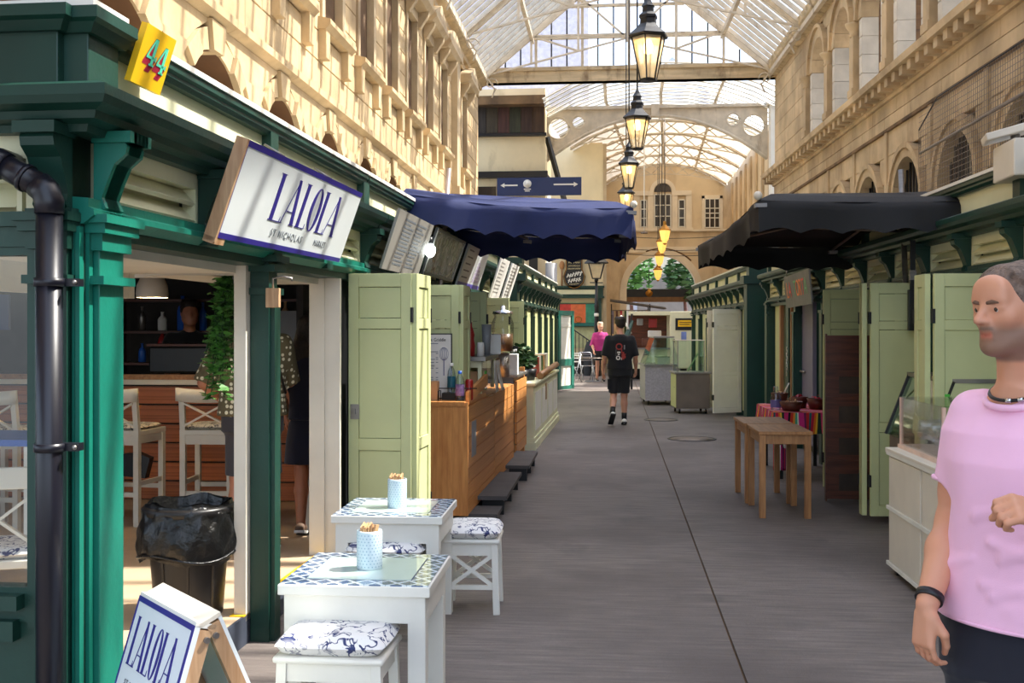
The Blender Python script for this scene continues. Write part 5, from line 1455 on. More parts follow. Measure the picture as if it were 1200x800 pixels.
# ---------------------------------------------------------------- canopies
def canopy(name, label, mat, c, half_x, half_y, z_edge, rise, drop, hub, rz=0, tilt=0, tiltx=0, scal=8, seed=1, dirs=((0,1),(1,0),(0,-1),(-1,0)), flap=.035):
    """pyramid parasol on a square frame; hub (hx,hy) is where the ribs meet, valance scalloped"""
    t = thing(name, label, 'canopy', c, rz); t.rotation_euler = (tiltx, tilt, rz)
    top_ = Matrix.Rotation(rz, 3, 'Z') @ Matrix.Rotation(tilt, 3, 'Y') @ Matrix.Rotation(tiltx, 3, 'X') @ Vector((0,0,z_edge))
    t.location = Vector(c)-Vector((top_.x, top_.y, top_.z-z_edge))
    r = random.Random(seed)
    corners = [(-half_x,-half_y),(half_x,-half_y),(half_x,half_y),(-half_x,half_y)]
    apex = Vector((hub[0], hub[1], z_edge+rise))
    m = MB(); n = 20
    for i in range(4):
        a = Vector((*corners[i], z_edge)); b = Vector((*corners[(i+1) % 4], z_edge))
        nd = (Vector(((a.x+b.x)/2, (a.y+b.y)/2, 0))-Vector((0,0,0))).normalized()
        def top(u, v, a=a, b=b):
            e = a.lerp(b, u); p = e.lerp(apex, v)
            sag = -.05*sin(pi*u)*(1-v) - .03*sin(pi*v)*sin(pi*u)
            roundoff = -.05*(1-min(1, v*9))**2
            return p+Vector((0,0,sag+roundoff))
        m.grid(n, 12, top)
        def val(u, v, a=a, b=b, nd=nd):
            e = a.lerp(b, u); sag = -.05*sin(pi*u)
            d = drop*(1-.16*abs(sin(pi*u*scal)))*v + .05
            off = nd*(.012*sin(u*23+seed)+flap*v*sin(u*9+seed*2)+.03*sin(min(1, v*6)*pi/2))*min(1, u*14, (1-u)*14)
            return e+Vector((0,0,sag-.05-(d-.05)))+off
        m.grid(n*4, 6, val)
    part('cloth', m, mat, t)
    ribs = []
    mids = [((corners[i][0]+corners[(i+1) % 4][0])/2, (corners[i][1]+corners[(i+1) % 4][1])/2) for i in range(4)]
    for q in corners+mids:
        e = Vector((q[0]*.985, q[1]*.985, z_edge-(.06 if q in corners else .13))); a_ = apex-Vector((0,0,.10))
        part('rib', MB().tube([a_, e], .014, 6), M['steel_dk'], t)
        lo = Vector((hub[0], hub[1], z_edge-.20)); part('stay', MB().tube([lo, a_.lerp(e, .5)], .010, 5), M['steel_dk'], t)
        part('pocket', MB().obox(e+Vector((0,0,-.03)), (.09,.06,.03)), M['grey'], t)
    return t, apex
cv, ap = canopy('navy_canopy', 'navy canvas market parasol over the left counters', M['navy'], (-.84, 10.35, 0), 1.0, 1.22, 2.76, .10, .27, (-.72, -.3), radians(2), radians(4.0), radians(-1.2), 8, 3)
part('pole', MB().tube([(-.72,-.3,3.1),(-.72,-.3,.98)], .022, 10), plain('pinkish_steel_pole', (176,160,152), .4, .5), cv)
part('tip_cap', MB().ell((1.0,-1.22,2.74), .032, 10, 8), M['offwhite'], cv)
part('hub_cap', MB().ell((-.72,-.3,2.62), (.07,.07,.09), 12, 8), M['offwhite'], cv)
cv2, ap2 = canopy('black_canopy', 'black canvas market parasol with a scalloped edge over the right stalls', M['blackcanvas'], (2.45, 10.05, 0), 1.42, 1.55, 2.66, .14, .25, (.0, -.5), radians(4), radians(-1.5), radians(-2.2), 9, 5)
part('pole', MB().tube([(.05,-.5,3.0),(.05,-.5,.02)], .024, 10), M['steel'], cv2)
part('tip_cap', MB().ell((-1.42,-1.55,2.645), .035, 10, 8), M['offwhite'], cv2)
part('corner_clamp', MB().obox((1.30,-1.50,2.66), (.16,.10,.10)).tube([(1.3,-1.5,2.66),(1.7,-1.45,2.68)], .02, 6), M['steel_dk'], cv2)
part('base', MB().box(-.2,-.75,0,.3,-.25,.03), M['black'], cv2)
# ---------------------------------------------------------------- pine counters
c1 = thing('pine_counter', 'pine-boarded counter with plain end panel under the navy canopy', 'counter', (-1.43, 8.68, 0), RZL)
cl1 = 3.5
part('end_panel', MB().box(-.26, 0, .10, .27, .025, 1.03), M['pine_v'], c1)
part('carcass', MB().box(-.26, .025, .12, .235, cl1, 1.0), M['pine_v'], c1)
pc = Pieces('board', MB().box(-.5,-.5,-.5,.5,.5,.5), M['pine_y'])
for k in range(7):
    pc.put(c1, (.25, .03+1.75/2, .16+k*.128), (0,0,0), (.024, 1.74, .122)); pc.put(c1, (.25, 1.79+1.70/2, .18+k*.126), (0,0,0), (.024, 1.70, .120))
part('counter_top', MB().box(-.27, -.01, 1.0, .24, 1.3, 1.035), M['pine_y'], c1)
part('sloping_ledge', MB().bar((.25, .10, 1.06), (.25, 1.25, 1.16), .03, .10), M['pine_y'], c1)
part('vent', MB().box(.262, .25, .55, .266, .50, .85), M['grey'], c1, 'grey vent plate')
part('foot', MB().box(-.2, .1, 0, -.1, .2, .12).box(.05, 1.7, 0, .15, 1.8, .12).box(.05, 3.2, 0, .15, 3.3, .12).box(-.2, 3.2, 0, -.1, 3.3, .12), M['black'], c1)
c2_ = thing('pine_counter', 'short pine-boarded counter with grey end beyond the menu stand', 'counter', (-1.36, 12.8, 0), RZL)
part('end_panel', MB().box(-.22, 0, .12, .20, .025, 1.06), M['grey'], c2_)
part('carcass', MB().box(-.22, .025, .12, .20, 1.2, 1.04), M['grey'], c2_)
for k in range(7): pc.put(c2_, (.225, .61, .17+k*.128), (0,0,0), (.03, 1.2, .115))
part('counter_top', MB().box(-.24, -.02, 1.04, .25, 1.22, 1.07), M['steel'], c2_)
part('foot', MB().box(-.2,.1,0,-.1,.2,.12).box(.05,.1,0,.15,.2,.12).box(.05,1.0,0,.15,1.1,.12), M['black'], c2_)
for (y0, y1, z, xo, lab) in ((8.78, 9.20, .10, -.93, 'small low grey step at the near end of the pine counter'), (9.28, 10.85, .17, -.90, 'long grey step along the middle of the pine counter'), (11.35, 12.7, .17, -.86, 'grey step along the end of the pine counter')):
    s_ = thing('wooden_step', lab, 'step', (0,0,0))
    part('tread', MB().box(xo-.26, y0, z-.035, xo, y1, z), M['deck'], s_)
    for yy in (y0+.05, (y0+y1)/2-.02, y1-.1): part('leg', MB().box(xo-.22, yy, 0, xo-.03, yy+.05, z-.035), M['black'], s_)
# things on the first pine counter
T1z = 1.035
def P1(px_off, y): return None
nbx = thing('napkin_box', 'dark red box stuffed with brown napkins at the end of the pine counter', 'napkin box', (-1.60, 8.85, T1z))
part('box', MB().box(-.05,-.05,0,.05,.06,.10), plain('dark_red_box', (74,30,26), .5), nbx)
for k in range(5): part('napkin', MB().obox((-.03+.015*k, 0, .12), (.009,.07,.07), Matrix.Rotation(.25*((k % 3)-1), 3, 'X')), M['kraft'], nbx)
kh = thing('kraft_packet', 'brown paper bags stacked upright beside the napkin box', 'paper bags', (-1.485, 8.86, T1z))
for k in range(5): part('paper_bag', MB().box(-.05, -.06+.022*k, 0, .05, -.042+.022*k, .155+.006*(k % 2)), M['kraft'], kh)
part('holder', MB().tube([(.058,-.07,.0),(.058,-.07,.08),(.058,.07,.08),(.058,.07,0)], .004, 5), M['black'], kh)
def drink(label, loc, r, h, mk, capk, lab2=None):
    b = thing('drinks_bottle', label, 'bottle', loc)
    part('bottle', MB().lathe([(0,0),(r,0),(r,h*.62),(r*.85,h*.74),(r*.4,h*.88),(r*.38,h*.93),(0,h*.93)], n=16), M[mk], b)
    part('cap', MB().lathe([(r*.45,h*.90),(r*.45,h),(0,h)], n=12), M[capk], b)
    if lab2: part('wrapper', MB().lathe([(r*1.02,h*.18),(r*1.02,h*.55)], n=16), lab2, b)
    return b
drink('teal-labelled water bottle on the pine counter before the menu sheet', (-1.335, 8.93, T1z+.06), .036, .25, 'water', 'paper', plain('teal_label', (30,96,112), .4))
drink('water bottle with pink and blue wrapper on the front corner of the pine counter', (-1.245, 8.80, T1z), .038, .25, 'water', 'blue', plain('pink_blue_label', (150,120,170), .4, var=.3, scale=40))
thing('drinks_can', 'red drinks can beside the pink and blue water bottle', 'can', (-1.18, 8.90, T1z), 0, mb=MB().lathe([(0,0),(.030,.0),(.033,.01),(.033,.16),(.027,.175),(0,.175)], n=16), mat=M['red'])
dbx = thing('dark_tray', 'low dark display tray under the teal-labelled bottle', 'tray', (-1.33, 8.93, T1z), 0, mb=MB().box(-.08,-.05,0,.10,.07,.06), mat=M['black'])
part('rail', MB().tube([(-.10,-.06,.10),(.22,-.06,.10)], .005, 5), M['black'], dbx)
ms = thing('menu_sheet', 'framed paper menu with a whisk drawing standing on the pine counter', 'menu', (-1.50, 9.03, T1z))
part('frame', MB().box(-.155,.0,0,.155,.02,.56), M['black'], ms)
part('sheet', MB().box(-.145,-.003,.01,.145,.001,.55), M['paper'], ms)
FM = lambda x, z: frame4((x,-.0045,z), (1,0,0), (0,0,1))
text_obj(ms, 'From the Griddle', .040, M['ink'], FM(-.02,.505), .85)
text_obj(ms, 'Smoothies', .026, M['ink'], FM(-.05,.285), 1)
ln = MB(); r_ = random.Random(2)
for z in (.47,.40,.385,.35,.335,.31,.26,.22,.18,.16,.12,.10):
    ln.box(-.13, -.0045, z, -.13+r_.uniform(.08,.15), -.003, z+.006); ln.box(.015, -.0045, z, .035, -.003, z+.006)
part('menu_lines', ln, M['greyink'], ms, stuff=True)
wk = MB()
for a in np.linspace(-1, 1, 7): wk.tube([(.085+.038*a*sin(s_), -.0045, .33+.11*(1-cos(s_))/2*1.0) for s_ in np.linspace(0, pi, 10)], .0016, 4)
wk.box(.081,-.006,.20,.089,-.003,.34)
part('whisk_drawing', wk, plain('violet_grey_ink', (120,116,150), .5), ms)
ds_ = thing('display_stand', 'cream framed glass display stand with a grey shelf on the pine counter', 'display stand', (-1.33, 10.3, T1z))
for (x, y) in ((-.13,-.5),(.13,-.5),(-.13,.55),(.13,.55)): part('upright', MB().box(x-.018,y-.018,0,x+.018,y+.018,.30), M['cream'], ds_)
part('shelf', MB().box(-.24,-.56,.30,.19,.62,.34), M['steel'], ds_)
part('back_card', MB().box(-.12,-.44,.0,.10,-.43,.20), M['kraft'], ds_)
part('glass_front', MB().box(.13,-.48,.02,.134,.52,.28), M['glass'], ds_)
part('rail', MB().box(-.13,-.515,.24,.13,-.49,.30), M['cream'], ds_)
part('green_label', MB().box(.15,-.30,.06,.156,-.18,.20), plain('bright_green_card', (110,220,90), .5), ds_)
for k, y in enumerate((-.05, .22)):
    p_ = thing('paper_sheet', ('first' if k == 0 else 'second')+' sunlit white sheet clipped below the grey display shelf', 'paper', (-1.125, 10.3+y, T1z+.29), 0, None, mb=MB().grid(4, 6, lambda u, v, k=k: (.02+.05*(1-v)*(1-v)*(1 if k else .4), -.12+.26*u, -.30+.30*v)), mat=M['paper']); thick(p_, .002)
S2 = T1z+.34
rbt = thing('sauce_bottle', 'tall dark red sauce bottle on the grey display shelf', 'bottle', (-1.31, 9.95, S2), 0, mb=MB().lathe([(0,0),(.045,.0),(.048,.10),(.036,.16),(.042,.20),(.03,.25),(.018,.28),(.016,.32),(0,.32)], n=16), mat=M['red'])
thing('cup_stack', 'stack of grey paper cups on the grey display shelf', 'cups', (-1.22, 10.5, S2), 0, mb=MB().lathe([(0,0),(.035,0),(.05,.30),(.04,.30),(0,.02)], n=16), mat=M['grey'])
thing('small_jar', 'small jar with a pale label beside the dark red sauce bottle', 'jar', (-1.22, 10.02, S2), 0, mb=MB().lathe([(0,0),(.035,.0),(.035,.10),(.03,.13),(0,.13)], n=14), mat=M['paper'])
thing('white_packet', 'bright white paper packet standing on the grey display shelf', 'packet', (-1.17, 10.75, S2), .2, mb=MB().box(-.06,-.10,0,.06,.10,.20), mat=M['paper'], bevel=.01)
jd = thing('drinks_dispenser', 'clear glass juice dispenser beyond the display shelf', 'dispenser', (-1.24, 12.3, 1.07))
part('stand', MB().tube([(0,0,0),(0,0,.28)], .08, 14), M['steel'], jd)
part('jar', MB().lathe([(.0,.28),(.12,.28),(.13,.33),(.13,.62),(.10,.70),(.11,.73)], n=20), M['glass'], jd)
part('contents', MB().lathe([(0,.30),(.115,.30),(.12,.5),(0,.5)], n=18), plain('amber_juice', (120,88,60), .3), jd)
part('lid', MB().lathe([(.12,.73),(.115,.76),(.03,.78),(.03,.82),(0,.83)], n=16), M['chrome'], jd)
part('tap', MB().bar((.12,0,.34),(.18,0,.34),.03), M['black'], jd)
thing('white_carton', 'white carton beside the glass juice dispenser', 'carton', (-1.22, 12.95, 1.07), 0, mb=MB().box(-.10,-.08,0,.10,.12,.25), mat=M['paper'], bevel=.005)
for k, y in enumerate((13.2, 13.5)):
    drink(('first' if k == 0 else 'second')+' clear bottle at the end of the short pine counter', (-1.2, y, 1.07), .045, .30, 'water', 'grey')
thing('pine_cladding', 'narrow pine post at the end of the short pine counter', 'post', (-1.16, 14.08, 0), 0, mb=MB().box(-.03,-.06,0,.03,.06,1.12), mat=M['pine_v'])
# ---------------------------------------------------------------- pale counter with plants
c3 = thing('pale_counter', 'long pale green painted counter with moulded base and plants', 'counter', (-1.30, 14.25, 0), RZL)
part('body', MB().box(-.28, 0, .0, .28, 4.6, .88), M['cream'], c3)
part('plinth', MB().box(-.30, -.03, 0, .31, 4.63, .10).box(-.29, -.015, .10, .295, 4.615, .16), M['cream'], c3)
part('counter_top', MB().box(-.31, -.04, .86, .31, 4.64, .90), M['cream'], c3, bevel=.008)
for k in range(4): part('panel', MB().box(.28, .25+k*1.1, .24, .288, 1.15+k*1.1, .76), M['white'], c3)
part('wooden_rail', MB().tube([(.28, 1.0, .95),(.28, 4.3, 1.0)], .05, 10), M['oak'], c3)
part('plate', MB().box(.287, 1.9, .55, .295, 2.1, .8), M['brass'], c3)
for k, (x, y, hh, lab) in enumerate(((-1.22, 14.5, .42, 'dark leafy plant at the near end of the pale counter'), (-1.15, 15.0, .30, 'low dark plant behind the first one on the pale counter'))):
    p = thing('potted_plant', lab, 'plant', (x, y, .90))
    part('pot', MB().lathe([(0,0),(.09,0),(.12,.16),(.10,.16),(0,.13)], n=16), M['black'], p)
    part('foliage', leafball((0,0,.16+hh*.45), hh*.42, 170, 20+k, .05), M['leaf_dk'], p, stuff=True)
cc = ['red','paper','leaf_dk','kraft','steel','paper']
cwd = {'red':'red','paper':'white','leaf_dk':'green','kraft':'brown','steel':'silver'}
for k in range(6):
    p = thing('picture_card', '%s card, %s in the leaning row on the pale counter' % (cwd[cc[k]], ('first','second','third','fourth','fifth','sixth')[k]), 'card', (-1.12, 15.4+k*.42, .90), 0, 'cards on the pale counter')
    part('card', MB().obox((0,0,.17), (.20,.012,.30), Matrix.Rotation(.25, 3, 'X') @ Matrix.Rotation(.3*(k % 2)-.1, 3, 'Z')), M[cc[k]], p)
    part('clip', MB().box(-.03,-.03,0,.03,.03,.05), M['black'], p)
# ---------------------------------------------------------------- hanging lanterns
def lantern(label, loc, s=1.0, rod=7.14):
    t = thing('hanging_lantern', label, 'lantern', loc, RNG.uniform(-.1,.1)+.35, 'hanging lanterns of the arcade'); n = 6
    hx = lambda r, z: [Vector((r*cos(2*pi*k/n), r*sin(2*pi*k/n), z)) for k in range(n)]
    b, tp = hx(.10, 0), hx(.205, .50)
    fr = MB()
    for k in range(n):
        fr.bar(b[k], tp[k], .016); fr.bar(b[k], b[(k+1) % n], .018); fr.bar(tp[k], tp[(k+1) % n], .018)
    part('frame', fr, M['black'], t)
    for k in range(n):
        k2 = (k+1) % n; part('pane', MB().add([b[k], b[k2], tp[k2], tp[k]], [(0,1,2,3)]), M['lampglass'], t)
    hd = MB().lathe([(.245,.50),(.25,.52),(.16,.60),(.105,.66),(.10,.72),(.115,.73),(.115,.76),(.075,.80),(.07,.86),(.085,.87),(.05,.92),(.02,.98),(0,.98)], n=6, smooth=False)
    hd.lathe([(0,.495),(.245,.50)], n=6, smooth=False)
    part('hood', hd, M['black'], t)
    part('finial', MB().tube([(0,0,-.02),(0,0,0)], .09, 6), M['black'], t)
    part('burner', MB().lathe([(.0,.30),(.05,.32),(.06,.40),(.04,.46),(0,.48)], n=12), emit('lantern_mantle', (255,214,140), 7.0), t)
    part('reflector', MB().lathe([(.0,.485),(.16,.47),(.165,.455)], n=12), M['offwhite'], t)
    part('rod', MB().tube([(0,0,.96),(0,0,rod)], .014, 6), M['black'], t)
    return t
M['lampglass'] = glass('lantern_glass', (.95,.92,.84), .12, haze=.42, hazecol=(255,242,214))
lan = lantern('largest black six-sided hanging lantern, first in the line', (.45, 12.75, 4.58))
dup(lan, (.45, 17.9, 4.62), .28, 'second black hanging lantern from the front of the line')
dup(lan, (.40, 22.8, 4.60), .4, 'third black hanging lantern from the front of the line')
dup(lan, (.42, 28.2, 4.66), .3, 'fourth black hanging lantern, just over the canopy tip')
def brass_lantern(label, loc):
    t = thing('brass_lantern', label, 'lantern', loc, 0, 'brass lanterns before the end arch')
    part('bowl', MB().lathe([(.04,0),(.12,.12),(.17,.35),(.18,.42)], n=8, smooth=False), emit('gold_lantern_glass', (255,200,100), .55), t)
    part('hood', MB().lathe([(.20,.42),(.21,.45),(.10,.55),(.06,.60),(.05,.72),(0,.75)], n=8, smooth=False), M['brass'], t)
    part('base', MB().lathe([(0,-.06),(.06,-.03),(.06,.0),(.0,.02)], n=8), M['brass'], t)
    part('rod', MB().tube([(0,0,.7),(0,0,8.92-loc[2])], .015, 5), M['black'], t)
    return t
brass_lantern('first glowing brass lantern in the row before the end arch', (1.80, 35.6, 4.42))
brass_lantern('second glowing brass lantern in the row before the end arch', (1.85, 38.6, 4.28))
brass_lantern('third glowing brass lantern in the row before the end arch', (1.92, 42.0, 4.02))
brass_lantern('fourth glowing brass lantern, nearest the end arch', (2.0, 45.2, 3.62))
bw = thing('bowl_lantern', 'bronze teardrop lantern hanging inside the end arch', 'lantern', (1.75, 48.62, 3.1))
part('globe', MB().lathe([(0,-.35),(.05,-.30),(.10,-.22),(.22,-.02),(.24,.1),(.16,.26),(.04,.30),(0,.30)], n=14), M['brass'], bw)
part('rod', MB().tube([(0,0,.3),(0,0,1.68)], .015, 5), M['black'], bw)
# white flex with a flat fitting hanging from the far roof
pf = thing('pendant_fitting', 'small flat pendant fitting on a long white rod beyond the lanterns', 'lamp', (1.2, 38, 5.0))
part('rod', MB().tube([(0,0,0),(0,0,3.85)], .02, 6), M['white'], pf); part('dish', MB().lathe([(.0,-.06),(.12,-.05),(.13,0),(0,.04)], n=14), M['steel_dk'], pf)
for k, (z, y) in enumerate(((5.2, 41), (4.75, 41.2), (4.4, 39.0))):
    w = thing('span_wire', ('upper','middle','lower')[k]+' thin wire slung across the far arcade', 'wire', (0, y, z), 0, mb=MB().tube([(-.30+5.52*u, 0, -.18*4*u*(1-u)) for u in np.linspace(0, 1, 12)], .012, 5), mat=M['black'])
# ---------------------------------------------------------------- pub front beyond the crossing
pb_ = thing('pub_front', 'dark green and cream pub front across the crossing with steps and a rail', 'building', (-1.75, 38.3, 0))
part('wall', MB().box(-2.6, 0, 0, 1.5, .3, 8.2), M['render'], pb_)
part('fascia', MB().box(-1.6, -.12, 2.75, 1.5, 0, 3.05), M['dgreen'], pb_); part('fascia_cap', MB().box(-1.6, -.2, 3.05, 1.55, 0, 3.12).box(-1.6,-.2,2.68,1.55,0,2.75), M['dgreen'], pb_)
part('fascia_panel', MB().box(-1.5, -.14, 2.82, 1.3, -.12, 2.98), M['cream'], pb_)
for x in (-.25, 1.32): part('pilaster', MB().box(x-.12, -.1, 0, x+.12, 0, 2.7), M['dgreen'], pb_)
part('panel', MB().box(-.1, -.03, .9, 1.2, 0, 2.55), plain('pub_panel', (196,198,150), .5), pb_)
part('quoin', MB().box(1.5, -.05, 0, 1.62, .3, 8.2), M['stone_plain'], pb_)
ps = thing('map_poster', 'red orange and green framed map poster on the pub front', 'poster', (-1.15, 38.2, 1.72))
part('frame', MB().box(-.68, -.03, -.06, .72, 0, .78), M['dgreen'], ps)
part('red_panel', MB().box(-.64,-.045,.08,-.25,-.03,.74), plain('poster_red', (200,60,50), .5, var=.15, scale=8), ps)
part('orange_panel', MB().box(-.25,-.045,.08,.28,-.03,.74), plain('poster_orange', (226,112,60), .5, var=.1, scale=8), ps)
part('green_panel', MB().box(.28,-.045,.08,.68,-.03,.74), plain('poster_green', (60,140,110), .5, var=.2, scale=8), ps)
part('footer', MB().box(-.64,-.045,-.03,.68,-.03,.07), plain('poster_teal', (30,110,100), .5), ps)
part('ring_mark', MB().tube([(0.02+.11*cos(g), -.05, .2+.11*sin(g)) for g in np.linspace(0, 2*pi, 16)], .016, 5), M['brass'], ps)
cs = thing('crest_sign', 'black shield-shaped hanging sign with cream lettering on the cream wall', 'sign', (-1.28, 38.1, 3.05))
sh = [(-.18,0),(0,-.06),(.18,0),(.34,.16),(.40,.40),(.30,.66),(.30,.98),(.36,1.12),(.20,1.22),(.0,1.32),(-.20,1.22),(-.36,1.12),(-.30,.98),(-.30,.66),(-.40,.40),(-.34,.16)]
part('board', MB().prism(sh, (0,0,0), (1,0,0), (0,0,1), (0,.06,0)), M['black'], cs)
part('edge', MB().tube([(a*.93, -.004, b*.94+.03) for a, b in sh+sh[:1]], .012, 5), M['brass'], cs)
FS = lambda x, z, ang=0: frame4((x,-.006,z), (cos(ang),0,sin(ang)), (-sin(ang),0,cos(ang)))
M['gilt'] = plain('cream_gilt', (226,210,160), .5)
rc = random.Random(6)
def scrawl(z, w, h, n, mat, slant=0):
    m = MB()
    for k in range(n):
        x = -w/2+w*(k+.5)/n; zz = z+slant*x
        m.bar((x-h*.12, -.008, zz-h*rc.uniform(.3,.5)), (x+h*.18, -.008, zz+h*rc.uniform(.3,.5)), h*.20, .004, up=(0,1,0))
        m.bar((x-h*.2, -.008, zz+rc.uniform(-.3,.3)*h), (x+h*.35, -.008, zz+rc.uniform(-.3,.3)*h), h*.16, .004, up=(0,1,0))
    part('worn_lettering', m, mat, cs, stuff=True)
scrawl(1.08, .52, .15, 6, M['gilt']); scrawl(.90, .42, .07, 9, M['gilt']); scrawl(.78, .42, .06, 10, M['gilt']); scrawl(.68, .46, .06, 11, M['gilt'])
scrawl(.47, .56, .19, 6, M['white'], .2); scrawl(.27, .46, .17, 5, M['white'], .2); scrawl(.13, .34, .06, 8, M['gilt'], .1)
spn = thing('wooden_spoon', 'big wooden spoon fixed to the cream wall beside the shield sign', 'spoon', (-1.72, 38.2, 3.0))
part('bowl', MB().ell((0,0,.86), (.10,.04,.16), 12, 8), M['oak_v'], spn); part('handle', MB().tube([(0,0,.75),(0,0,.1)], .03, 8), M['oak_v'], spn)
rl_ = thing('stair_rail', 'black iron stair rail falling beside the pub steps', 'railing', (-1.55, 37.4, 0))
part('handrail', MB().tube([(0,0,1.75),(1.0,0,1.05),(1.05,0,.0)], .025, 6), M['black'], rl_)
for k in range(8): part('baluster', MB().tube([(.08+k*.13,0,0),(.08+k*.13,0,1.70-.091*k)], .014, 5), M['black'], rl_)
for k in range(3): part('step', MB().box(-.3,.3+k*.2,0,1.0,.5+k*.2,.17*(k+1)), M['deck'], rl_)
dk = thing('covered_scooter', 'dark covered bulk parked beside the lamp post', 'covered scooter', (-.58, 36.6, 0))
part('cover', MB().lathe([(.42,0),(.46,.3),(.44,.8),(.30,1.12),(.12,1.22),(0,1.23)], n=16, sx=.75, sy=1.3), M['rubber'], dk)
part('wheel', MB().tube([(-.05,-.62,.28),(.05,-.62,.28)], .28, 16), M['black'], dk)
lp = thing('lamp_post', 'black iron street lamp post with a glazed lantern by the pub', 'lamp post', (-.46, 36.0, 0))
part('post', MB().lathe([(.16,0),(.16,.25),(.11,.32),(.11,.9),(.075,1.0),(.065,2.3),(.085,2.36),(.05,2.42),(.045,3.2),(0,3.2)], n=14), M['black'], lp)
part('ladder_bar', MB().tube([(-.22,0,3.14),(.22,0,3.14)], .02, 6), M['black'], lp)
part('band', MB().lathe([(.06,2.0),(.08,2.02),(.08,2.1),(.06,2.12)], n=12), M['white'], lp, 'white band')
q0, q1 = .13, .26; Z0_, Z1_ = 3.28, 3.78
fr = MB()
cb = [Vector((a*q0,b*q0,Z0_)) for a, b in ((-1,-1),(1,-1),(1,1),(-1,1))]; ct = [Vector((a*q1,b*q1,Z1_)) for a, b in ((-1,-1),(1,-1),(1,1),(-1,1))]
for k in range(4): fr.bar(cb[k], ct[k], .03); fr.bar(cb[k], cb[(k+1) % 4], .03); fr.bar(ct[k], ct[(k+1) % 4], .03)
fr.tube([(0,0,3.18),(0,0,3.28)], .07, 8)
part('lantern_frame', fr, M['black'], lp)
for k in range(4): part('pane', MB().add([cb[k], cb[(k+1) % 4], ct[(k+1) % 4], ct[k]], [(0,1,2,3)]), M['lampglass'], lp)
part('roof', MB().lathe([(.40,3.78),(.40,3.82),(.2,4.0),(.08,4.06),(.04,4.2),(0,4.2)], n=4, smooth=False), M['black'], lp)
# folding chairs and a small table in the sunlit crossing
def fold_chair(label, loc, rz):
    t = thing('folding_chair', label, 'chair', loc, rz, 'metal folding chairs at the crossing')
    for s in (-1, 1):
        part('frame_tube', MB().tube([(s*.2,.25,0),(s*.2,.02,.45),(s*.2,-.18,.84)], .014, 6), M['alu'], t)
        part('frame_tube', MB().tube([(s*.18,-.25,0),(s*.18,.18,.46)], .014, 6), M['alu'], t)
    part('back_bow', MB().tube([(-.2,-.17,.82),(-.17,-.185,.86),(.17,-.185,.86),(.2,-.17,.82)], .014, 6), M['alu'], t)
    for z in (.62,.72,.80): part('back_slat', MB().bar((-.2,-.08-.27*(z-.62)*1.6,z), (.2,-.08-.27*(z-.62)*1.6,z), .01, .035), M['alu'], t)
    for k in range(5): part('seat_slat', MB().box(-.19, -.14+k*.075, .445, .19, -.08+k*.075, .46), M['alu'], t)
    return t
f1 = fold_chair('metal folding chair nearer the teal-edged white leaf', (-1.12, 31.8, 0), radians(150))
dup(f1, (-.72, 33.0, 0), radians(200), 'metal folding chair behind the small grey round table')
tb = thing('bistro_table', 'small grey round table between the metal folding chairs', 'table', (-.52, 32.2, 0))
part('top', MB().lathe([(0,.70),(.30,.70),(.30,.725),(0,.725)], n=24), M['steel_dk'], tb); part('stem', MB().tube([(0,0,0),(0,0,.70)], .025, 8), M['alu'], tb)
for g in (0, 1.57, 3.14, 4.71): part('foot', MB().bar((0,0,.02),(.24*cos(g),.24*sin(g),.02),.03), M['alu'], tb)
# clothes stall under a grey canopy by the end wall
cs_ = thing('clothes_stall', 'clothes stall under a grey sloping awning before the end arch', 'market stall', (.55, 43.0, 0))
part('awning', MB().prism([(-.55,2.75),(1.6,2.42),(1.65,2.36),(-.55,2.68)], (0,-1.0,0), (1,0,0), (0,0,1), (0,2.0,0)), plain('grey_awning', (112,108,104), .7), cs_)
for x in (-.5, 1.0):
    for y in (-.9, .9): part('post', MB().tube([(x,y,0),(x,y,2.55)], .025, 6), M['black'], cs_)
part('rail', MB().tube([(-.5,-.9,2.3),(1.0,-.9,2.3)], .02, 6), M['steel'], cs_)
gc = ['purple','darkwood','crimson','leaf_dk','offwhite','navysign','black','darkwood','kraft']
for k in range(9):
    thing('hanging_garment', '%s garment, %s on the clothes rail' % (('mauve','dark brown','crimson','green','cream','navy','black','brown','sand coloured')[k], ('first','second','third','fourth','fifth','sixth','seventh','eighth','ninth')[k]), 'garment', (.10+k*.165, 42.08, 2.28), 0, 'garments on the clothes rail', mb=MB().prism([(-.2,-.9-.1*(k % 3)),(.2,-.9-.1*(k % 3)),(.24,-.15),(.05,0),(-.05,0),(-.24,-.15)], (-.04,0,0), (0,1,0), (0,0,1), (.08,0,0)), mat=M[gc[k]])
thing('stall_counter', 'dark counter heaped with goods under the grey awning', 'counter', (.8, 43.1, 0), 0, mb=MB().box(-.45,-.6,0,.7,.6,.95), mat=M['darkwood'])
# ================================================================ RIGHT SIDE PROPS
def oak_table(label, loc, rz=0):
    t = thing('oak_table', label, 'table', loc, rz, 'oak tables placed end to end'); W, D, h = .46, .74, .75
    part('tabletop', MB().box(-W/2, -D/2, h-.03, W/2, D/2, h), M['oak'], t, bevel=.004)
    for s in (-1, 1):
        part('apron', MB().box(-W/2+.05, s*(D/2-.035)-.011, h-.11, W/2-.05, s*(D/2-.035)+.011, h-.03), M['oak_v'], t)
        part('apron', MB().box(s*(W/2-.035)-.011, -D/2+.05, h-.11, s*(W/2-.035)+.011, D/2-.05, h-.03), M['oak'], t)
        for q in (-1, 1): part('leg', MB().box(s*(W/2-.012)-(.052 if s > 0 else 0), q*(D/2-.012)-(.052 if q > 0 else 0), 0, s*(W/2-.012)+(.052 if s < 0 else 0), q*(D/2-.012)+(.052 if q < 0 else 0), h-.03), M['oak_v'], t, bevel=.003)
    return t
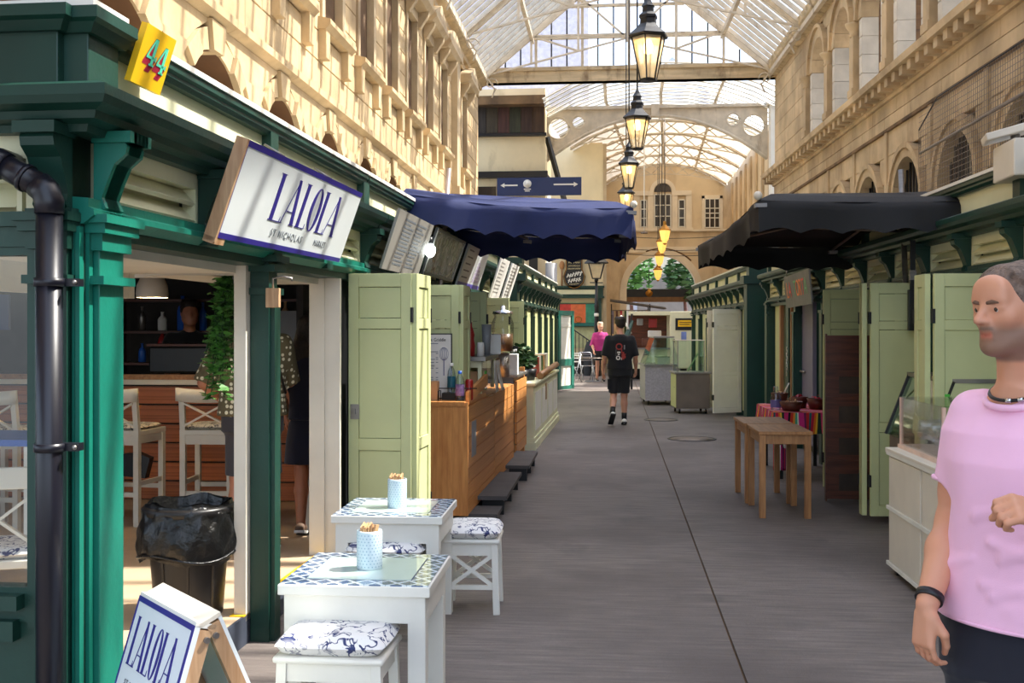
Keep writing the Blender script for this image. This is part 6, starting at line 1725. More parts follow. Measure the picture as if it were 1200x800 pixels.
oak_table('nearer bare oak table standing before the striped cloth table', (1.50, 9.72, 0), .01)
oak_table('further bare oak table with its end against the nearer one', (1.47, 10.50, 0), .02)
# brown boards leaning in the stall
for k in range(1):
    bd_ = thing('brown_door', 'tall dark brown ledged board standing before the pale door', 'board', (2.28, 10.35, 0), -.02)
    part('sheet', MB().box(-.24, 0, .02, .23, .03, 1.57), M['darkwood'], bd_)
    for z in (.36, .66, .96, 1.27): part('ledge', MB().box(-.23, -.015, z, .22, 0, z+.03), M['darkwood'], bd_)
    for z in (.10, .44, .74, 1.02): part('worn_patch', MB().box(-.12, -.004, z, .15, 0.001, z+.16), plain('worn_board_%d' % int(z*100), (62,48,38), .7, var=.3, scale=5), bd_)
    part('batten', MB().box(-.245, -.012, 0, -.23, .042, 1.585), M['darkwood'], bd_)
# striped table
stt = thing('stall_table', 'table hidden under a striped cloth in the dark green stall', 'table', (2.10, 12.3, 0))
part('tabletop', MB().box(-.32, -.55, .68, .36, .7, .72), M['darkwood'], stt)
for x in (-.27, .30):
    for y in (-.5, .62): part('leg', MB().box(x, y, 0, x+.04, y+.04, .68), M['black'], stt)
def stripes():
    t = NT('striped_blanket'); sx = t.n('SeparateXYZ'); t.l(t.pos((1,1,1), True), sx.inputs[0])
    u = t.math('FRACT', t.math('MULTIPLY', t.math('ADD', sx.outputs[0], t.math('MULTIPLY', sx.outputs[1], .75)), 2.6))
    cs_ = [(0,RGB(214,40,70)),(.08,RGB(240,120,40)),(.13,RGB(250,200,60)),(.17,RGB(30,60,50)),(.24,RGB(226,50,120)),(.36,RGB(20,20,24)),(.42,RGB(220,60,40)),(.50,RGB(240,150,60)),(.55,RGB(70,170,130)),(.60,RGB(240,240,225)),(.63,RGB(226,50,140)),(.78,RGB(120,40,90)),(.84,RGB(220,50,50)),(.93,RGB(40,110,120))]
    c = t.ramp(u, cs_, 'CONSTANT'); t.l(c, t.b.inputs['Base Color']); t.b.inputs['Roughness'].default_value = .9; return t.m
clm = MB().grid(10, 14, lambda u, v: (-.34+.72*u, -.57+1.30*v, .728+.004*sin(u*9+v*7)))
clm.grid(24, 8, lambda u, v: (-.34+.72*u, -.58-.025*sin(u*19)*v-.01, .728-.24*v-.02*sin(u*6)*v))
clm.grid(24, 8, lambda u, v: (-.345-.03*sin(u*17)*v-.02*v, .73-1.30*u, .728-(.26+.05*sin(u*5))*v))
cl_ = thing('striped_cloth', 'bright striped blanket draped over the stall table', 'tablecloth', (2.10, 12.3, 0), 0, mb=clm, mat=stripes())
for (x, y, r, h, mk, lab) in ((1.98, 11.95, .13, .10, 'darkwood', 'wide brown bowl of snacks on the striped cloth'), (2.14, 12.35, .10, .13, 'red', 'dark red bowl behind the wide brown bowl'), (1.95, 12.55, .10, .16, 'darkwood', 'brown tub at the far end of the striped cloth'), (2.30, 12.2, .11, .12, 'red', 'red bowl at the stall side of the striped cloth')):
    b = thing('bowl', lab, 'bowl', (x, y, .732), 0, 'bowls on the striped cloth')
    part('body', MB().lathe([(0,0),(r*.7,0),(r,h),(r*.92,h),(r*.65,.02),(0,.02)], n=20), plain('dark_red_ceramic', (96,34,26), .35) if mk == 'red' else M[mk], b)
    part('filling', leafball((0,0,h*.78), r*.62, 60, int(x*100), .02), M['kraft'] if mk != 'red' else M['crimson'], b, stuff=True)
jg = thing('clear_bottle', 'clear jug with a violet label at the edge of the striped cloth', 'bottle', (1.83, 12.05, .732))
part('body', MB().lathe([(0,0),(.055,0),(.058,.14),(.03,.20),(.028,.26),(.0,.26)], n=16), M['water'], jg)
part('wrapper', MB().lathe([(.059,.03),(.06,.11)], n=16), plain('violet_label', (120,110,170), .4), jg)
wt = thing('serving_spoon', 'white spoon handle sticking up behind the bowls', 'spoon', (1.98, 12.45, .89), 0, mb=MB().tube([(0,0,0),(.06,0,.12)], .008, 6), mat=M['paper'])
hb = thing('hanging_cloth', 'bright pink and red cloth trailing to the ground under the striped table', 'cloth', (1.88, 11.85, 0), 0, mb=MB().grid(10, 8, lambda u, v: (-.12+.2*u, -.10+.03*sin(u*14), .10+.32*v*(1-.4*u)+.01*sin(u*20))), mat=stripes()); thick(hb, .006)
# small painted sign
ss = thing('painted_sign', 'small grey board with orange red and green letters on the dark green stall', 'sign', (0,0,0))
yA, yB = 13.05, 14.65
b0 = Vector((rx(yB)-.16, yB, 1.90)); b1 = Vector((rx(yA)-.16, yA, 1.93)); t0 = b0+Vector((-.04,0,.42))
ux = (b1-b0).normalized(); uz = (t0-b0).normalized(); nn = uz.cross(ux).normalized()
if nn.x > 0: nn = -nn
B0 = b0; SW = (b1-b0).length; SH = .42
part('board', pbox(MB(), 0, 0, SW, SH, -.02, 0), plain('grey_painted_board', (112,112,104), .6), ss)
fw = Vector((ux.x, ux.y, ux.z)); 
for k, (ch_, ck) in enumerate(zip('LA TORTA', ('orange','red','', 'green','orange','orange','red','green'))):
    if ch_ == ' ': continue
    mm = plain('sign_'+ck, {'orange':(236,130,60),'red':(220,70,60),'green':(110,180,120)}[ck], .5) if ('sign_'+ck) not in bpy.data.materials else bpy.data.materials['sign_'+ck]
    Mx = frame4(sq(.20+.165*k, SH*.52, .004), ux, uz); text_obj(ss, ch_, .30, mm, Mx, .85, 'letter')
part('hanger', MB().tube([sq(.15,SH,-.01), sq(.15,SH+.12,-.03)], .008, 5).tube([sq(SW-.15,SH,-.01), sq(SW-.15,SH+.12,-.03)], .008, 5), M['steel'], ss)
# white counter with a glass box and slanted display
wc = thing('white_counter', 'white panelled counter carrying the clear plastic display box', 'counter', (1.88, 7.42, 0), pi+.008)
Lc = 3.0
part('carcass', MB().box(-.55, 0, .05, 0, Lc, .80), M['offwhite'], wc)
part('counter_top', MB().box(-.60, -.03, .80, .02, Lc+.02, .835), M['offwhite'], wc, bevel=.005)
for k in range(4):
    for z0, z1 in ((.08,.42),(.45,.78)):
        part('panel', MB().box(0, .04+k*.74, z0, .012, .74+k*.74, z1), M['offwhite'], wc, bevel=.003)
for z in (.05,.425,.79): part('rail', MB().box(0, 0, z, .02, Lc, z+.025), M['white'], wc)
for x in (-.5, -.05): part('foot', MB().box(x, .1, 0, x+.04, .14, .05).box(x, 2.8, 0, x+.04, 2.84, .05), M['black'], wc)
part('end_panel', MB().box(-.52, -.008, .09, -.03, 0, .76), M['white'], wc)
gb = thing('glass_box', 'clear plastic display box with pink trim on the white counter', 'display case', (2.16, 7.0, .835))
for (x, y) in ((-.2,.42),(.22,.42),(-.2,-.5),(.22,-.5)): part('corner_strip', MB().box(x-.01,y-.01,0,x+.01,y+.01,.34), plain('pink_trim', (226,190,172), .4), gb)
part('pane', MB().box(-.2,.41,.02,.22,.414,.34), M['glass'], gb); part('pane', MB().box(-.204,-.5,.02,-.2,.42,.34), M['glass'], gb)
part('base', MB().box(-.22,-.52,0,.24,.44,.025), plain('pink_base', (226,196,178), .5), gb)
part('lid', MB().box(-.21,-.51,.34,.23,.43,.346), M['glass'], gb)
cr_ = random.Random(8)
for k in range(5):
    part('clear_wrap', MB().grid(6, 6, lambda u, v, k=k: (-.15+.3*u, -.35+.15*k+.10*v+.02*sin(u*13+k), .06+.18*abs(sin(u*5+v*4+k))*.8)), M['water'], gb)
part('price_card', MB().obox((-.19,.12,.18), (.004,.10,.14), Matrix.Rotation(.3, 3, 'X')), plain('pale_yellow_card', (232,228,176), .6), gb)
dcase = thing('display_fridge', 'dark slanted glass display fridge behind the white counter', 'fridge', (2.52, 8.25, 0))
part('base', MB().box(-.30,-.6,0,.25,.5,.80), M['steel_dk'], dcase)
prof = [(-.32,.80),(-.14,1.26),(.22,1.26),(.22,.80)]
for y in (-.6, .48): part('side', MB().prism(prof, (0,y,0), (1,0,0), (0,0,1), (0,.02,0)), M['glass_green'], dcase)
part('front_glass', MB().prism([(-.32,.80),(-.14,1.26),(-.135,1.26),(-.315,.80)], (0,-.6,0), (1,0,0), (0,0,1), (0,1.1,0)), M['glass_green'], dcase)
part('top', MB().box(-.16,-.62,1.26,.25,.52,1.29), M['steel'], dcase)
part('back', MB().box(.22,-.6,.8,.25,.5,1.26), M['black'], dcase)
part('shelf', MB().box(-.2,-.58,1.0,.2,.48,1.01), M['glass'], dcase)
part('frame_edge', MB().bar((-.33,-.61,.8),(-.15,-.61,1.27),.02).bar((-.33,.5,.8),(-.15,.5,1.27),.02), M['black'], dcase)
part('green_ticket', MB().obox((-.22,-.62,1.14), (.08,.006,.09)), plain('green_ticket', (90,200,70), .5), dcase)
for k in range(3): part('plate_stack', MB().lathe([(0,0),(.10,0),(.11,.03),(0,.03)], (0.05,-.3+.02*k,1.02+.035*k), 16), M['steel'], dcase)
# black closer gear hanging on the stall front
hs = thing('awning_winder', 'black strap and winder box hanging on the dark green post behind the pole', 'winder', (2.50, 9.12, 1.62))
part('box', MB().box(-.035,-.03,0,.035,.03,.34), M['black'], hs, bevel=.005); part('strap', MB().box(-.02,-.012,.34,.02,.012,.75), M['black'], hs); part('buckle', MB().box(-.025,-.02,.42,.025,.02,.50), M['steel'], hs)
# floodlight and white cabinet on the right stall roof
wb = thing('white_cabinet', 'off-white utility cabinet fixed on the right stall roof at the frame edge', 'cabinet', (2.60, 7.30, 2.62), -.05, mb=MB().box(-.02,-.22,0,.14,.22,.24), mat=M['offwhite'], bevel=.01)
fd = thing('floodlight', 'flat off-white floodlight above the utility cabinet', 'floodlight', (2.66, 7.45, 2.90), -.2)
part('head', MB().obox((0,0,.05), (.30,.26,.05), Matrix.Rotation(-.25, 3, 'Y')), M['offwhite'], fd, bevel=.008); part('stem', MB().tube([(.05,0,-.03),(.05,0,.04)], .03, 8), M['steel'], fd)
part('lens', MB().obox((-.008,0,.022), (.24,.20,.01), Matrix.Rotation(-.25, 3, 'Y')), M['glass'], fd)
# ---------------------------------------------------------------- serving carts
def cart(name, label, loc, rz, W, D, h, body, side, glass_h, slant=0):
    t = thing(name, label, 'serving cart', loc, rz)
    part('body', MB().box(-W/2, -D/2, .10, W/2, D/2, h), M[body], t, bevel=.006)
    part('front_panel', MB().box(-W/2+.03, -D/2-.006, .14, W/2-.03, -D/2, h-.05), M[body], t)
    part('side_panel', MB().box(-W/2-.006, -D/2+.01, .12, -W/2, D/2-.01, h-.02), side, t)
    part('worktop', MB().box(-W/2-.03, -D/2-.03, h, W/2+.03, D/2+.03, h+.03), M['steel'], t, bevel=.005)
    for x in (-W/2+.07, W/2-.07):
        for y in (-D/2+.07, D/2-.07):
            c = part('caster', MB().tube([(x-.015,y,.045),(x+.015,y,.045)], .045, 14), M['rubber'], t)
            part('fork', MB().box(x-.022,y-.015,.05,x+.022,y+.015,.11), M['steel'], c)
    z0, z1 = h+.03, h+.03+glass_h
    for (x, y) in ((-W/2+.04,-D/2+.06),(W/2-.10,-D/2+.06),(-W/2+.04,D/2-.06),(W/2-.10,D/2-.06)):
        part('glass_post', MB().box(x-.008,y-.008,z0,x+.008,y+.008,z1), M['steel'], t)
    part('pane', MB().box(-W/2+.04,-D/2+.055,z0,W/2-.10,-D/2+.061,z1), M['glass_green'], t)
    part('pane', MB().box(-W/2+.037,-D/2+.06,z0,-W/2+.043,D/2-.06,z1), M['glass_green'], t)
    part('pane', MB().box(W/2-.103,-D/2+.06,z0,W/2-.097,D/2-.06,z1), M['glass_green'], t)
    part('glass_top', MB().box(-W/2+.02,-D/2+.04,z1,W/2-.08,D/2-.04,z1+.012), M['offwhite'], t)
    return t
k2 = cart('serving_cart', 'steel-fronted serving cart with a square glass hood near the white doors', (1.54, 20.85, 0), .08, .64, .72, .76, 'steel_dk', M['sage'], .60)
part('tongs', MB().bar((-.05,.0,.80),(.16,.05,1.14),.02), plain('pale_green_plastic', (170,210,160), .4), k2)
part('label_dot', MB().lathe([(0,0),(.02,0),(.02,.004),(0,.004)], (-.326,-.2,.5), 8), M['black'], k2)
k1 = thing('chiller_cart', 'grey-white chiller cart with a sloping glass hood behind the steel cart', 'serving cart', (1.00, 23.2, 0), .06)
part('body', MB().box(-.30, -.55, .10, .34, .7, .82), plain('speckled_grey_laminate', (176,172,184), .5, var=.12, scale=30), k1, bevel=.006)
part('worktop', MB().box(-.33, -.58, .82, .37, .73, .86), M['steel'], k1)
for x in (-.22,.26):
    for y in (-.45,.6): part('caster', MB().tube([(x-.02,y,.05),(x+.02,y,.05)], .05, 14), M['rubber'], k1)
pr_ = [(-.30,.86),(-.10,1.42),(.30,1.42),(.30,.86)]
for y in (-.5, .62): part('side_glass', MB().prism(pr_, (0,y,0), (1,0,0), (0,0,1), (0,.012,0)), M['glass_green'], k1)
part('front_glass', MB().prism([(-.30,.86),(-.10,1.42),(-.09,1.42),(-.29,.86)], (0,-.5,0), (1,0,0), (0,0,1), (0,1.13,0)), M['glass_green'], k1)
part('top_rail', MB().box(-.12,-.52,1.42,.32,.64,1.45), M['steel'], k1)
part('container', MB().box(-.02,-.35,.86,.24,.1,1.0), M['paper'], k1); part('container_lid', MB().box(-.03,-.36,1.0,.25,.11,1.02), M['glass_green'], k1)
# cream catering trailer with a yellow notice
tr = thing('catering_trailer', 'cream catering trailer with an open hatch and a yellow notice on its door', 'trailer', (1.60, 33.5, 0))
M['trailer'] = plain('cream_enamel', (232,228,192), .35, var=.03)
part('body', MB().box(.25, 0, .35, 1.05, 2.2, 2.14), M['trailer'], tr, bevel=.04)
part('hatch_frame', MB().box(-1.15, 0, .35, .25, 2.0, .95).box(-1.0, .05, 2.02, .25, 2.0, 2.14), M['trailer'], tr)
part('interior', MB().box(-1.0, 1.9, .95, .25, 2.0, 2.05), M['darkwood'], tr)
part('pillar', MB().bar((-1.12,.05,.95),(-.92,.05,2.06),.06), M['black'], tr)
part('notice', MB().box(.42,-.02,1.55,1.0,0,1.92), M['black'], tr); part('notice_face', MB().box(.50,-.03,1.66,1.0,-.02,1.86), M['yellow'], tr)
part('printed_lines', MB().box(.54,-.034,1.78,.94,-.03,1.80).box(.54,-.034,1.72,.86,-.03,1.74), M['ink'], tr)
part('leaflet', MB().box(.60,-.02,1.22,.76,0,1.50), plain('blue_leaflet', (120,140,200), .5), tr); part('handle', MB().box(.36,-.03,1.15,.40,0,1.28), M['black'], tr)
for x in (-.7,.7): part('wheel', MB().tube([(x-.08,.5,.28),(x+.08,.5,.28)], .28, 16), M['rubber'], tr)
part('counter_shelf', MB().box(-1.1,-.15,.95,.25,.2,1.0), M['steel'], tr)
for (x, y, z, mk, lab, sx, sz) in ((-.25,.6,1.62,'red','red cloth bundle hanging in the trailer hatch',.26,.30), (-.2,.5,1.32,'paper','white carton on the trailer shelf',.42,.22), (-.3,.55,1.05,'darkwood','dark crate below the white carton in the trailer',.6,.24), (-.65,.8,1.7,'grey','grey utensil rack in the trailer hatch',.2,.22)):
    o = thing('trailer_goods', lab, 'goods', (1.60+x, 33.5+y, z), 0, mb=MB().box(-sx/2,-.12,0,sx/2,.12,sz), mat=M[mk], bevel=.03)
# motorbike-like dark clutter beyond the carts
dk2 = thing('folded_parasol', 'folded dark parasol with a pale pole lying against the trailer', 'parasol', (.45, 33.0, 0))
part('cloth', MB().tube([(-.35,0,.25),(-.05,.2,1.05),(.25,.4,1.85)], [.06,.13,.04], 10), M['dgreen'], dk2); part('pole', MB().tube([(.2,.35,1.45),(-.12,.1,2.0)], .03, 8), M['white'], dk2)
gp = thing('goods_pile', 'dark heap of crates and bags beyond the walking man', 'crates', (.55, 34.5, 0))
for k, (x, z, w_, h_) in enumerate(((-.2,0,.5,.5),(.3,0,.45,.4),(0,.5,.5,.4),(.35,.4,.35,.45),(.05,.9,.4,.35))): part('crate', MB().box(x-w_/2,-.25,z,x+w_/2,.25,z+h_), M[('darkwood','black','stone_dark','rubber','darkwood')[k]], gp, bevel=.01)
# brass-bracketed flower basket by the end arch
fb_ = thing('hanging_basket', 'brownish hanging basket at the side of the end arch', 'basket', (3.60, 48.0, 2.9))
part('bowl', MB().lathe([(0,-.2),(.2,-.12),(.3,.05),(0,.05)], n=14), M['darkwood'], fb_); part('bracket', MB().tube([(0,0,.05),(0,0,.6),(.30,.10,.6),(.38,.40,.55)], .015, 6), M['black'], fb_); part('foliage', leafball((0,0,.12), .34, 140, 77, .1), M['leaf_dk'], fb_, stuff=True)
# iron cradles and clutter on the far right stall roof
for k, y in enumerate((20.6, 21.3, 22.2)):
    rk_ = thing('roof_clutter', ('first','second','third')[k]+' white folded rack on the roof of the far right stall', 'rack', (2.20-.02*k, y, 2.88))
    part('frame', MB().bar((0,-.1,0),(.05,.1,.40),.03).bar((.1,-.1,0),(.12,.1,.36),.03).bar((0,-.1,.2),(.12,.1,.22),.02), M['white'] if k != 1 else M['steel_dk'], rk_)
# ================================================================ PEOPLE: one smooth surface each, grown from joints and muscle volumes
def surface_nets(F, org, h):
    S = F < 0
    nx, ny, nz = F.shape
    c = np.zeros((nx-1, ny-1, nz-1), np.int8)
    for i in (0,1):
        for j in (0,1):
            for k in (0,1): c += S[i:nx-1+i, j:ny-1+j, k:nz-1+k]
    act = (c > 0) & (c < 8)
    idx = -np.ones(act.shape, np.int64); I = np.argwhere(act); idx[act] = np.arange(len(I))
    acc = np.zeros((len(I), 3)); cnt = np.zeros(len(I))
    cor = [(i,j,k) for i in (0,1) for j in (0,1) for k in (0,1)]
    for a in cor:
        for ax in range(3):
            if a[ax]: continue
            b = list(a); b[ax] = 1
            fa = F[I[:,0]+a[0], I[:,1]+a[1], I[:,2]+a[2]]; fb = F[I[:,0]+b[0], I[:,1]+b[1], I[:,2]+b[2]]
            m = (fa < 0) != (fb < 0)
            t = fa[m]/(fa[m]-fb[m]); p = np.tile(np.array(a, float), (m.sum(), 1)); p[:,ax] += t
            acc[m] += p; cnt[m] += 1
    V = (I + acc/cnt[:,None])*h + np.array(org)
    Q = []
    for ax in range(3):
        o1, o2 = (ax+1) % 3, (ax+2) % 3
        sl0 = [slice(1,-1)]*3; sl1 = [slice(1,-1)]*3
        sl0[ax] = slice(0,-1); sl1[ax] = slice(1,None)
        A, B = S[tuple(sl0)], S[tuple(sl1)]
        for flip, mk in ((False, A & ~B), (True, ~A & B)):
            P = np.argwhere(mk)
            if not len(P): continue
            P = P + np.array([0 if d == ax else 1 for d in range(3)])
            def cell(d1, d2):
                q = P.copy(); q[:,o1] -= d1; q[:,o2] -= d2; return idx[q[:,0], q[:,1], q[:,2]]
            qd = np.stack([cell(1,1), cell(0,1), cell(0,0), cell(1,0)], 1)
            if flip: qd = qd[:, ::-1]
            Q.append(qd)
    return V, np.concatenate(Q)
class Blob:
    """smooth union of tapered limbs, ellipsoids and lofted trunks"""
    def __init__(s): s.p = []
    def limb(s, a, b, ra, rb, k=.02, cut=(), sub=False):
        s.p.append(('c', np.array(a, float), np.array(b, float), ra, rb, k, cut, sub)); return s
    def ell(s, c, r, k=.02, R=None, sub=False, cut=()):
        r = np.array([r]*3 if isinstance(r, (int, float)) else r, float)
        s.p.append(('e', np.array(c, float), r, R, 0, k, cut, sub)); return s
    def chain(s, pts, rs, k=.02, cut=()):
        for i in range(len(pts)-1): s.limb(pts[i], pts[i+1], rs[i], rs[i+1], k, cut)
        return s
    def loft(s, org, yaw, rows, k=.03, ex=2.4):
        """rows: (z, cx, cy, rx, ry) in a frame turned by yaw (x = person's left, y = forward)"""
        s.p.append(('l', np.array(org, float), yaw, np.array(rows, float), ex, k, (), False)); return s
    def bounds(s, q):
        if q[0] == 'c': r = max(q[3], q[4]); return np.minimum(q[1], q[2])-r, np.maximum(q[1], q[2])+r
        if q[0] == 'e': r = q[2].max(); return q[1]-r, q[1]+r
        rows = q[3]; r = rows[:,3:5].max()+abs(rows[:,1:3]).max(); return q[1]+np.array([-r,-r,rows[0,0]]), q[1]+np.array([r,r,rows[-1,0]])
    def mesh(s, h):
        B = [s.bounds(q) for q in s.p]
        lo = np.min([b[0] for b in B], 0)-.05; hi = np.max([b[1] for b in B], 0)+.05
        n = np.ceil((hi-lo)/h).astype(int)+1
        F = np.full(n, .3, np.float32)
        for q, b in zip(s.p, B):
            k = q[5]; m = k+.02
            i0 = np.maximum(0, ((b[0]-m-lo)/h).astype(int)); i1 = np.minimum(n, ((b[1]+m-lo)/h).astype(int)+2)
            ax = [lo[d]+h*np.arange(i0[d], i1[d]) for d in range(3)]
            X, Y, Z = np.meshgrid(*ax, indexing='ij')
            if q[0] == 'c':
                a, bb = q[1], q[2]; ab = bb-a; L2 = max(1e-9, ab@ab)
                t = np.clip(((X-a[0])*ab[0]+(Y-a[1])*ab[1]+(Z-a[2])*ab[2])/L2, 0, 1)
                d = np.sqrt((X-a[0]-t*ab[0])**2+(Y-a[1]-t*ab[1])**2+(Z-a[2]-t*ab[2])**2)-(q[3]+(q[4]-q[3])*t)
            elif q[0] == 'e':
                P = [X-q[1][0], Y-q[1][1], Z-q[1][2]]
                if q[3] is not None:
                    R = q[3]; P = [R[0][i]*P[0]+R[1][i]*P[1]+R[2][i]*P[2] for i in range(3)]
                r = q[2]; k0 = np.sqrt((P[0]/r[0])**2+(P[1]/r[1])**2+(P[2]/r[2])**2)
                k1 = np.sqrt((P[0]/r[0]**2)**2+(P[1]/r[1]**2)**2+(P[2]/r[2]**2)**2)+1e-9
                d = k0*(k0-1)/k1
            else:
                org, yaw, rows, ex = q[1], q[2], q[3], q[4]
                x, y, z = X-org[0], Y-org[1], Z-org[2]
                fx, fy = cos(yaw), sin(yaw)
                u = -fy*x+fx*y; v = fx*x+fy*y
                zz = np.clip(z, rows[0,0], rows[-1,0])
                cx, cy, rx, ry = [np.interp(zz, rows[:,0], rows[:,i]) for i in (1,2,3,4)]
                e = (np.abs((u-cx)/rx)**ex+np.abs((v-cy)/ry)**ex)**(1/ex)
                d = (e-1)*np.minimum(rx, ry)
                d = np.maximum(d, np.maximum(rows[0,0]-z, z-rows[-1,0]))
            for (cp, cn) in q[6]:
                cn = np.array(cn, float); cn = cn/np.linalg.norm(cn)
                d = np.maximum(d, (X-cp[0])*cn[0]+(Y-cp[1])*cn[1]+(Z-cp[2])*cn[2])
            sl = tuple(slice(i0[d_], i1[d_]) for d_ in range(3)); G = F[sl]
            if q[7]:
                hh = np.maximum(k-np.abs(G+d), 0)/k; F[sl] = np.maximum(G, -d)+hh*hh*k/4
            else:
                hh = np.maximum(k-np.abs(G-d), 0)/k; F[sl] = np.minimum(G, d)-hh*hh*k/4
        return surface_nets(F, lo, h)
def blob_part(name, blob, h, mat, parent, label=None, tone=None, drop=None):
    V, Q = blob.mesh(h)
    if drop is not None:
        keep = ~drop(V)[Q].all(1); Q = Q[keep]
    me = bpy.data.meshes.new(name)
    me.vertices.add(len(V)); me.vertices.foreach_set('co', V.astype(np.float32).ravel())
    me.loops.add(Q.size); me.loops.foreach_set('vertex_index', Q.astype(np.int32).ravel())
    me.polygons.add(len(Q)); me.polygons.foreach_set('loop_start', np.arange(0, Q.size, 4, dtype=np.int32)); me.polygons.foreach_set('loop_total', np.full(len(Q), 4, np.int32))
    me.polygons.foreach_set('use_smooth', np.ones(len(Q), bool)); me.update(calc_edges=True); me.validate()
    me.materials.append(mat)
    if tone is not None:
        at = me.color_attributes.new('tone', 'FLOAT_COLOR', 'POINT'); at.data.foreach_set('color', tone(V).astype(np.float32).ravel())
    o = link(name, me, parent)
    if label: o['label'] = label
    return o
def skin_mat(name, rgb, tone=False):
    t = NT(name); n = t.noise(t.pos((1,1,1)), 40, 4); n2 = t.noise(t.pos((1,1,1)), 7, 3)
    base = RGB(*rgb)
    c = t.mix(t.math('MULTIPLY', n2, .35), base, RGB(min(255, rgb[0]+6), int(rgb[1]*.82), int(rgb[2]*.76)))
    if tone:
        a = t.n('VertexColor', layer_name='tone'); sp = t.n('SeparateColor'); t.l(a.outputs[0], sp.inputs[0])
        c = t.mix(sp.outputs[0], c, RGB(int(rgb[0]*.50), int(rgb[1]*.56), int(rgb[2]*.60)))       # stubble
        c = t.mix(sp.outputs[1], c, RGB(int(rgb[0]*.85), int(rgb[1]*.55), int(rgb[2]*.55)))       # lips
    t.l(c, t.b.inputs['Base Color']); t.b.inputs['Roughness'].default_value = .48
    t.b.inputs['Subsurface Weight'].default_value = .12; t.b.inputs['Subsurface Radius'].default_value = (.012,.005,.003)
    t.bump(n, .12, .002); return t.m
def hframe(C, yaw, pitch=0, roll=0):
    """columns: person's left, forward, up"""
    R = Matrix.Rotation(yaw-pi/2, 3, 'Z') @ Matrix.Rotation(pitch, 3, 'X') @ Matrix.Rotation(roll, 3, 'Y')
    # at yaw=pi/2 forward is +y and +x is the person's right, so mirror x
    C = Vector(C)
    return lambda x, y, z: C + R @ Vector((-x, y, z)), R
def add_head(b, C, yaw, s=1.0, pitch=0, roll=0, detail=True):
    T, R = hframe(C, yaw, pitch, roll)
    Rn = np.array(R)
    E = lambda c, r, k=.012, sub=False: b.ell(T(*[q*s for q in c]), [q*s for q in r], k*s, Rn, sub)
    Cc = lambda p, q, ra, rb, k=.01, sub=False: b.limb(T(*[w*s for w in p]), T(*[w*s for w in q]), ra*s, rb*s, k*s, (), sub)
    E((0,-.015,.024), (.073,.095,.079)); E((0,.022,-.02), (.064,.068,.080), .03); E((0,.030,-.070), (.050,.050,.040), .03)
    for q in (-1, 1):
        Cc((q*.056,-.005,-.055), (q*.024,.062,-.094), .018, .016, .03)
        E((q*.040,.058,-.018), (.024,.022,.024), .02)
    E((0,.070,-.096), (.022,.020,.018), .02)
    if detail:
        Cc((-.038,.073,.019), (.038,.073,.019), .0145, .0145, .018)
        E((0,.072,.05), (.05,.02,.03), .03)
        for q in (-1, 1):
            E((q*.032,.094,.001), (.017,.014,.012), .012, True)
            E((q*.032,.072,.000), (.0155,.0145,.0145), .005)
            Cc((q*.017,.0850,.0052), (q*.047,.0765,.0025), .0078, .0068, .004); Cc((q*.019,.0835,-.0065), (q*.045,.0765,-.0062), .0040, .0036, .004)
            E((q*.074,-.008,-.006), (.009,.020,.032), .008); E((q*.080,-.004,-.004), (.006,.010,.018), .004, True)
        Cc((0,.080,.018), (0,.112,-.027), .0080, .0105, .012)
        for q in (-1, 1): E((q*.0115,.097,-.030), (.0078,.011,.0075), .008)
        E((0,.086,-.048), (.020,.012,.014), .012)
        Cc((-.019,.083,-.0585), (.019,.083,-.0585), .0055, .0055, .006); Cc((0,.089,-.058), (0,.089,-.0585), .006, .006, .006)
        Cc((-.016,.083,-.069), (.016,.083,-.069), .0070, .0070, .006)
        Cc((-.024,.090,-.0635), (.024,.090,-.0635), .0022, .0022, .003, True)
    else:
        Cc((0,.080,.018), (0,.104,-.026), .010, .014, .012); E((0,.08,-.064), (.022,.010,.010), .012)
        for q in (-1, 1): E((q*.074,-.008,-.006), (.010,.020,.030), .008)
    return T
def add_hand(b, wrist, dirv, palm_n, s=1.0, curl=.5, thumb_side=1, splay=.10, fr=1.0, tw=None):
    """palm from the wrist along dirv; palm_n points out of the palm; thumb leaves the side of the palm"""
    d = Vector(dirv).normalized(); n = Vector(palm_n); n = (n-d*n.dot(d)).normalized(); side = d.cross(n)*thumb_side
    w = Vector(wrist); k = .007*s
    P = lambda a, c, e: w+d*(a*s)+side*(c*s)+n*(e*s)
    for c in (-.028,-.010,.010,.028): b.limb(P(.015,c*.75,0), P(.088,c,0), .0155*s, .0115*s, .014*s)
    tips = []
    for c, L, ra in ((.030,.070,.0092),(.0105,.080,.0096),(-.0105,.074,.0092),(-.030,.058,.0082)):
        p = P(.090,c,0); ang = curl*.65; q = p; seg = (L*.46, L*.31, L*.25); r = ra*s*fr
        a = 0
        for i, sl in enumerate(seg):
            a += ang*(1.0 if i == 0 else 1.25)
            dd = (d*cos(a)+n*sin(a)+side*(c*splay*4*(1-min(1, curl)))).normalized()
            q2 = q+dd*(sl*s); b.limb(q, q2, r, r*.88, .0035*s); q = q2; r *= .9
        tips.append(q)
    t0 = P(.022,.026,.006); t1 = P(.055,.046,.018+.010*curl); t2 = P(.085,.046-.012*curl,.030+.016*curl); t3 = P(.105,.040-.020*curl,.036+.018*curl)
    b.limb(t0, t1, .0150*s, .0125*s, .012*s); b.limb(t1, t2, .0115*s, .0105*s, .004*s); b.limb(t2, t3, .0102*s, .0085*s, .003*s)
    return tips
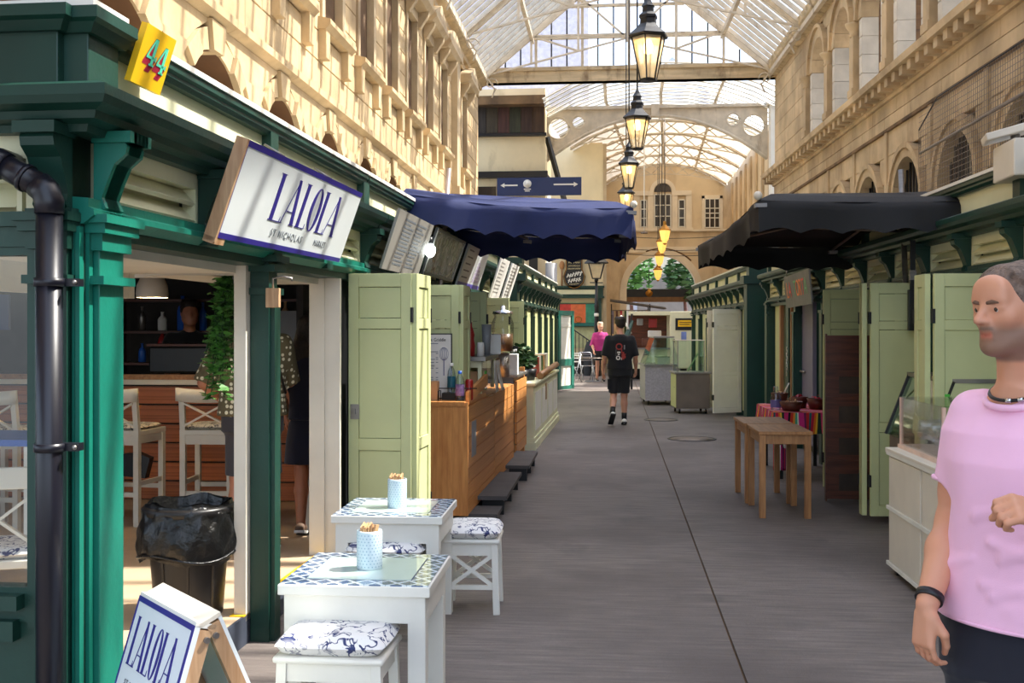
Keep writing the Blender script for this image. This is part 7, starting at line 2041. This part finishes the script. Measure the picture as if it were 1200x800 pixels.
def cloth_mat(name, rgb, rough=.85, bscale=14, bump=.5):
    t = NT(name); p = t.pos((1,1,1)); n = t.noise(p, bscale, 3, .5); w = t.noise(t.pos((1,1,.45)), bscale*.7, 2)
    fine = t.noise(p, 400, 2)
    c = t.mix(t.math('MULTIPLY', n, .18), RGB(*rgb), RGB(*[int(q*.8) for q in rgb]))
    t.l(c, t.b.inputs['Base Color']); t.b.inputs['Roughness'].default_value = rough; t.b.inputs['Sheen Weight'].default_value = .15
    t.bump(t.math('ADD', t.math('MULTIPLY', w, 1.0), t.math('MULTIPLY', fine, .04)), bump, .02); return t.m
# ---------------------------------------------------------------- man in the pink T-shirt, close by
def v3(*a): return np.array(a, float)
pk = thing('person', 'man in a pink t-shirt and dark trousers standing close by, looking across the passage', 'person', (0,0,0))
yaw = radians(220); f_ = Vector((cos(yaw), sin(yaw), 0)); l_ = Vector((-sin(yaw), cos(yaw), 0)); O = Vector((1.005, 2.705, 0))
def B_(x, y, z): return O+l_*x+f_*y+Vector((0,0,z))
M['skin_tan'] = skin_mat('tanned_skin', (212,156,124), True)
shR, elR, wrR = Vector((.915,2.838,1.415)), Vector((.880,2.842,1.150)), Vector((.772,2.690,.972))
shL, elL, wrL = B_(.175,0,1.415), Vector((1.22,2.48,1.16)), Vector((.965,2.415,1.235))
HC = Vector((.972, 2.675, 1.697)); hyaw = radians(203)
sk = Blob()
T_ = add_head(sk, HC, hyaw, .98, pitch=radians(-3))
sk.limb(B_(0,-.005,1.46), HC+Vector((.020,.012,-.06)), .062, .056, .03)
sk.limb(B_(-.02,.035,1.46), T_(.03,.015,-.09), .022, .018, .03)
rows = [(.55,0,0,.10,.09),(.90,0,0,.165,.105),(1.05,0,0,.155,.10),(1.25,0,.0,.165,.105),(1.36,0,0,.165,.10),(1.44,0,-.005,.12,.075),(1.49,0,-.005,.07,.06)]
sk.loft(O, yaw, rows, .04)
for sh, el, wr in ((shR, elR, wrR), (shL, elL, wrL)):
    sk.limb(sh, el, .048, .040, .03); sk.limb(sh.lerp(el, .25), sh.lerp(el, .7), .046, .044, .02)
    sk.limb(el, el.lerp(wr, .35), .040, .043, .02); sk.limb(el.lerp(wr, .35), wr, .043, .027, .02)
for q in (-1, 1):
    hp = B_(q*.09,0,.92); kn = B_(q*.10,.02,.50); an = B_(q*.11,-.02,.09)
    sk.limb(hp, kn, .085, .055, .04); sk.limb(kn, an, .055, .038, .03); sk.limb(an+Vector((0,0,-.04)), an+f_*.15+Vector((0,0,-.055)), .035, .03, .03)
add_hand(sk, wrR+Vector((-.004,-.004,-.012)), Vector((-.10,-.08,-1)), Vector((.75,.35,.0)), .92, .70, 1)
add_hand(sk, wrL+(wrL-elL).normalized()*.012, (wrL-elL).normalized()*.8+Vector((-.35,-.1,.05)), Vector((.05,.55,-.6)), .98, 1.35, -1, fr=1.12)
Rinv = np.linalg.inv(np.array(hframe(HC, hyaw, radians(-3))[1]))
def face_tone(V):
    P = (V-np.array(HC)) @ Rinv.T / .98; x, y, z = -P[:,0], P[:,1], P[:,2]
    ss = lambda e0, e1, q: np.clip((q-e0)/(e1-e0), 0, 1)
    near = (np.abs(P) < .16).all(1)
    jaw = ss(-.028,-.055,z)*ss(-.03,.02,y)*(1-ss(-.125,-.135,z))
    mo = np.exp(-((z+.048)/.008)**2)*ss(.06,.08,y)*(1-ss(.02,.034,np.abs(x)))
    lips = np.exp(-((z+.064)/.0085)**2)*ss(.076,.084,y)*(1-ss(.016,.022,np.abs(x)))
    cheek = 1-ss(.0,.015,z+.03-.02*np.abs(x)/.05)
    out = np.zeros((len(V), 4)); out[:,0] = near*np.maximum(jaw*.75, mo*.95)*(1-lips); out[:,1] = near*lips*.75; out[:,3] = 1
    return out
blob_part('body', sk, .0045, M['skin_tan'], pk, tone=face_tone)
for q in (-1, 1):
    e = part('eye', MB().ell((0,0,0), .0116, 16, 12), plain('eye_white_%d' % (q+1), (188,180,172), .3, var=0), pk, 'eye under a lowered brow')
    c = T_(q*.0315, .0745, -.0005); e.location = c
    g = (T_(q*.0315, .12, -.002)-c).normalized()
    ir = part('iris', MB().ell(g*.0066, .0068, 12, 8), plain('iris_%d' % (q+1), (52,44,36), .15, var=0), e)
    br = MB(); pts = [T_(q*.012, .0915, .0145), T_(q*.026, .0900, .0170), T_(q*.040, .0825, .0170), T_(q*.052, .070, .012)]
    br.tube(pts, [.0042,.0056,.0048,.0024], 6); part('eyebrow', br, plain('brow_brown', (112,84,66), .8), pk)
# hair: short, swept back, greying brown
M['hair_grey'] = plain('greying_brown_hair', (118,98,84), .55, var=.35, scale=60, stretch=(1,1,1), bump=.6, bscale=120)
hr = Blob(); Rn = np.array(hframe(HC, hyaw, radians(-3))[1])
cutp = [(T_(0,.062,.066), T_(0,.062+.9,.066-.42)-T_(0,.062,.066))]
hr.ell(T_(0,-.016,.026), (.079,.098,.081), .01, Rn, cut=cutp + [(T_(0,0,-.03), T_(0,.5,-1.03)-T_(0,0,-.03))])
for k in range(11):
    a = (k-5)/5.0
    hr.chain([T_(a*.052,.064-.03*a*a,.070-.018*a*a), T_(a*.058,.030,.090-.020*a*a), T_(a*.06,-.03,.098-.022*a*a), T_(a*.06,-.085,.070-.02*a*a)], [.008,.014,.014,.012], .008)
blob_part('hair', hr, .0045, M['hair_grey'], pk, 'short greying brown hair swept back')
M['pink'] = cloth_mat('pink_jersey', (250,194,222), .85, 10, .55)
ts_ = Blob()
ts_.loft(O, yaw, [(.935,0,.0,.212,.150),(1.0,0,.0,.205,.145),(1.10,0,.004,.178,.136),(1.22,0,.008,.160,.136),(1.32,0,.008,.176,.134),(1.39,0,.0,.180,.118),(1.435,0,-.006,.135,.090),(1.475,0,-.010,.090,.078)], .035, 2.3)
for sh, el in ((shR, elR), (shL, elL)):
    dv = (el-sh).normalized(); ce = sh+dv*.165
    ts_.limb(sh-dv*.01+Vector(((O-sh).x*.15, (O-sh).y*.15, .0)), sh+dv*.26, .066, .066, .05, cut=[(ce, dv)])
sleeve_ends = [(sh, el) for sh, el in ((shR, elR), (shL, elL))]
# long soft folds across the waist
rf = random.Random(3)
for k in range(12):
    z = rf.uniform(.97, 1.25); x0 = rf.uniform(-.16,.10); ts_.limb(B_(x0,.143-abs(x0)*.25,z), B_(x0+.10,.146-abs(x0+.1)*.25,z+rf.uniform(-.03,.05)), .006, .003, .02)
blob_part('t_shirt', ts_, .006, M['pink'], pk, 'plain pink crew-neck t-shirt')
part('neck_rib', MB().tube([B_(.082*cos(g), .008+.078*sin(g), 1.478-.022*max(0, sin(g))) for g in np.linspace(0, 2*pi, 33)], .009, 8), M['pink'], pk)
for sh, el in sleeve_ends:
    dv = (el-sh).normalized(); ce = sh+dv*.162; a_ = dv.cross(Vector((0,0,1))).normalized(); b_ = dv.cross(a_)
    part('sleeve_hem', MB().tube([ce+a_*(.0625*cos(g))+b_*(.0625*sin(g)) for g in np.linspace(0, 2*pi, 25)], .0055, 6), M['pink'], pk)
hm = MB(); hm.tube([B_(.213*cos(g)*(1 if True else 1), .150*sin(g), .938) for g in np.linspace(0, 2*pi, 49)], .005, 6); part('hem', hm, M['pink'], pk)
nk = part('necklace', MB().tube([B_(.070*cos(g), .012+.072*sin(g), 1.500-.026*max(0, sin(g))) for g in np.linspace(0, 2*pi, 33)], .0045, 8), M['black'], pk, 'black cord necklace')
for a in (.30, .42): part('bead', MB().tube([B_(.070*cos(pi*a), .014+.073*sin(pi*a), 1.500-.026*sin(pi*a)), B_(.070*cos(pi*(a+.06)), .014+.073*sin(pi*(a+.06)), 1.500-.026*sin(pi*(a+.06)))], .0062, 8), M['chrome'], nk)
wd = (wrR-elR).normalized(); part('wristband', MB().tube([wrR-wd*.030, wrR-wd*.012], .034, 18), M['black'], pk, 'black wristband')
tr_ = Blob(); M['navytrouser'] = cloth_mat('dark_navy_trousers', (24,26,40), .85, 12, .4)
tr_.loft(O, yaw, [(.80,0,0,.185,.125),(.90,0,0,.190,.130),(.955,0,0,.185,.125)], .04)
for q in (-1, 1): tr_.chain([B_(q*.09,0,.86), B_(q*.10,.02,.50), B_(q*.11,-.01,.10)], [.105,.080,.065], .05, cut=[((0,0,.07),(0,0,-1))])
blob_part('trousers', tr_, .010, M['navytrouser'], pk)
for q in (-1, 1):
    an = B_(q*.11,-.02,.05); so = Blob().limb(an-f_*.05, an+f_*.17, .05, .042, .03, cut=[((0,0,0.002),(0,0,-1))]); blob_part('shoe', so, .010, M['black'], pk)
rg1 = wrL+((wrL-elL).normalized()*.8+Vector((-.35,-.1,.05))).normalized()*.105
part('ring', MB().tube([rg1+Vector((0,.0115*cos(g),.0115*sin(g)-.024)) for g in np.linspace(0, 2*pi, 17)], .0025, 6), M['alu'], pk, 'thin silver ring')
# ---------------------------------------------------------------- generic smaller figure
def figure(label, base, yaw, H, skin, hair, top, bottom, shoes, pose, hair_len=0, bottom_len=.53, sleeve=.5, res=.011, strap=False, loose=1.0, head_yaw=None, socks=None, dress=False, name_top='shirt', name_bottom='shorts', w=1.0):
    p = thing('person', label, 'person', (0,0,0)); s = H/1.75
    f = Vector((cos(yaw), sin(yaw), 0)); l = Vector((-sin(yaw), cos(yaw), 0)); O = Vector(base)
    W = lambda x, y, z: O+l*(x*s)+f*(y*s)+Vector((0,0,z*s))
    b = Blob(); HC = W(*pose.get('head', (0,.03,1.635))); hy = yaw if head_yaw is None else head_yaw
    T = add_head(b, HC, hy, s, pose.get('pitch', 0), 0, False)
    b.limb(W(0,-.005,1.42), HC+Vector((0,0,-.06*s)), .056*s, .052*s, .03*s)
    b.loft(O, yaw, [(.88*s,0,0,.15*s*w,.10*s),(1.02*s,0,0,.135*s*w,.09*s),(1.22*s,0,.01*s,.155*s*w,.10*s),(1.36*s,0,0,.155*s*w,.09*s),(1.44*s,0,0,.09*s,.06*s)], .04*s)
    top_b = Blob(); bot = Blob()
    tl = .012*s*loose
    z_hem = .90 if not dress else .9
    top_b.loft(O, yaw, [(z_hem*s,0,0,.17*s*w+tl,.118*s+tl),(1.05*s,0,0,.155*s*w+tl,.105*s+tl),(1.24*s,0,.01*s,.172*s*w+tl,.115*s+tl),(1.36*s,0,0,.168*s*w+tl,.102*s+tl),(1.43*s,0,-.005*s,.105*s+tl,.075*s+tl),(1.462*s,0,-.005*s,.07*s,.062*s)], .04*s)
    for q, key in ((1, 'L'), (-1, 'R')):
        sh = W(q*.165*w, 0, 1.37); el = W(*pose['el'+key]); wr = W(*pose['wr'+key])
        b.limb(sh, el, .046*s, .037*s, .03*s); b.limb(el, el.lerp(wr, .4), .037*s, .038*s, .02*s); b.limb(el.lerp(wr, .4), wr, .038*s, .024*s, .02*s)
        add_hand(b, wr, (wr-el).normalized()*.6+Vector((0,0,-.6)) if 'hand'+key not in pose else Vector(pose['hand'+key]), l*(-q)*1.0+f*(-.2), s, .7, q)
        dv = (el-sh).normalized(); ce = sh+dv*(.30*s*sleeve*1.25)
        top_b.limb(sh-dv*.01, sh+dv*.40*s*max(.5, sleeve), .060*s+tl*.4, .056*s+tl*.6, .045*s, cut=[(ce, dv)])
        kn = W(*pose['kn'+key]); an = W(*pose['an'+key]); hp = W(q*.085, 0, .90)
        b.limb(hp, kn, .078*s, .052*s, .04*s); b.limb(kn, kn.lerp(an, .35), .050*s, .054*s, .03*s); b.limb(kn.lerp(an, .35), an, .054*s, .034*s, .02*s)
        fd = Vector(pose.get('ft'+key, (0,1,-.25))); fd = (l*fd.x+f*fd.y+Vector((0,0,fd.z))).normalized()
        b.limb(an+Vector((0,0,-.03*s)), an+fd*.15*s, .032*s, .026*s, .02*s)
        # shorts / skirt leg stops at bottom_len
        tt = max(.05, min(1.0, (.90-bottom_len)/(.90-pose['kn'+key][2]))) if bottom_len >= pose['kn'+key][2] else 1.0
        if not dress:
            hv = (kn-hp).normalized(); ec = hp+(kn-hp)*tt
            bot.limb(hp, hp+(kn-hp)*(tt+.2), .094*s, .082*s, .04*s, cut=[(ec, hv)])
            if bottom_len < pose['kn'+key][2]: bot.limb(kn, an, .07*s, .055*s, .04*s, cut=[(kn.lerp(an,.9), an-kn)])
        sh_ = Blob().limb(an+Vector((0,0,-.035*s))-fd*.05*s, an+fd*.20*s+Vector((0,0,-.01)), .043*s, .034*s, .02*s)
        up = l.cross(fd); up = up if up.z > 0 else -up
        so = blob_part('shoe', sh_, res*.8, shoes, p)
        part('sole', MB().bar(an-fd*.09*s-up*.062*s, an+fd*.22*s-up*.050*s, .082*s, .022*s, up=up), M['rubber'] if socks else M['paper'], so)
        if socks: part('sock', MB().tube([kn.lerp(an, .72), an], [.046*s,.040*s], 12), socks, p)
    if dress: bot.loft(O, yaw, [(bottom_len*s,0,0,.20*s,.16*s),(.75*s,0,0,.185*s,.14*s),(.95*s,0,0,.150*s,.105*s)], .04*s)
    else: bot.loft(O, yaw, [(.80*s,0,0,.165*s*w,.115*s),(.92*s,0,0,.165*s*w,.115*s),(.97*s,0,0,.155*s*w,.108*s)], .05*s)
    blob_part('body', b, res, skin, p); blob_part(name_top, top_b, res, top, p); blob_part(name_bottom, bot, res, bottom, p)
    hb = Blob(); R = np.array(hframe(HC, hy)[1])
    hb.ell(T(0,-.026*s,.028*s), (.086*s,.100*s,.098*s), .02*s, R, cut=[(T(0,.045*s,.050*s), T(0,.9,-.45)-T(0,0,0))])
    if hair_len:
        for k in range(7):
            a = (k-3)/3; hb.chain([T(a*.06*s,-.07*s+.03*abs(a)*s,.06*s), T(a*.085*s,-.10*s,-.10*s), T(a*.08*s,-.115*s,-.10*s-hair_len)], [.035*s,.035*s,.018*s], .02*s)
    else:
        for k in range(9):
            g = k*2*pi/9; hb.ell(T(.05*cos(g)*s, (-.03+.065*sin(g))*s, (.078+.012*sin(3*g))*s), .040*s, .015*s)
    blob_part('hair', hb, res*.8, hair, p)
    return p, W, T
M['skin_fair'] = skin_mat('fair_skin', (214,164,136)); M['skin_brown'] = skin_mat('olive_skin', (186,128,98))
M['hair_dark'] = plain('dark_brown_hair', (46,34,28), .6, var=.3, scale=50, bump=.5, bscale=90)
M['hair_blonde'] = plain('ash_blonde_hair', (206,186,160), .6, var=.2, scale=50, bump=.5, bscale=90)
M['tee_black'] = cloth_mat('black_jersey', (24,24,27), .9, 9, .5); M['cargo'] = cloth_mat('black_cargo_cotton', (34,35,38), .85, 10, .5); M['greyshort'] = cloth_mat('charcoal_shorts', (64,62,68), .85, 10, .4)
walk = {'head': (.01,.045,1.62), 'elL': (.245,-.03,1.10), 'wrL': (.27,.08,.88), 'elR': (-.245,-.03,1.10), 'wrR': (-.26,.10,.90),
        'knL': (.10,.04,.50), 'anL': (.13,-.26,.20), 'ftL': (.12,.80,-.62), 'knR': (-.07,.05,.49), 'anR': (-.07,.06,.085), 'ftR': (0,1,-.22)}
wm, W, T = figure('man in a black printed t-shirt black shorts and white trainers walking away', (.165, 18.05, 0), radians(92), 1.83, M['skin_fair'], M['hair_dark'], M['tee_black'], M['cargo'], M['white'], walk, bottom_len=.52, sleeve=.72, loose=1.6, head_yaw=radians(128), socks=M['black'], name_bottom='cargo_shorts', w=1.10)
for q in (-1, 1): part('cargo_pocket', MB().obox(W(q*.185,.0,.66), (.03,.15,.17), Matrix.Rotation(radians(92)-pi/2, 3, 'Z')), M['cargo'], wm)
# back print: figures in red and white
bp_ = MB(); wp_ = MB(); gp_ = MB(); rp = random.Random(12)
def on_back(x, z, dy=.0): return W(x, -.128-.003-dy+.30*x*x*1.5+.02*abs(z-1.2), z)
def patch(m, x0, z0, x1, z1):
    m.add([on_back(x0,z0,.012), on_back(x1,z0,.012), on_back(x1,z1,.012), on_back(x0,z1,.012)], [(0,1,2,3)])
def ringp_(m, cx, cz, r0, r1, a0=0, a1=2*pi, n=18):
    for k in range(n):
        g0, g1 = a0+(a1-a0)*k/n, a0+(a1-a0)*(k+1)/n
        m.add([on_back(cx+r0*cos(g0),cz+r0*sin(g0),.012), on_back(cx+r1*cos(g0),cz+r1*sin(g0),.012), on_back(cx+r1*cos(g1),cz+r1*sin(g1),.012), on_back(cx+r0*cos(g1),cz+r0*sin(g1),.012)], [(0,1,2,3)])
ringp_(bp_, .02, 1.265, .035, .055); patch(bp_, -.03,1.16,-.012,1.23); patch(bp_, -.06,1.06,-.035,1.18); patch(bp_, -.085,1.08,-.06,1.12)
for k in range(6): patch(bp_, -.03-.012*k, 1.05+.018*k, -.02-.012*k, 1.15)
ringp_(wp_, .035, 1.085, .018, .035); patch(wp_, .0,1.16,.05,1.185); patch(wp_, .01,1.13,.04,1.15); patch(wp_, -.028,1.05,-.012,1.09)
for z in np.linspace(1.06, 1.24, 8): patch(gp_, .065, z, .071, z+.015)
patch(gp_, -.075,1.22,-.055,1.29)
for nm_, m_, mt_ in (('red_print', bp_, plain('brick_red_print', (170,60,52), .7)), ('white_print', wp_, M['white']), ('grey_print', gp_, M['grey'])): part(nm_, m_, mt_, wm)
# ---------------------------------------------------------------- customers in the cafe
def dots_mat(name, base, dot):
    t = NT(name); v = t.n('TexVoronoi'); v.inputs['Scale'].default_value = 26; v.inputs['Randomness'].default_value = .35
    t.l(t.pos((1,1,1)), v.inputs['Vector']); fac = t.ramp(v.outputs['Distance'], [(.30, (1,1,1,1)), (.36, (0,0,0,1))])
    t.l(t.mix(fac, RGB(*base), RGB(*dot)), t.b.inputs['Base Color']); t.b.inputs['Roughness'].default_value = .85
    t.bump(t.noise(t.pos((1,1,1)), 9, 2), .5, .02); return t.m
M['spots'] = dots_mat('spotted_olive_cotton', (108,98,72), (238,232,204))
pol = {'head': (-.02,.06,1.62), 'elL': (.31,-.06,1.12), 'wrL': (.20,.10,.98), 'elR': (-.23,.12,1.12), 'wrR': (-.10,.30,1.08), 'knL': (.10,.02,.49), 'anL': (.11,-.02,.085), 'knR': (-.11,.02,.49), 'anR': (-.13,-.02,.085)}
sp_, W2, T2 = figure('man in a spotted olive shirt and charcoal shorts at the cafe opening, seen from behind', (-2.40, 7.0, .15), radians(100), 1.76, M['skin_brown'], M['hair_dark'], M['spots'], M['greyshort'], plain('grey_brown_trainers', (92,84,76), .7), pol, bottom_len=.50, sleeve=.75, loose=2.4, w=1.2)
part('bag_strap', MB().tube([W2(-.10,-.105,1.46), W2(-.155,-.145,1.33), W2(-.20,-.13,1.18), W2(-.225,-.05,1.05)], .010, 6), M['black'], sp_, 'thin black bag strap')
wo = {'head': (0,.03,1.60), 'elL': (.23,.0,1.10), 'wrL': (.20,.14,.92), 'elR': (-.22,.0,1.10), 'wrR': (-.20,.16,.95), 'knL': (.07,.02,.48), 'anL': (.07,-.02,.085), 'knR': (-.07,.02,.48), 'anR': (-.08,-.02,.085)}
M['navydress'] = cloth_mat('navy_dress_cotton', (26,30,52), .85, 10, .4)
figure('woman with long dark hair in a navy dress behind the spotted shirt', (-2.16, 7.55, .15), radians(100), 1.62, M['skin_brown'], M['hair_dark'], M['navydress'], M['navydress'], plain('brown_sandals', (110,84,66), .7), wo, hair_len=.30, bottom_len=.56, sleeve=.6, dress=True, name_top='bodice', name_bottom='skirt', w=.95)
ba = {'head': (0,.05,1.62), 'elL': (.26,.06,1.12), 'wrL': (.14,.26,1.08), 'elR': (-.26,.06,1.12), 'wrR': (-.14,.26,1.08), 'knL': (.10,.0,.49), 'anL': (.10,0,.085), 'knR': (-.10,.0,.49), 'anR': (-.10,0,.085)}
figure('bearded barman in black standing in the dark behind the bar', (-3.92, 9.66, .15), radians(-62), 1.76, M['skin_brown'], M['hair_dark'], M['tee_black'], M['cargo'], M['black'], ba, bottom_len=.2, sleeve=.75, name_bottom='trousers')
fw = {'head': (0,.03,1.63), 'elL': (.24,-.02,1.10), 'wrL': (.20,.16,.98), 'elR': (-.24,-.02,1.10), 'wrR': (-.22,.14,.92), 'knL': (.08,.03,.49), 'anL': (.09,.0,.085), 'knR': (-.08,-.01,.49), 'anR': (-.09,-.05,.085)}
M['magenta'] = cloth_mat('magenta_cotton', (186,52,128), .85, 10, .4)
figure('fair-haired woman in a magenta top and dark shorts far down the passage', (-.30, 32.5, 0), radians(-80), 1.80, M['skin_fair'], M['hair_blonde'], M['magenta'], M['cargo'], M['black'], fw, bottom_len=.62, sleeve=.9, res=.013)
